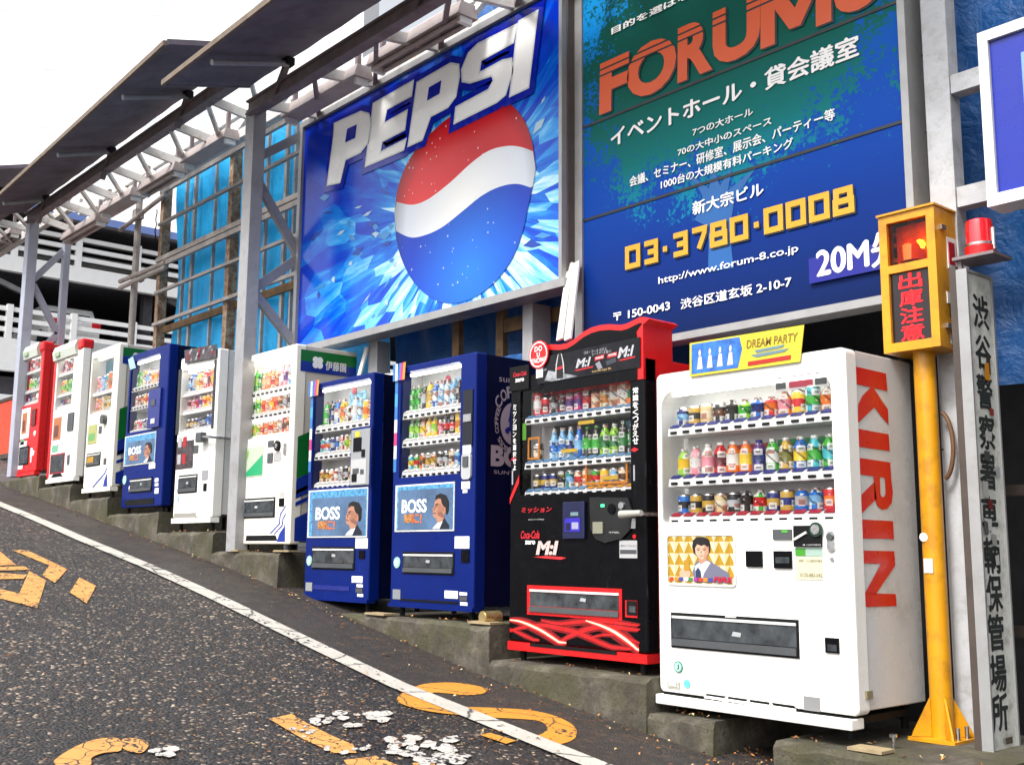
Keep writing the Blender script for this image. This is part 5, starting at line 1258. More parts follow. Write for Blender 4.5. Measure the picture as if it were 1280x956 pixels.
sp([(888, 152), (1013, 155), (1016, 207), (890, 203)], z6); sp([(960, 205), (1016, 207), (1016, 212), (940, 326), (896, 322)], z6); sp([(896, 322), (1019, 325), (1022, 373), (899, 377)], z6)
kl.build('side_lettering', PRINTR, K.t)
a = PX(*z6(895, 712), sx); c = PX(*z6(920, 740), sx); MB().box(sx, sx+.012, a.y, c.y, c.z, a.z).build('side_bracket', rgbm(150, 140, 110), K.t)
# yellow and blue banner on top (picture panel left generic)
bt = [PY(*q_, D-.014) for q_ in ((862, 429), (1005, 406), (1000, 452), (862, 471))]
MB().prism([tuple(q_) for q_ in bt], (0, .004, 0)).build('top_banner', rgbm(238, 222, 60), K.t)
bl_ = lambda u, v: tuple(bt[0].lerp(bt[1], u).lerp(bt[3].lerp(bt[2], u), v)+Vector((0, -.0015, 0)))
MB().poly([bl_(.02, .05), bl_(.46, .05), bl_(.49, .4), bl_(.46, .93), bl_(.02, .93)]).build('banner_picture', mat('banner_blue', lin(45, 105, 190), .4, var=.5, scale=22), K.t)
mb = MB(); rg = random.Random(4)
for i in range(4):
    u = .10+.095*i; o_ = Vector((0, -.001, 0))
    mb.poly([Vector(bl_(u-.025, .82))+o_, Vector(bl_(u+.03, .82))+o_, Vector(bl_(u+.018, .45))+o_, Vector(bl_(u-.012, .45))+o_])
    mb.poly([Vector(bl_(u+.012*math.cos(a), .34+.10*math.sin(a)))+o_ for a in [j*.6283 for j in range(10)]])
mb.build('banner_figures', rgbm(232, 222, 212), K.t)
mb = MB()
fm = lambda a, b: Vector(bl_(a, b))+Vector((0, -.001, 0))
text(mb, 'DREAM PARTY', lambda a, b: fm(a, 1-b), .53, .58, .96, .82, bold=.02); mb.build('banner_lettering', rgbm(150, 120, 40), K.t)
MB().poly([fm(.55, .80), fm(.92, .78), fm(.92, .90), fm(.55, .92)]).build('banner_ribbon', rgbm(200, 40, 30), K.t)
mb = MB(); mb.poly([fm(.60, .50), fm(.86, .46), fm(.84, .54), (fm(.62, .58))]); mb.poly([fm(.57, .62), fm(.90, .58), fm(.86, .67), fm(.62, .71)]); mb.build('banner_text_block', rgbm(120, 150, 160), K.t)

# ---------------------------------------------------------------- black and red machine
def c4(x, y): return (630+x/4.78, 600+y/4.78)
def c6(x, y): return (630+x/5.975, 460+y/5.975)
def c7(x, y): return (700+x/6.83, 380+y/6.83)
def c8(x, y): return (600+x/7.97, 380+y/7.97)
def c2(x, y): return (620+x/2.077, 390+y/2.077)
op = rect((648, 486), (788, 471), (649.5, 620), (788.5, 612)); op = (op[0]+.01, op[1], op[2], op[3])
CK = machine('black and red machine with a wavy red crest and red light streaks', (-5.435, -4.247), (-.56, 1.14), .6, BLACK, RED, op, -.68, r_open=.012, inner=mat('display_grey', (.66, .63, .63), .5), glow=0)
MB().box(-5.437, -4.245, D-.006, D+.5, -.615, -.563).build('skirt', RED, CK.t)
crest = [c8(640, 420), c8(700, 402), c7(0, 345), c7(60, 335), c7(120, 300), c7(200, 237), c7(270, 200), c7(340, 180), c7(420, 172), c7(520, 178), c7(570, 166), c7(620, 142), c7(680, 112), c7(725, 110), c7(760, 128), c7(778, 160)]
cr = [PY(u, v, D-.008) for u, v in crest]
xr = -4.247; cr[-1].x = xr
low = [Vector((xr, D-.008, .98)), Vector((cr[0].x, D-.008, 1.06))]
body = [tuple(q_) for q_ in cr]+[(xr, D-.008, 1.0), (cr[0].x, D-.008, 1.0)]
MB().prism(body, (0, .26, 0), 0, side=0).build('crest', RED, CK.t)
innr = [(q_.x-(.02 if i > 12 else 0), D-.0105, q_.z-(.035 if i < 14 else .06)) for i, q_ in enumerate(cr)]
innr[-1] = (xr-.045, D-.0105, innr[-1][2]); innr[-2] = (xr-.05, D-.0105, innr[-2][2])
MB().poly(innr+[(xr-.045, D-.0105, 1.0), (cr[0].x, D-.0105, 1.0)]).build('crest_panel', BLACK, CK.t)
MB().box(-5.43, -4.6, D+.1, D+.55, 1.05, 1.16).build('top_housing', RED, CK.t)
# banner of posters across the head
hb = [PY(*c8(570, 540), D-.016), PY(800, 421, D-.016), PY(800, 459, D-.016), PY(*c8(570, 800), D-.016)]
MB().prism([tuple(q_) for q_ in hb], (0, .003, 0)).build('head_banner', mat('banner_black', (.010, .010, .013), .2, var=.6, scale=9, spec=.2), CK.t)
hq = lambda u, v, k=0: Vector(hb[0].lerp(hb[1], u).lerp(hb[3].lerp(hb[2], u), v))+Vector((0, -.001-.0006*k, 0))
ht = lambda body, u0, v0, u1, v1, m, **kk: (lambda mb: (text(mb, body, lambda a, b: hq(a, b, 2), u0, v1, u1, v0, **kk), mb.build('banner_lettering', m, CK.t)))(MB())
SILV = rgbm(205, 205, 210); RDP = rgbm(215, 30, 45)
MB().poly([hq(.12, .55), hq(.42, .95), hq(.16, .98), hq(.08, .9)]).build('smoke_print', mat('smoke_grey', (.25, .26, .28), .4, var=.7, scale=25), CK.t)
ht('M:I', .40, .34, .55, .66, SILV, bold=.03, shear=.25); ht('M:I', .80, .22, .95, .58, SILV, bold=.03, shear=.25)
for u0, u1 in ((.38, .57), (.80, .96)): MB().poly([hq(u0, .72 if u0 < .5 else .64, 1), hq(u1, .68 if u0 < .5 else .60, 1), hq(u1, .73 if u0 < .5 else .65, 1), hq(u0+.03, .76 if u0 < .5 else .68, 1)]).build('flash_print', RDP, CK.t)
for u0 in (.585, .735-.03): MB().poly([hq(u0, .38, 1), hq(u0+.09, .34, 1), hq(u0+.09, .48, 1), hq(u0, .52, 1)]).build('tag_print', RDP, CK.t)
ht('WINNER', .592, .47, .668, .39, PRINTW) ; ht('WINNER', .712, .45, .788, .37, PRINTW)
ht('コカ・コーラ ゼロで', .48, .22, .70, .12, SILV); ht('ミッションを選べ!', .56, .33, .74, .23, SILV); ht('cocacola.jp', .56, .93, .74, .83, rgbm(230, 190, 120)); ht('new', .03, .42, .08, .35, SILV); ht('Coca-Cola', .02, .55, .10, .47, SILV)
MB().poly([hq(.59, .62, 1), hq(.63, .55, 1), hq(.66, .80, 1), hq(.62, .85, 1)]).build('photo_print', rgbm(150, 150, 160), CK.t); MB().poly([hq(.69, .60, 1), hq(.78, .52, 1), hq(.79, .68, 1), hq(.70, .75, 1)]).build('photo_print', rgbm(60, 66, 78), CK.t)
btl = [(-.2, 0), (-.2, .25), (-.13, .36), (-.21, .5), (-.2, .62), (-.08, .82), (-.07, 1), (.07, 1), (.08, .82), (.2, .62), (.21, .5), (.13, .36), (.2, .25), (.2, 0)]
MB().poly([hq(.24+a*.16, .92-b*.95, 2) for a, b in btl]).build('bottle_print', rgbm(28, 20, 20), CK.t)
for s_g in (-1, 1): MB().poly([hq(.24+s_g*.036, .75, 3), hq(.24+s_g*.03, .40, 3), hq(.24+s_g*.012, .02, 3), hq(.24+s_g*.02, .02, 3), hq(.24+s_g*.042, .40, 3), hq(.24+s_g*.046, .75, 3)]).build('glint_print', SILV, CK.t)
MB().poly([hq(.21, .50, 3), hq(.27, .47, 3), hq(.27, .57, 3), hq(.21, .60, 3)]).build('bottle_label_print', RDP, CK.t)
# left upper corner plate
a, c = PY(640, 459, D-.012), PY(658, 484, D-.012)
fbox(CK, 'corner_plate', -5.432, c.x+.02, c.z-.01, a.z, BLACKM, .003, .008)
ftext(CK, 'corner_lettering', 'zero', 644, 478, 655, 472, PRINTW, off=.0125, bold=.03); ftext(CK, 'corner_lettering', 'Coca-Cola', 641.5, 471.5, 658, 463, RDP, off=.0125, bold=.03, shear=.3)
# round badge
c = PY(673, 443, D-.03); rb = .092
MB().tube((c.x, D-.030, c.z), (c.x, D-.022, c.z), rb, 32).build('round_badge', RED, CK.t)
mb = MB(); stroke(mb, [(c.x+rb*.86*math.cos(R_(a*10)), c.z+rb*.86*math.sin(R_(a*10))) for a in range(36)], .008, onY(D-.0315), 0, closed=True)
text(mb, 'DO', onY(D-.0315), c.x-.035, c.z+.02, c.x+.035, c.z+.055, bold=.02, spacing=1.2); text(mb, 'U', onY(D-.0315), c.x-.014, c.z-.018, c.x+.014, c.z+.014, bold=.02); text(mb, 'KNOW?', onY(D-.0315), c.x-.068, c.z-.055, c.x+.068, c.z-.022, bold=.02)
mb.build('badge_lettering', PRINTW, CK.t)
MB().box(c.x-.03, c.x+.03, D-.0215, D+.04, c.z-.15, c.z-.05).build('badge_stem', PAPER, CK.t)
# pillars with vertical lettering
mb = MB()
for i, ch in enumerate('ミッションを選択せよ'):
    u, v = 643.5-.3*i*.1, 509+8.4*i; p_ = PY(u, v, D-.003); text(mb, ch, onY(D-.0035), p_.x-.016, p_.z-.017, p_.x+.016, p_.z+.017, bold=.02)
mb.build('pillar_lettering', PRINTW, CK.t); mb = MB()
for i, ch in enumerate('常識をくつがえせ'):
    u, v = 794.5, 488+9*i; p_ = PY(u, v, D-.003); text(mb, ch, onY(D-.0035), p_.x-.021, p_.z-.018, p_.x+.021, p_.z+.018, bold=.025)
mb.build('pillar_lettering', PRINTW, CK.t)
for u, v in ((642.5, 574), (793.5, 562)): p_ = PY(u, v, D); MB().poly([(p_.x-.03, D-.004, p_.z), (p_.x, D-.004, p_.z+.014), (p_.x+.035, D-.004, p_.z), (p_.x, D-.004, p_.z-.014)]).build('arrow_print', RDP, CK.t)
for u, v in ((641, 596), (793, 590)): p_ = PY(u, v, D); MB().box(p_.x-.005, p_.x+.006, D-.004, D-.001, p_.z-.05, p_.z+.04).build('pillar_glint', rgbm(180, 180, 190), CK.t)
a = PY(638, 600, D); c = PY(648, 622, D); MB().poly([(a.x, D-.004, c.z), (a.x+.09, D-.004, a.z+.03), (a.x+.09, D-.004, a.z-.02), (a.x, D-.004, c.z-.04)]).build('red_flash', RED, CK.t)
# shelves and drinks
rows = [(c6(150, 372), c6(920, 272)), (c6(155, 700), c6(920, 637)), (c6(160, 912), c6(930, 870))]
ck_z = [(PY(*a, D+.05).z+PY(*c, D+.05).z)/2 for a, c in rows]
skyt, ort = rgbm(110, 165, 215), rgbm(240, 165, 60)
t2 = [skyt]*7+[ort]*5
for i, zz in enumerate(ck_z): shelf(CK, zz, op[0]+.02, op[1]-.002, 12, skyt, th=.052, tagm2=t2 if i == 2 else None)
kx0, kx1 = op[0]+.05, op[1]-.02; CN = 'black and red machine'
place_drinks(CK, 'top', ck_z[0], [(c_, 'red', 'white', .165), (c_, 'red', 'maroon', .12), (c_, 'black', 'silver', .12), (c_, 'maroon', 'dark', .13), (c_, 'magenta', 'purple', .125), (c_, 'magenta', 'purple', .125), (c_, 'maroon', 'red', .13),
     (c_, 'peach', 'cream', .11), (c_, 'gold', 'amber', .115), (k_2, 'cream', 'white', .15), (k_2, 'cream', 'white', .15), (b_, 'orange', 'leaf', .15)], kx0, kx1, CN)
place_drinks(CK, 'middle', ck_z[1], [(c_, 'brown', 'cream', .115), None, (s_, 'sky', 'blue', .20), (s_, 'sky', 'blue', .20), (s_, 'sky', 'navy', .20), (s_, 'blue', 'sky', .20), (b_, 'dark', 'green', .19), (b_, 'dark', 'green', .19), (b_, 'lime', 'leaf', .19), (b_, 'lime', 'leaf', .19), (b_, 'dark', 'leaf', .20), (b_, 'dark', 'leaf', .20)], kx0, kx1, CN)
place_drinks(CK, 'bottom', ck_z[2], [(c_, 'dark', 'gold', .10), (c_, 'navy', 'gold', .10), (c_, 'navy', 'gold', .10), (c_, 'olive', 'black', .115), (c_, 'teal', 'sky', .115), (c_, 'cream', 'red', .11), (c_, 'cream', 'orange', .12), (c_, 'green', 'red', .11), (c_, 'yellow', 'peach', .11), (c_, 'sky', 'white', .11), (c_, 'cream', 'brown', .11), None], kx0, kx1, CN)
OFR = rgbm(245, 150, 30)
def pframe(M, x0, x1, z0, z1, y=D+.04, w=.014):
    MB().box(x0, x1, y, y+.004, z1-w, z1).box(x0, x1, y, y+.004, z0, z0+w).box(x0, x0+w, y, y+.004, z0+w, z1-w).box(x1-w, x1, y, y+.004, z0+w, z1-w).build('promo_frame', OFR, M.t)
pw_ = (kx1-kx0)/12
pframe(CK, kx0-.02, kx0+pw_*1.25, ck_z[1]+.01, ck_z[1]+.155); pframe(CK, kx0+pw_*6.75, kx0+pw_*11.4, ck_z[2]+.01, ck_z[2]+.15)
for x_, z_ in ((kx0+pw_*6, ck_z[1]+.20), (kx0+pw_*4, ck_z[1]+.035), (kx0+pw_*8.6, ck_z[2]+.035), (kx0+pw_*8.6, ck_z[2]+.15)): MB().box(x_, x_+.14, D+.034, D+.037, z_, z_+.022).build('promo_tag', rgbm(250, 205, 60), CK.t)
MB().box(op[0]-.002, op[0]+.035, D+.02, D+.024, ck_z[1]+.14, ck_z[1]+.25).build('promo_card', rgbm(110, 190, 50), CK.t)
MB().box(kx0+pw_*9.8, op[1]-.003, D+.15, D+.155, ck_z[1]+.01, ck_z[1]+.21).build('backing_card', rgbm(60, 150, 190), CK.t)
MB().box(op[0]+.02, op[1]-.003, D+.17, D+.175, ck_z[0]+.04, op[3]-.01).build('backing_card', rgbm(38, 28, 32), CK.t)
MB().box(kx0+.1, op[1]-.003, D+.165, D+.17, ck_z[1]+.01, ck_z[0]-.06).build('backing_card', rgbm(30, 30, 36), CK.t)
# lower door
ftext(CK, 'door_lettering', 'ミッション', *c4(105, 195), *c4(285, 158), RDP, off=.004, bold=.04, shear=.15); ftext(CK, 'door_lettering', 'www.cocacola.jp', *c4(145, 240), *c4(240, 229), GREYL, off=.004)
ftext(CK, 'door_lettering', 'Coca-Cola', *c4(100, 350), *c4(212, 300), RDP, off=.004, bold=.03, shear=.35); ftext(CK, 'door_lettering', 'zero', *c4(125, 383), *c4(186, 360), PRINTW, off=.004, bold=.04); ftext(CK, 'door_lettering', 'M:I', *c4(190, 446), *c4(326, 362), rgbm(232, 205, 200), off=.006, bold=.05, shear=.2)
mb = MB(); mb.poly([PY(*c4(*q_), D-.0045) for q_ in ((175, 458), (250, 452), (345, 458), (372, 464), (340, 474), (240, 466))]); mb.build('flash_print', rgbm(235, 50, 55), CK.t)
feat(CK, 'card_reader', *c4(362, 132), *c4(492, 350), rgbm(16, 24, 70), th=.016, bevel=.004); feat(CK, 'reader_screen', *c4(412, 192), *c4(458, 212), rgbm(120, 150, 160), off=.0195, th=.002); feat(CK, 'reader_pad', *c4(378, 228), *c4(470, 306), rgbm(52, 40, 190), off=.0195, th=.002); feat(CK, 'reader_mark', *c4(420, 252), *c4(460, 292), rgbm(170, 170, 200), off=.022, th=.001); feat(CK, 'reader_mark', *c4(385, 256), *c4(410, 300), rgbm(15, 12, 60), off=.022, th=.001)
pc = [(510, 102), (740, 104), (762, 180), (750, 300), (700, 350), (600, 375), (545, 350), (515, 290)]
MB().prism([tuple(PY(*c4(*q_), D-.014)) for q_ in pc], (0, .013, 0)).build('coin_panel', rgbm(20, 21, 22), CK.t)
c = PY(*c4(600, 152), D); MB().box(c.x-.014, c.x+.014, D-.017, D-.0145, c.z-.008, c.z+.008).build('ready_light', mat('ready_green', (.05, .9, .25), .3, var=0, emit=1.2), CK.t)
c = PY(*c4(655, 172), D); MB().tube((c.x, D-.0145, c.z), (c.x, D-.022, c.z), .03, 18).build('return_knob', BLACK, CK.t); c = PY(*c4(714, 152), D); MB().tube((c.x, D-.0145, c.z), (c.x, D-.024, c.z), .021, 18).build('coin_slot', CHROME, CK.t)
feat(CK, 'bill_slot', *c4(545, 250), *c4(604, 318), rgbm(150, 150, 130), off=.0145, th=.008); ftext(CK, 'panel_lettering', '千円札', *c4(625, 318), *c4(690, 306), GREYL, off=.0155)
feat(CK, 'label', *c4(692, 360), *c4(798, 466), rgbm(195, 196, 198), th=.001); feat(CK, 'label_band', *c4(697, 415), *c4(795, 440), rgbm(80, 82, 86), off=.0045, th=.0008); ftext(CK, 'label_lettering', '硬貨はゆっくり入れてください', *c4(698, 398), *c4(792, 384), rgbm(90, 90, 95), off=.0055)
c = PY(*c4(782, 336), D); MB().tube((c.x, D-.0005, c.z), (c.x, D-.006, c.z), .013, 14).build('red_button', RED, CK.t); feat(CK, 'lock_plate', *c4(752, 228), *c4(792, 288), CHROME, th=.006)
a = PY(*c4(146, 622), D); c = PY(*c4(704, 838), D); rz1 = a.z; 
fbox(CK, 'flap_surround', a.x-.006, c.x+.006, c.z-.002, a.z-.004, RED, .003, .003)
flap(CK, *c4(152, 634), *c4(702, 832)); feat(CK, 'coin_outlet_surround', *c4(728, 716), *c4(800, 822), RED, th=.003); feat(CK, 'coin_outlet', *c4(738, 718), *c4(800, 808), BLACKM, off=.0065, th=.003); feat(CK, 'coin_cup', *c4(755, 750), *c4(794, 790), FLAP, off=.0105, th=.002)
# light streak print at the foot
zlo, zhi = -.54, -.39; xa, xb = CK.x0+.012, CK.x1-.06
GLOW = [mat('streak_dark_red', (.16, .004, .006), .3), mat('streak_red', (.55, .01, .012), .3), mat('streak_pink', (.85, .25, .16), .3), mat('streak_pale', (.9, .68, .5), .3)]
sm = MB()
def streak(pts, ws):
    P = [PY(*c4(*q_), D-.003) for q_ in pts]; P2 = [(q_.x, q_.z) for q_ in P]
    Q = []; 
    for i in range(len(P2)-1):
        for k in range(5):
            t_ = k/5; p0, p1, p2, p3 = P2[max(i-1, 0)], P2[i], P2[i+1], P2[min(i+2, len(P2)-1)]
            Q.append(tuple(.5*((2*p1[c])+(-p0[c]+p2[c])*t_+(2*p0[c]-5*p1[c]+4*p2[c]-p3[c])*t_*t_+(-p0[c]+3*p1[c]-3*p2[c]+p3[c])*t_**3) for c in (0, 1)))
    Q.append(P2[-1]); Q = [(max(xa, min(xb, x)), max(zlo, z)) for x, z in Q]
    n = len(Q)
    for k, w_i in enumerate(ws):
        if w_i: stroke(sm, Q, [w_i*(.35+.65*math.sin(math.pi*(i+.5)/n)) for i in range(n)], onY(D-.003-.0007*k-.00012*streak.i), k)
    streak.i += 1
streak.i = 0
c5 = lambda x, y: ((620+x/5.333-630)*4.78, (780+y/5.333-600)*4.78)
def st5(P, ws): streak([c5(*q_) for q_ in P], ws)
st5([(92, -30), (150, -22), (215, 0), (300, 40), (380, 90), (440, 132), (470, 155)], (.075, .04, .020, .010))
st5([(600, -25), (700, 8), (790, 50), (870, 105), (930, 155), (975, 200)], (.09, .045, .022, .011))
st5([(92, 45), (180, 20), (300, 5), (420, 25), (540, 55), (680, 115), (800, 165), (900, 215)], (.05, .022, 0, 0))
st5([(420, 118), (480, 85), (560, 50), (650, 22), (760, 15), (870, 28), (970, 42)], (.05, .024, 0, 0))
st5([(92, 30), (160, 60), (220, 88), (290, 118)], (.035, .014, 0, 0))
st5([(300, -28), (420, -5), (560, -18), (700, -22), (850, -5), (970, 10)], (.05, .018, 0, 0))
st5([(640, 85), (720, 70), (800, 72), (880, 90), (965, 130)], (.03, .011, 0, 0))
sm.build('light_streaks', GLOW, CK.t)
feat(CK, 'vent', 664, 803, 772, 818, BLACKM, off=.0075, th=.003)
# steel lock bar in front
a = PY(*c4(712, 204), D-.07); MB().tube((a.x, D-.07, a.z), (CK.x1+.012, D-.07, a.z+.0), .014, 12).build('lock_bar', CHROME, CK.t, smooth=True)
MB().tube((a.x-.02, D-.07, a.z), (a.x+.14, D-.07, a.z+.005), .024, 12, r2=.017).build('padlock', rgbm(190, 188, 180), CK.t, smooth=True); MB().tube((a.x+.02, D-.07, a.z), (a.x+.02, D-.013, a.z), .013, 10).build('lock_bracket', CHROME, CK.t)
MB().tube((CK.x1+.012, D-.07, a.z), (CK.x1+.012, D+.25, a.z), .013, 10).build('lock_arm', CHROME, CK.t)

# ---------------------------------------------------------------- two royal blue machines
def b5(x, y): return (370+x/5.032, 590+y/5.032)
def b7(x, y): return (480+x/7.11, 430+y/7.11)
def b2(x, y): return (300+x/2.5167, 400+y/2.5167)
def a8(x, y): return (360+x/7.97, 440+y/7.97)
BOSSP = mat('advert_sky', lin(78, 104, 136), .3, var=.3, scale=4); ICEP = mat('advert_ice', lin(80, 145, 190), .3, var=.65, scale=34)
RAINB = [rgbm(60, 130, 210), rgbm(220, 60, 140), rgbm(240, 160, 60), rgbm(130, 200, 90), rgbm(240, 240, 240)]
def boss_advert(M, x0, x1, z0, z1, inset):
    fbox(M, 'advert_frame', x0, x1, z0, z1, GREYL, .003, .003)
    fbox(M, 'advert_border', x0+.025, x1-.01, z0+.012, z1-.012, ICEP, .0065, .001)
    ax0, ax1, az0, az1 = x0+inset, x1-inset*.35, z0+.014, z1-inset*.9
    fbox(M, 'advert', ax0, ax1, az0, az1, BOSSP, .008, .001)
    w, h = ax1-ax0, az1-az0
    advert_man_profile(M, ax0+w*.65, ax0+w*.95, az0+.002, az0+h*.84)
    mb = MB()
    lx0, lx1, lz0, lz1 = ax0+w*.07, ax0+w*.54, az0+h*.42, az0+h*.76
    # condensed serif capitals
    fmv = lambda a, b: (a, D-.0105, b); cw = (lx1-lx0)/4
    text(mb, 'BOSS', fmv, lx0, lz0, lx1, lz1, bold=.03); mb.build('advert_lettering', PRINTW, M.t)
    mb = MB(); text(mb, 'に!', fmv, ax0+w*.28, az0+h*.16, ax0+w*.45, az0+h*.40, bold=.05); mb.build('advert_lettering', rgbm(225, 120, 70), M.t)
    MB().box(ax0+w*.12, ax0+w*.28, D-.0105, D-.0095, az0+h*.18, az0+h*.39).build('advert_print', mat('can_row_print', lin(175, 120, 70), .3, var=.7, scale=60), M.t)
def rainbow_strip(M, tlx, tlz, w, h, xs0, xs1, zbot):
    mb = MB(); y = D-.018
    for k in range(5):
        mb.poly([(tlx+w*k/5, y, tlz-h), (tlx+w*(k+1)/5, y, tlz-h), (tlx+w*(k+1)/5+.012*(k > 1), y, tlz), (tlx+w*k/5+.012*(k > 1), y, tlz)], (0, 4, 0, 1, 2)[k])
    mb.build('corner_card', RAINB, M.t)
    mb = MB(); n = 7
    for k in range(n):
        z1 = tlz-h-(tlz-h-zbot)*k/n; z0 = tlz-h-(tlz-h-zbot)*(k+1)/n
        mb.poly([(xs0, D-.004, z0), (xs1, D-.004, z0), (xs1, D-.004, z1), (xs0, D-.004, z1)], (0, 5, 0, 4, 1, 4, 0)[k])
    mb.build('edge_sticker', RAINB+[rgbm(80, 175, 225)], M.t)
# --- right one
op = rect((500, 464), (576.5, 454.5), (494.7, 598), (574.8, 591)); op = (op[0]+.025, op[1], op[2], op[3])
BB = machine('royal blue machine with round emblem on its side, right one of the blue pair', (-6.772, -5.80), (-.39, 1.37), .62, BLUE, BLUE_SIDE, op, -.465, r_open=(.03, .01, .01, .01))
MB().box(-6.775, -5.797, D-.012, D+.06, -.40, -.375).build('skirt', BLUE, BB.t)
zs = [(PY(*p_, D+.05).z+PY(*q_, D+.05).z)/2 for p_, q_ in ((b2(503, 290), b2(690, 265)), (b2(502, 378), b2(690, 356)), (b2(500, 474), b2(690, 460)))]
for zz in zs: shelf(BB, zz, op[0]+.004, op[1]-.002, 10, PAPER, th=.062)
BN = 'right blue pair machine'; kx0, kx1 = op[0]+.02, op[1]-.01
place_drinks(BB, 'top', zs[0], [(b_, 'green', 'green', .19), (b_, 'green', 'green', .19), (b_, 'dark', 'silver', .19), (w_, 'yellow', 'gold', .20), (b_, 'blue', 'white', .20), (b_, 'clear', 'sky', .20), (b_, 'clear', 'white', .20), (b_, 'sky', 'clear', .19), (b_, 'black', 'dark', .18), (b_, 'black', 'dark', .18)], kx0, kx1, BN)
place_drinks(BB, 'middle', zs[1], [(b_, 'green', 'lime', .15), (b_, 'green', 'lime', .15), (b_, 'orange', 'yellow', .15), (b_, 'yellow', 'cream', .15), (b_, 'yellow', 'lime', .15), (c_, 'red', 'pink', .12), (c_, 'black', 'red', .14), (c_, 'black', 'red', .14), (c_, 'yellow', 'amber', .15), (c_, 'orange', 'red', .13)], kx0, kx1, BN)
place_drinks(BB, 'bottom', zs[2], [(c_, 'aqua', 'yellow', .115), (c_, 'green', 'red', .115), (c_, 'orange', 'brown', .12), (c_, 'brown', 'gold', .12), (c_, 'amber', 'gold', .12), (c_, 'black', 'silver', .12), (c_, 'black', 'silver', .12), (c_, 'cream', 'brown', .13), (c_, 'sky', 'blue', .12), (c_, 'green', 'red', .13)], kx0, kx1, BN)
MB().box(kx0+(kx1-kx0)*.55, kx0+(kx1-kx0)*.85, D+.10, D+.105, zs[0]+.02, zs[0]+.2).build('ice_card', mat('ice_print', lin(150, 205, 240), .2, var=.6, scale=25), BB.t)
c = Vector((kx0+(kx1-kx0)*.63, D+.09, zs[0]+.2)); MB().tube(c, c+Vector((0, .004, 0)), .03, 16).build('round_card', rgbm(215, 40, 80), BB.t)
feat(BB, 'control_strip', *b2(705, 222), *b2(733, 395), rgbm(14, 18, 34), th=.006); feat(BB, 'bill_slot', *b2(708, 298), *b2(732, 318), CHROME, off=.0095, th=.008); feat(BB, 'coin_slot', *b2(704, 395), *b2(730, 418), GREYL, th=.008)
a = PY(*b2(702, 420), D); c = PY(*b2(730, 500), D); MB().prism([(q_[0], D-.016, q_[1]) for q_ in rr(a.x, c.x, c.z, a.z, .03)], (0, .015, 0)).build('lock_plate', rgbm(200, 202, 205), BB.t); feat(BB, 'lock', *b2(708, 430), *b2(724, 460), GREYD, off=.0165, th=.008)
feat(BB, 'label', *b2(698, 508), *b2(724, 530), PAPER, th=.001); feat(BB, 'label', *b2(702, 534), *b2(716, 543), PAPER, th=.001)
a = rect(b2(492, 520), b2(677, 508), b2(488, 664), b2(675, 665)); boss_advert(BB, *a, .045)
flap(BB, *b2(514, 728), *b2(674, 802)); feat(BB, 'label', *b2(677, 680), *b2(722, 718), PAPER, th=.001); feat(BB, 'coin_outlet', *b2(698, 722), *b2(722, 762), BLACK, th=.004)
disc(BB, 'sticker', *b2(495, 762), .040, rgbm(185, 230, 215)); disc(BB, 'sticker_ring', *b2(495, 762), .030, rgbm(120, 205, 180), .0068); disc(BB, 'sticker_face', *b2(495, 762), .026, rgbm(205, 238, 226), .0075)
feat(BB, 'sticker', *b2(482, 846), *b2(505, 878), rgbm(150, 155, 160), th=.001); feat(BB, 'label', *b2(645, 850), *b2(686, 876), PAPER, th=.001); feat(BB, 'label', *b2(692, 855), *b2(715, 866), PAPER, th=.001); feat(BB, 'handle', *b2(692, 868), *b2(716, 883), GREYD, th=.004); feat(BB, 'label', *b2(694, 886), *b2(716, 898), PAPER, th=.001)
feat(BB, 'vent', *b2(508, 875), *b2(686, 893), BLACKM, th=.002)
a = PY(*b7(100, 185), D); rainbow_strip(BB, a.x, a.z, .15, .13, BB.x0+.012, BB.x0+.05, PY(494, 590, D).z)
# emblem on the side
ex = BB.x1-.004+.003; e0 = PX(641, 530, ex); cy_, cz_ = e0.y, e0.z; EM = mat('emblem_grey', lin(150, 140, 150), .4, var=.06)
mb = MB(); mb.poly([(ex, cy_+.115*math.cos(a*.2094), cz_+.15*math.sin(a*.2094)) for a in range(30)]); mb.build('side_emblem', EM, BB.t)
fc = [(-.25, .9), (.1, .95), (.4, .8), (.5, .4), (.35, .1), (.45, -.2), (.2, -.5), (-.15, -.55), (-.3, -.35), (-.45, -.55), (-.75, -.5), (-.8, -.3), (-.55, -.2), (-.35, -.15), (-.35, .05), (-.5, .15), (-.35, .4)]
MB().poly([(ex+.0008, cy_+.115*a*.8, cz_+.15*b*.9) for a, b in fc]).build('emblem_head', NAVYP, BB.t)
mb = MB()
def arctext(s_t, r0, a0, a1, size):
    for i, ch in enumerate(s_t):
        if ch == ' ': continue
        an = R_(a0+(a1-a0)*i/(len(s_t)-1)); u_ = Vector((math.cos(an), math.sin(an))); tdir = Vector((u_.y, -u_.x))
        f = lambda a, b, u_=u_, tdir=tdir: (ex, cy_+(u_*(r0+b)+tdir*a).x*.77, cz_+(u_*(r0+b)+tdir*a).y)
        text(mb, ch, f, -size*.42, 0, size*.42, size, bold=.02)
arctext('COFFEE', .185, 140, 40, .085); arctext('BOSS COFFEE', .175, 245, 150, .042)
bz = PX(626, 570, ex).z; b0 = PX(613.5, 581, ex); text(mb, 'BOSS', onX(ex), b0.y, bz-.075, b0.y+.50, bz+.075, bold=.05); text(mb, 'SUNTORY', onX(ex), cy_-.17, bz-.125, cy_+.17, bz-.10); text(mb, 'suntory', onX(ex), PX(624, 479, ex).y, PX(624, 479, ex).z, cy_+.16, PX(624, 479, ex).z+.05)
mb.build('side_lettering', EM, BB.t)
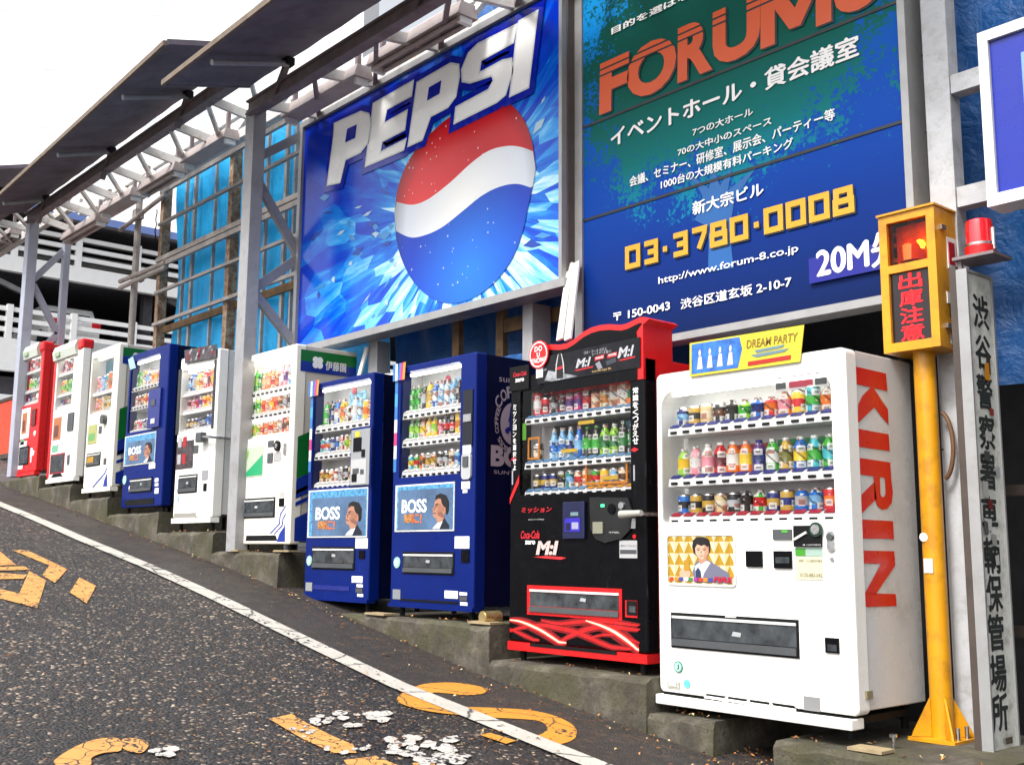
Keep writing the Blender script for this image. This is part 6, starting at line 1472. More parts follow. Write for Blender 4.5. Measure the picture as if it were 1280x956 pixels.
# --- left one
op = rect((391, 486), (463.5, 473), (388.5, 611), (460.5, 605)); op = (op[0]+.012, op[1], op[2], op[3])
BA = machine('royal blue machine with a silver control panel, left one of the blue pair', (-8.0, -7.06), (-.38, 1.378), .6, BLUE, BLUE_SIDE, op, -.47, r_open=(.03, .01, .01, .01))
MB().box(-8.003, -7.057, D-.012, D+.06, -.392, -.366).build('skirt', BLUE, BA.t)
zs = [(PY(*p_, D+.05).z+PY(*q_, D+.05).z)/2 for p_, q_ in ((b2(235, 338), b2(390, 312)), (b2(230, 425), b2(352, 402)), (b2(226, 517), b2(350, 502)))]
xm = PY(440, 570, D).x
shelf(BA, zs[0], op[0]+.003, op[1]-.03, 9, PAPER, th=.06); shelf(BA, zs[1], op[0]+.003, xm-.005, 8, PAPER, th=.06); shelf(BA, zs[2], op[0]+.003, xm-.005, 8, PAPER, th=.06)
AN = 'left blue pair machine'
place_drinks(BA, 'top', zs[0], [(b_, 'green', 'green', .2), (b_, 'dark', 'navy', .2), (b_, 'blue', 'white', .2), (w_, 'yellow', 'orange', .2), (c_, 'brown', 'white', .13), (b_, 'clear', 'white', .2), (b_, 'sky', 'clear', .18), (c_, 'yellow', 'orange', .16), (c_, 'orange', 'amber', .15)], op[0]+.05, op[1]-.04, AN)
place_drinks(BA, 'middle', zs[1], [(c_, 'aqua', 'red', .12), (c_, 'sky', 'orange', .12), (c_, 'navy', 'silver', .12), (c_, 'navy', 'blue', .12), (c_, 'red', 'white', .13), (c_, 'gold', 'lime', .13), (c_, 'green', 'yellow', .13), (c_, 'orange', 'yellow', .13)], op[0]+.02, xm-.01, AN)
place_drinks(BA, 'bottom', zs[2], [(c_, 'amber', 'gold', .11), (c_, 'brown', 'gold', .11), (c_, 'cream', 'amber', .11), (c_, 'red', 'white', .11), (c_, 'dark', 'silver', .12), (c_, 'black', 'silver', .12), (c_, 'beige', 'brown', .12), (c_, 'gold', 'amber', .12)], op[0]+.02, xm-.01, AN)
MB().box(op[0]+.38, op[0]+.62, D+.11, D+.115, zs[0]+.03, zs[0]+.25).build('ice_card', mat('ice_print', lin(150, 205, 240), .2, var=.6, scale=25), BA.t)
c = Vector((op[0]+.46, D+.10, zs[0]+.26)); MB().tube(c, c+Vector((0, .004, 0)), .03, 16).build('round_card', rgbm(215, 40, 80), BA.t)
fbox(BA, 'control_surround', xm-.012, op[1]+.045, PY(450, 607, D).z-.012, PY(450, 536, D).z+.012, BLUE, .003, .004)
a = PY(441.5, 538, D); c = PY(460, 606, D); fbox(BA, 'control_panel', xm+.006, op[1]+.03, c.z, a.z, rgbm(165, 168, 172), .0075, .01, bevel=.004)
for nm, u0, v0, u1, v1, m_, th in (('price_display', 364, 372, 388, 412, BLACK, .004), ('yellow_light', 370, 352, 383, 368, rgbm(240, 220, 60), .004), ('coin_slot', 390, 408, 399, 430, BLACKM, .006), ('lower_panel', 357, 440, 402, 515, rgbm(205, 206, 208), .003), ('bill_slot', 362, 468, 380, 482, GREYD, .006), ('lock', 360, 485, 374, 508, BLACKM, .009), ('key_hole', 386, 470, 396, 484, GREYD, .006)):
    feat(BA, nm, *b2(u0, v0), *b2(u1, v1), m_, off=.0178, th=th)
a = rect(b2(217, 540), b2(404, 520), b2(214, 684), b2(402, 683)); boss_advert(BA, *a, .075)
flap(BA, *b2(230, 712), *b2(361, 786)); feat(BA, 'label', *b2(365, 686), *b2(402, 718), PAPER, th=.001); feat(BA, 'coin_outlet', *b2(376, 724), *b2(393, 750), BLACK, th=.004)
disc(BA, 'sticker', *b2(219, 756), .040, rgbm(185, 230, 215)); disc(BA, 'sticker_ring', *b2(219, 756), .030, rgbm(120, 205, 180), .0068); disc(BA, 'sticker_face', *b2(219, 756), .026, rgbm(205, 238, 226), .0075)
feat(BA, 'sticker', *b2(208, 824), *b2(227, 852), rgbm(165, 170, 165), th=.001); feat(BA, 'label', *b2(353, 804), *b2(386, 826), PAPER, th=.001); feat(BA, 'label', *b2(368, 830), *b2(387, 840), PAPER, th=.001); feat(BA, 'handle', *b2(366, 842), *b2(387, 857), GREYD, th=.004); feat(BA, 'label', *b2(370, 860), *b2(388, 870), PAPER, th=.001)
feat(BA, 'vent', *b2(230, 832), *b2(345, 852), NAVYP, th=.002)
a = PY(*a8(228, 310), D); rainbow_strip(BA, a.x, a.z+.01, .15, .13, BA.x0+.012, BA.x0+.05, PY(386, 590, D).z)

# ---------------------------------------------------------------- striped green tea machine pair
GRN, BLS, GSL = rgbm(10, 120, 50), rgbm(20, 55, 165), mat('stripe_grey', (.5, .47, .42), .4)
def stripes_side(M, px_fn, band_z, big_z, blue_z, foot_z, y0, y1, text_on_side):
    x = M.x1+.003; yf, ye = D+.045, M.yb
    f = lambda P, k=0: [(x+.0006*k, a, b) for a, b in P]
    sl = .45
    MB().poly(f([(yf, band_z-.10), (ye, band_z-.10), (ye, band_z), (yf, band_z)])).build('side_band', GRN, M.t); MB().poly(f([(yf, band_z-.19), (ye, band_z-.19), (ye, band_z-.1005), (yf, band_z-.1005)])).build('side_band', BLS, M.t)
    d = (ye-yf)*sl
    MB().poly(f([(yf, big_z-.36), (ye, big_z-.36+d), (ye, big_z+d), (yf, big_z)])).build('side_stripe', GRN, M.t)
    MB().poly(f([(yf, blue_z-.26), (ye, blue_z-.26+d), (ye, big_z-.362+d), (yf, big_z-.362)])).build('side_stripe', BLS, M.t)
    for k in (0, 1): MB().poly(f([(yf, foot_z+.20-k*.10), (ye, foot_z+.20-k*.10+d), (ye, foot_z+.235-k*.10+d), (yf, foot_z+.235-k*.10)])).build('side_stripe', BLS, M.t)
    MB().poly(f([(yf, M.zb+.025), (ye, M.zb+.025), (ye, foot_z+d), (yf, foot_z)])).build('side_stripe', BLS, M.t)
    c = Vector((yf+.17, band_z-.10)); mb = MB()
    for k in range(4):
        a = R_(45+90*k); cc = c+Vector((math.cos(a)*.032, math.sin(a)*.032)); mb.poly(f([(cc.x+.03*math.cos(j*.5236), cc.y+.03*math.sin(j*.5236)) for j in range(12)], 1+k*.3))
    if text_on_side: text(mb, '伊藤園', lambda a, b: (x+.001, a, b), yf+.25, band_z-.155, yf+.46, band_z-.075, bold=.015)
    mb.build('side_logo', PRINTW, M.t)
def i3(x, y): return (290+x/3.679, 430+y/3.679)
op = rect(i3(62, 85), i3(275, 30), i3(45, 445), i3(264, 408))
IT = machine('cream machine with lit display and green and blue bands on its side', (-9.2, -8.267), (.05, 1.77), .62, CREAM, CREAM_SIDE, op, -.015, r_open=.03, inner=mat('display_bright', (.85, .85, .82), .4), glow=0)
IT.yb = D+.615
zs = [(PY(*p_, D+.05).z+PY(*q_, D+.05).z)/2 for p_, q_ in ((i3(90, 226), i3(266, 186)), (i3(84, 328), i3(262, 294)), (i3(78, 434), i3(258, 398)))]
for zz in zs: shelf(IT, zz, op[0]+.03, op[1]-.004, 10, PAPER, th=.055, buttons=True)
IN = 'lit cream machine'
place_drinks(IT, 'top', zs[0], [(b_, 'green', 'lime', .22), (b_, 'leaf', 'green', .2), (b_, 'orange', 'peach', .18), (b_, 'orange', 'peach', .18), (b_, 'orange', 'red', .18), (b_, 'peach', 'orange', .18), (b_, 'pink', 'white', .2), (b_, 'pink', 'purple', .2), (b_, 'sky', 'white', .2), (b_, 'clear', 'pink', .2)], op[0]+.06, op[1]-.02, IN)
place_drinks(IT, 'middle', zs[1], [(b_, 'lime', 'green', .16), (b_, 'lime', 'green', .16), (c_, 'orange', 'red', .13), (c_, 'orange', 'peach', .13), (c_, 'orange', 'yellow', .14), (c_, 'orange', 'red', .14), (c_, 'peach', 'brown', .14), (c_, 'white', 'silver', .14), (c_, 'brown', 'dark', .14), (c_, 'dark', 'brown', .14)], op[0]+.06, op[1]-.02, IN)
place_drinks(IT, 'bottom', zs[2], [(c_, 'lime', 'yellow', .12), (c_, 'yellow', 'lime', .12), (c_, 'orange', 'red', .12), (c_, 'orange', 'amber', .13), (c_, 'orange', 'red', .13), (c_, 'amber', 'orange', .13), (c_, 'cream', 'white', .13), (c_, 'red', 'brown', .14), (c_, 'orange', 'brown', .14), (c_, 'red', 'orange', .13)], op[0]+.06, op[1]-.02, IN)
LIT = mat('display_tube', (1, .97, .88), .3, var=0, emit=7)
MB().box(op[0]+.04, op[1]-.03, D+.06, D+.085, op[3]-.032, op[3]-.008).build('display_light', LIT, IT.t)
for zz in zs[:2]: MB().box(op[0]+.04, op[1]-.02, D+.08, D+.10, zz-.068, zz-.057).build('display_light', LIT, IT.t)
MB().box(op[0]-.002, op[0]+.012, D+.05, D+.07, op[2]+.02, op[3]-.05).build('display_light', LIT, IT.t)
a = rect(i3(52, 482), i3(146, 466), i3(44, 615), i3(142, 606)); fbox(IT, 'advert', *a, rgbm(205, 225, 195), .003, .002)
x0, x1, z0, z1 = a; MB().poly([(x0+.05, D-.0065, z0+.01), (x1-.005, D-.0065, z0+.01), (x1-.005, D-.0065, z0+.19), (x0+.12, D-.0065, z0+.06)]).build('advert_print', rgbm(40, 180, 120), IT.t); MB().poly([(x0+.03, D-.0065, z0+.15), (x0+.10, D-.0065, z0+.16), (x0+.13, D-.0065, z1-.03), (x0+.06, D-.0065, z1-.03)]).build('advert_print', rgbm(150, 200, 90), IT.t)
c = PY(*i3(213, 468), D); MB().tube((c.x, D-.0005, c.z), (c.x, D-.02, c.z), .045, 20).build('coin_ring', BLACKM, IT.t); MB().tube((c.x, D-.0205, c.z), (c.x, D-.024, c.z), .022, 16).build('coin_slot', CHROME, IT.t)
feat(IT, 'price_display', *i3(168, 446), *i3(192, 470), GREYD); feat(IT, 'bill_slot', *i3(166, 502), *i3(188, 545), GREYD); feat(IT, 'label', *i3(194, 500), *i3(226, 536), rgbm(190, 190, 190), th=.001)
a = PY(*i3(240, 456), D); c = PY(*i3(252, 508), D); MB().prism([(q_[0], D-.008, q_[1]) for q_ in rr(a.x, c.x, c.z, a.z, .012)], (0, .007, 0)).build('lock_plate', CHROME, IT.t)
flap(IT, *i3(53, 712), *i3(197, 796)); feat(IT, 'coin_outlet', *i3(219, 709), *i3(240, 745), BLACK, th=.004); feat(IT, 'label', *i3(220, 680), *i3(240, 700), rgbm(210, 205, 195), th=.001)
disc(IT, 'sticker', *i3(40, 772), .035, rgbm(170, 215, 195)); feat(IT, 'label', *i3(36, 838), *i3(48, 876), rgbm(150, 120, 110), th=.001)
mb = MB(); mb.poly([PY(*i3(*q_), D-.003) for q_ in ((62, 904), (66, 880), (200, 878), (208, 903))]); mb.build('vent', BLACKM, IT.t)
mb = MB()
for pl in ([(172, 870), (215, 825), (220, 780), (248, 738), (248, 745), (224, 784), (219, 828), (178, 872)], [(190, 874), (228, 832), (232, 800), (248, 776), (248, 783), (236, 803), (232, 836), (196, 874)], [(205, 908), (218, 870), (240, 838), (244, 812), (243, 908)]):
    mb.poly([PY(*i3(*q_), D-.002) for q_ in pl])
mb.build('door_stripes', BLS, IT.t)
q_ = PX(375, 438, IT.x1); stripes_side(IT, None, 1.755-.03, PX(*i3(297, 425), IT.x1).z, PX(*i3(290, 570), IT.x1).z, PX(*i3(280, 800), IT.x1).z, 0, 0, True)

# ---------------------------------------------------------------- the five far machines
def d3(x, y): return (180+x/3.296, 410+y/3.296)
def e3(x, y): return (x/3.825, 410+y/3.825)
def simple_rows(M, zs, n, x0, x1, name, palettes, tagc=None, buttons=False, h=(.14, .12, .11), seed=0):
    rg = random.Random(seed); rn = ['top', 'middle', 'bottom']
    for i, zz in enumerate(zs):
        shelf(M, zz, M.op[0]+.004, M.op[1]-.004, n, tagc or PAPER, th=.05, buttons=buttons)
        place_drinks(M, rn[i], zz, [(rg.choice((c_, c_, b_)), a, c, h[i]*rg.uniform(.9, 1.1)) for a, c in palettes[i]], x0, x1, name)
# white machine with lock bar
op = rect(d3(160, 172), d3(290, 146), d3(141, 432), d3(278, 412))
WD = machine('white machine with a steel lock bar and black picture banner on top', (-10.6, -9.74), (.31, 1.93), .6, WHITE, WHITE_SIDE, op, .165)
MB().box(-10.603, -9.737, D-.012, D+.08, .255, .305).build('kick_plate', WHITE, WD.t)
pf = mat('black_edge', (.015, .015, .017), .3)
fbox(WD, 'window_surround', op[0]-.07, op[0]-.003, op[2]-.01, op[3]+.02, pf, .003, .003); fbox(WD, 'window_surround', op[1]+.003, op[1]+.05, op[2]-.01, op[3]+.02, pf, .003, .003)
zs = [(PY(*p_, D+.05).z+PY(*q_, D+.05).z)/2 for p_, q_ in ((d3(158, 268), d3(284, 243)), (d3(150, 344), d3(276, 320)), (d3(146, 424), d3(276, 400)))]
simple_rows(WD, zs, 8, op[0]+.03, op[1]-.01, 'white lock bar machine', [[('navy', 'sky'), ('blue', 'silver'), ('yellow', 'gold'), ('yellow', 'orange'), ('red', 'white'), ('red', 'maroon'), ('orange', 'yellow'), ('orange', 'red')], [('red', 'maroon'), ('red', 'pink'), ('magenta', 'red'), ('magenta', 'purple'), ('yellow', 'red'), ('yellow', 'orange'), ('orange', 'yellow'), ('amber', 'orange')], [('dark', 'gold'), ('brown', 'gold'), ('navy', 'gold'), ('navy', 'silver'), ('dark', 'silver'), ('navy', 'blue'), ('blue', 'navy'), ('brown', 'amber')]], h=(.17, .12, .11), seed=2)
MB().box(op[0]+.02, op[1]-.01, D+.15, D+.155, zs[0]+.15, op[3]-.01).build('backing_card', rgbm(245, 170, 50), WD.t)
hb2 = [PY(*d3(166, 92), D-.02), PY(*d3(299, 66), D-.02), PY(*d3(297, 122), D-.02), PY(*d3(168, 146), D-.02)]
MB().prism([tuple(q_) for q_ in hb2], (0, .003, 0)).build('head_banner', mat('banner_mix', (.05, .04, .045), .3, var=.9, scale=18), WD.t)
mb = MB(); rg = random.Random(8)
for k in range(22):
    u, v = rg.random()*.9, rg.random()*.75; o_ = hb2[0].lerp(hb2[1], u).lerp(hb2[3].lerp(hb2[2], u), v); s_z = rg.uniform(.02, .05)
    MB().poly([(o_.x, D-.0215-.0003*(k % 5), o_.z), (o_.x+s_z, D-.0215-.0003*(k % 5), o_.z+.01), (o_.x+s_z*.8, D-.0215-.0003*(k % 5), o_.z-s_z*.9), (o_.x-.01, D-.0215-.0003*(k % 5), o_.z-s_z)]).build('banner_print', [rgbm(170, 170, 178), rgbm(150, 20, 40), rgbm(70, 70, 82)][k % 3], WD.t)
a = rect(d3(138, 470), d3(206, 460), d3(132, 582), d3(202, 576)); fbox(WD, 'advert', *a, mat('advert_dark', (.06, .04, .045), .3, var=.95, scale=40), .003, .002)
for k in range(4): fbox(WD, 'advert_print', a[0]+.03+.11*(k % 2), a[0]+.11+.11*(k % 2), a[2]+.05+.17*(k//2), a[2]+.15+.17*(k//2), [rgbm(190, 190, 195), rgbm(190, 25, 40)][k % 2], .0055, .001)
flap(WD, *d3(144, 608), *d3(218, 676)); feat(WD, 'label', *d3(240, 586), *d3(263, 624), rgbm(165, 165, 170), th=.001); feat(WD, 'coin_outlet', *d3(247, 640), *d3(258, 670), BLACK); feat(WD, 'bill_slot', *d3(208, 484), *d3(224, 514), GREYD)
feat(WD, 'grille', *d3(125, 764), *d3(213, 790), rgbm(170, 166, 158), th=.002); feat(WD, 'label', *d3(233, 768), *d3(247, 792), GREYL, th=.001); disc(WD, 'sticker', *d3(142, 700), .03, rgbm(190, 215, 225))
a = PY(*d3(235, 448), D-.06); MB().tube((a.x, D-.06, a.z), (WD.x1+.02, D-.06, a.z-.015), .014, 10).build('lock_bar', CHROME, WD.t); MB().box(a.x-.08, a.x+.04, D-.085, D-.02, a.z-.05, a.z+.045).build('lock_body', GREYD, WD.t, bevel=.01)
MB().tube((WD.x1+.02, D-.06, a.z-.015), (WD.x1+.02, D+.22, a.z-.015), .012, 10).build('lock_arm', CHROME, WD.t); MB().box(WD.x1-.003, WD.x1+.05, D+.16, D+.24, a.z-.08, a.z+.05).build('padlock', GREYD, WD.t, bevel=.008)
# far blue machine
op = rect(e3(628, 160), e3(766, 124), e3(606, 500), e3(747, 480)); op = (op[0]+.01, op[1], op[2], op[3])
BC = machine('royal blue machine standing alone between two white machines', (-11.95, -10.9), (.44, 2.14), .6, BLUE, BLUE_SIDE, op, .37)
zs = [(PY(*p_, D+.05).z+PY(*q_, D+.05).z)/2 for p_, q_ in ((e3(618, 292), e3(760, 260)), (e3(615, 382), e3(740, 356)), (e3(608, 492), e3(742, 474)))]
xm = PY(*e3(722, 380), D).x
shelf(BC, zs[0], op[0]+.003, op[1]-.003, 9, PAPER, buttons=True); shelf(BC, zs[1], op[0]+.003, op[1]-.14, 8, PAPER); shelf(BC, zs[2], op[0]+.003, op[1]-.14, 8, PAPER)
FN = 'lone far blue machine'
place_drinks(BC, 'top', zs[0], [(b_, 'green', 'leaf', .19), (b_, 'green', 'lime', .19), (b_, 'yellow', 'white', .19), (b_, 'clear', 'sky', .19), (b_, 'clear', 'white', .18), (c_, 'yellow', 'orange', .15), (c_, 'orange', 'yellow', .14), (c_, 'orange', 'amber', .15), (c_, 'yellow', 'amber', .15)], op[0]+.03, op[1]-.02, FN)
place_drinks(BC, 'middle', zs[1], [(c_, 'pink', 'cream', .12), (c_, 'amber', 'brown', .12), (c_, 'brown', 'orange', .12), (c_, 'yellow', 'orange', .13), (c_, 'orange', 'red', .12), (c_, 'lime', 'green', .13), (c_, 'green', 'lime', .13), (c_, 'gold', 'yellow', .12)], op[0]+.02, op[1]-.15, FN)
place_drinks(BC, 'bottom', zs[2], [(c_, 'cream', 'brown', .11), (c_, 'red', 'white', .11), (c_, 'pink', 'red', .11), (c_, 'navy', 'silver', .11), (c_, 'dark', 'silver', .11), (c_, 'navy', 'sky', .11), (c_, 'cream', 'gold', .11), (c_, 'silver', 'navy', .11)], op[0]+.02, op[1]-.15, FN)
feat(BC, 'control_panel', *e3(722, 300), *e3(768, 470), NAVYP, th=.02); feat(BC, 'coin_slot', *e3(735, 345), *e3(752, 370), GREYD, off=.0235, th=.006); feat(BC, 'lock', *e3(733, 435), *e3(750, 455), GREYL, off=.0235, th=.006)
a = rect(e3(600, 520), e3(748, 492), e3(594, 660), e3(742, 645)); boss_advert(BC, *a, .08)
flap(BC, *e3(624, 722), *e3(726, 780)); feat(BC, 'label', *e3(714, 648), *e3(742, 670), PAPER, th=.001); disc(BC, 'sticker', *e3(597, 726), .05, rgbm(185, 230, 215)); feat(BC, 'label', *e3(742, 718), *e3(758, 734), PAPER, th=.001); feat(BC, 'label', *e3(742, 742), *e3(758, 754), PAPER, th=.001); feat(BC, 'label', *e3(742, 765), *e3(758, 790), PAPER, th=.001); feat(BC, 'label', *e3(618, 755), *e3(634, 776), PAPER, th=.001); feat(BC, 'vent', *e3(600, 822), *e3(735, 840), BLACKM, th=.002)
MB().poly([PY(*e3(*q_), D-.006) for q_ in ((612, 150), (636, 135), (650, 190), (622, 200))]).build('corner_card', rgbm(180, 215, 230), BC.t)
# far striped machine
op = rect(e3(442, 152), e3(546, 108), e3(427, 420), e3(532, 388))
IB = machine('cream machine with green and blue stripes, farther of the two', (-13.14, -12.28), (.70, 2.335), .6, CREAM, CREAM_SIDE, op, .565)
MB().box(-13.143, -12.277, D-.012, D+.08, .645, .695).build('kick_plate', CREAM, IB.t)
IB.yb = D+.595
zs = [(PY(*p_, D+.05).z+PY(*q_, D+.05).z)/2 for p_, q_ in ((e3(436, 318), e3(532, 288)), (e3(430, 412), e3(530, 382)))]
simple_rows(IB, zs, 7, op[0]+.03, op[1]-.02, 'farther striped machine', [[('pink', 'peach'), ('sky', 'pink'), ('blue', 'sky'), ('aqua', 'white'), ('orange', 'amber'), ('orange', 'brown'), ('sky', 'white')], [('peach', 'pink'), ('orange', 'peach'), ('cream', 'peach'), ('gold', 'olive'), ('gold', 'yellow'), ('olive', 'gold'), ('amber', 'gold')]], h=(.2, .17), seed=4)
MB().box(op[0]+.02, op[1]-.02, D+.16, D+.165, zs[0]+.24, op[3]-.02).build('backing_card', rgbm(70, 130, 150), IB.t)
a = rect(e3(424, 470), e3(466, 456), e3(420, 558), e3(462, 548)); fbox(IB, 'advert', *a, rgbm(190, 190, 120), .003, .002); fbox(IB, 'advert_print', a[0]+.02, a[1]-.05, a[2]+.04, a[3]-.1, rgbm(120, 180, 110), .0055, .001)
c = PY(*e3(505, 437), D); MB().tube((c.x, D-.0005, c.z), (c.x, D-.05, c.z), .055, 14).build('lock', GREYD, IB.t); feat(IB, 'bill_slot', *e3(475, 470), *e3(486, 502), GREYD); flap(IB, *e3(416, 602), *e3(479, 655)); feat(IB, 'flap_print', *e3(422, 618), *e3(450, 648), rgbm(200, 150, 40), off=.011, th=.001); feat(IB, 'coin_outlet', *e3(498, 622), *e3(508, 650), GREYD)
mb = MB()
for pl in ([(440, 760), (500, 690), (510, 665), (512, 672), (503, 695), (446, 762)], [(490, 768), (498, 725), (512, 690), (512, 768)]): mb.poly([PY(*e3(*q_), D-.002) for q_ in pl])
mb.build('door_stripes', BLS, IB.t)
stripes_side(IB, None, 2.29, PX(*e3(560, 385), IB.x1).z, PX(*e3(556, 500), IB.x1).z, PX(*e3(545, 690), IB.x1).z, 0, 0, False)
# white machine with a red edge, red machine
for (lab, X, Z, zp, fm_, sm_, tl, tr, bl, br_, rws, nm, seed, redm) in (
    ('white machine with a red left edge and a pale header', (-14.43, -13.45), (.86, 2.53), .755, WHITE, WHITE_SIDE, e3(276, 148), e3(352, 112), e3(262, 404), e3(346, 366), ((e3(272, 226), e3(350, 200)), (e3(268, 326), e3(346, 296)), (e3(264, 392), e3(346, 362))), 'red edged white machine', 6, False),
    ('red machine at the far end of the row', (-15.70, -14.9), (1.0, 2.70), .915, RED, RED, e3(124, 146), e3(196, 112), e3(106, 384), e3(188, 346), ((e3(122, 218), e3(196, 188)), (e3(116, 308), e3(190, 280)), (e3(110, 374), e3(188, 346))), 'far red machine', 7, True)):
    op = rect(tl, tr, bl, br_)
    m = machine(lab, X, Z, .58, fm_, sm_, op, zp)
    zs = [(PY(*p_, D+.05).z+PY(*q_, D+.05).z)/2 for p_, q_ in rws]; zs = [zs[0], zs[1], max(zs[2], op[2]+.06)]
    simple_rows(m, zs, 6, op[0]+.03, op[1]-.02, nm, [[('red', 'maroon'), ('red', 'white'), ('purple', 'red'), ('maroon', 'red'), ('orange', 'yellow'), ('yellow', 'orange')], [('orange', 'lime'), ('yellow', 'green'), ('green', 'lime'), ('lime', 'green'), ('sky', 'blue'), ('aqua', 'green')], [('navy', 'purple'), ('dark', 'navy'), ('brown', 'red'), ('dark', 'gold'), ('navy', 'silver'), ('purple', 'navy')]], h=(.15, .16, .1), seed=seed)
    x0, x1 = X; zt = Z[1]
    HW = rgbm(225, 232, 220)
    MB().prism([(x0+.02, D+.02, zt-.16), (x0+.02, D-.03, zt-.15), (x0+.02, D-.05, zt-.05), (x0+.02, D-.02, zt+.03), (x0+.02, D+.15, zt+.035)], (x1-x0-.17, 0, 0)).build('header', HW, m.t)
    fbox(m, 'header_print', x0+.14, x0+.30, zt-.11, zt-.06, rgbm(170, 195, 150), .051, .003)
    MB().box(x1-.145, x1+.004, D-.02, D+.14, zt-.11, zt+.03).build('header_end', RED, m.t, bevel=.03)
    fbox(m, 'edge_strip', x0, x0+.07, Z[0]+.02, zt-.17, RED if not redm else rgbm(170, 20, 40), .003, .004)
    W_ = x1-x0
    fbox(m, 'lower_panel', x0+.09, x0+W_*.55, op[2]-.45, op[2]-.04, WHITE if redm else rgbm(232, 230, 228), .003, .003)
    fbox(m, 'advert', x0+.14, x0+W_*.42, op[2]-.38, op[2]-.10, rgbm(200, 120, 70), .0065, .002); fbox(m, 'advert_print', x0+.18, x0+W_*.34, op[2]-.35, op[2]-.2, rgbm(120, 60, 50), .009, .001)
    fbox(m, 'sticker', x0+.12, x0+W_*.34, op[2]-.53, op[2]-.46, rgbm(120, 200, 160), .003, .002)
    a = op[2]-.56; p0 = (x0+.10, a); fbox(m, 'dispenser_frame', x0+.10, x0+W_*.62, a-.25, a, rgbm(170, 30, 50) if not redm else BLACKM, .003, .002); fbox(m, 'dispenser_flap', x0+.13, x0+W_*.60, a-.23, a-.02, FLAP, .0055, .003)
    fbox(m, 'coin_panel', x0+W_*.66, x0+W_*.86, op[2]-.30, op[2]-.08, GREYD if not redm else rgbm(120, 15, 20), .003, .012); fbox(m, 'coin_outlet', x0+W_*.72, x0+W_*.80, a-.16, a-.04, GREYD if not redm else PAPER, .003, .004)
    fbox(m, 'label', x0+W_*.72, x0+W_*.79, Z[0]+.12, Z[0]+.26, GREYL, .003, .001)
    MB().box(x0-.002, x1+.002, D-.012, D+.06, Z[0]-.05, Z[0]-.003).build('kick_plate', WHITE if not redm else RED, m.t)
    if redm:
        MB().poly([(x0+.09, D-.005, Z[0]+.05), (x0+.28, D-.005, Z[0]+.05), (x0+.40, D-.005, Z[0]+.42), (x0+.09, D-.005, Z[0]+.42)]).build('door_slash', PRINTW, m.t)
        for zz in (Z[0]+.24, Z[0]+.5, Z[0]+1.0): c = Vector((x1-.12, D, zz)); MB().tube((c.x, D-.0005, c.z), (c.x, D-.006, c.z), .035, 14).build('round_sticker', PAPER, m.t)
    else:
        mb = MB(); mb.poly([(x0+.15, D-.004, Z[0]+.02), (x0+.25, D-.004, Z[0]+.06), (x0+.5, D-.004, Z[0]+.06), (x0+.6, D-.004, Z[0]+.02)]); mb.build('vent', BLACKM, m.t)

# ---------------------------------------------------------------- loose things
def board(name, u0, v0, u1, v1, y0, y1, w, label, cat, m, grp=None):
    a, c = PY(u0, v0, y0), PY(u1, v1, y1)
    o = MB().bar(a, c, w, .02, upd=(0, 1, 0)).build(name, m, None, bevel=.003); return tag(o, label, cat, grp)
PLW = mat('plank_white', (.66, .65, .6), .5, var=.08, scale=5, dirt=(.4, .36, .28), dirt_amt=.3)
board('plank', 700, 425, 713, 330, 5.06, 5.25, .062, 'white plank leaning between the two billboards, left one', 'plank', PLW, 'white planks leaning on the posts')
board('plank', 710, 425, 721, 328, 5.06, 5.25, .062, 'white plank leaning between the two billboards, right one', 'plank', PLW, 'white planks leaning on the posts')
board('plank', 449, 470, 459, 434, 5.30, 5.36, .05, 'short white board leaning behind the left blue machine', 'plank', PLW, 'white planks leaning on the posts')
def roll(u0, v0, u1, v1, y, z, r, label):
    a, c = PY(u0, v0, y), PY(u1, v1, y); mb = MB(); n = 9
    a.z = c.z = z+r*.55
    pr = None
    for i in range(n+1):
        k = i/n; p_ = a.lerp(c, k)+Vector((0, .01*math.sin(5*k), .004*math.sin(9*k))); rad = r*(.6+.4*math.sin(math.pi*min(1, k*1.4+.1)))
        cur = [p_+Vector((0, rad*1.5*math.cos(j*.5236), rad*.55*math.sin(j*.5236))) for j in range(12)]
        if pr: mb.strip(pr, cur)
        else: mb.poly(cur)
        pr = cur
    mb.poly(pr); return tag(mb.build('rolled_sheet', mat('plastic_white', (.72, .70, .66), .4, var=.1, scale=8, dirt=(.35, .3, .25), dirt_amt=.3), None, smooth=True), label, 'rolled sheet', 'rolled white sheets on the blue machines')
roll(424, 469, 476, 460, D+.20, 1.378, .042, 'rolled white plastic sheet on top of the left blue machine')
roll(474, 462, 523, 454, D+.30, 1.372, .045, 'rolled white sheet bridging the tops of the two blue machines')
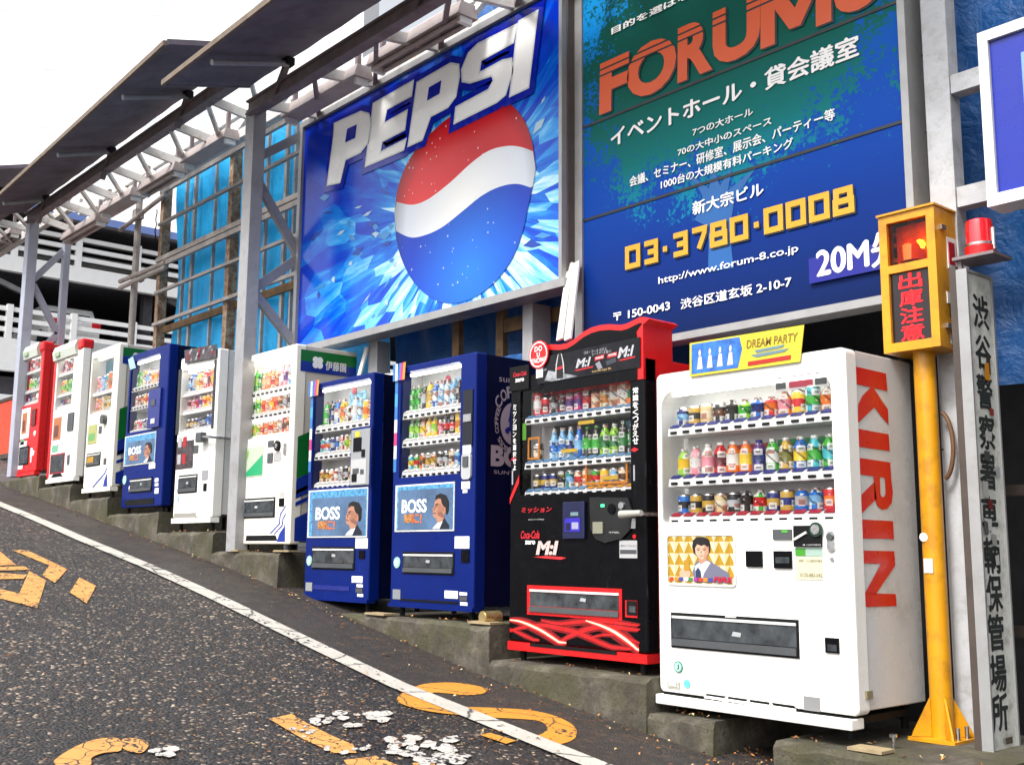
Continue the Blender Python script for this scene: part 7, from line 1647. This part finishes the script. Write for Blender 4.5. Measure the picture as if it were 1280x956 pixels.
c = PY(612, 771, 4.72)
mb = MB(); mb.tube((c.x, 4.66, -.425), (c.x, 4.80, -.425), .042, 20); mb.tube((c.x, 4.655, -.425), (c.x, 4.66, -.425), .036, 20)
tag(mb.build('drink_can', mat('can_gold', (.55, .42, .2), .3, metal=.8, var=.2), None, smooth=True), 'empty gold can lying by the foot of the right blue machine', 'can')
for (u0, u1, v, lab) in ((457, 481, 762, 'thin timber shim under the right foot of the left blue machine'), (586, 614, 776.5, 'thin timber shim beside the lying gold can'), (1060, 1103, 925, 'thin timber shim under the front foot of the nearest white machine'), (343, 362, 688.5, 'thin timber shim under the right foot of the lit cream machine'), (290, 298, 686, 'thin timber shim at the base of the near lattice column')):
    a, c = PY(u0, v, 4.635), PY(u1, v, 4.635); zt_ = max(s for s in (-.47, -.895, -.02) if s < a.z+.12) if a.z > -.6 else (-.47 if a.z > -.6 else -.895)
    o = MB().box(a.x, c.x, 4.625, 4.74, zt_+.006, zt_+.02).build('timber_shim', SHIM); tag(o, lab, 'timber shim', 'timber shims under the machines')
for (u, v, lab) in ((1117, 928, 'anchor bolt in the concrete left of the yellow pole'),):
    a = PZ(u, v, -.87); o = MB().tube((a.x, a.y, -.9), (a.x, a.y, -.83), .008, 8).tube((a.x, a.y, -.845), (a.x, a.y, -.83), .018, 6).build('anchor_bolt', CHROME); tag(o, lab, 'bolt')

def cable(P, r, label):
    mb = MB()
    for a, c in zip(P, P[1:]): mb.tube(a, c, r, 7)
    tag(mb.build('cable', BLACKM, None, smooth=True), label, 'cable')
cable([(-2.99, 5.30, 1.01), (-2.94, 5.33, 1.02), (-2.90, 5.36, .98), (-2.885, 5.37, .80), (-2.89, 5.38, .2), (-2.90, 5.39, -.5), (-2.91, 5.38, -.88)], .009, 'black power cable running down behind the nearest white machine')
c0 = PY(196, 262, 5.55); cable([c0+Vector((.02*math.sin(k*1.9), 0, -.05*k)) for k in range(10)], .008, 'short black cable dangling beside the left scaffold post')
bpy.context.view_layer.update()
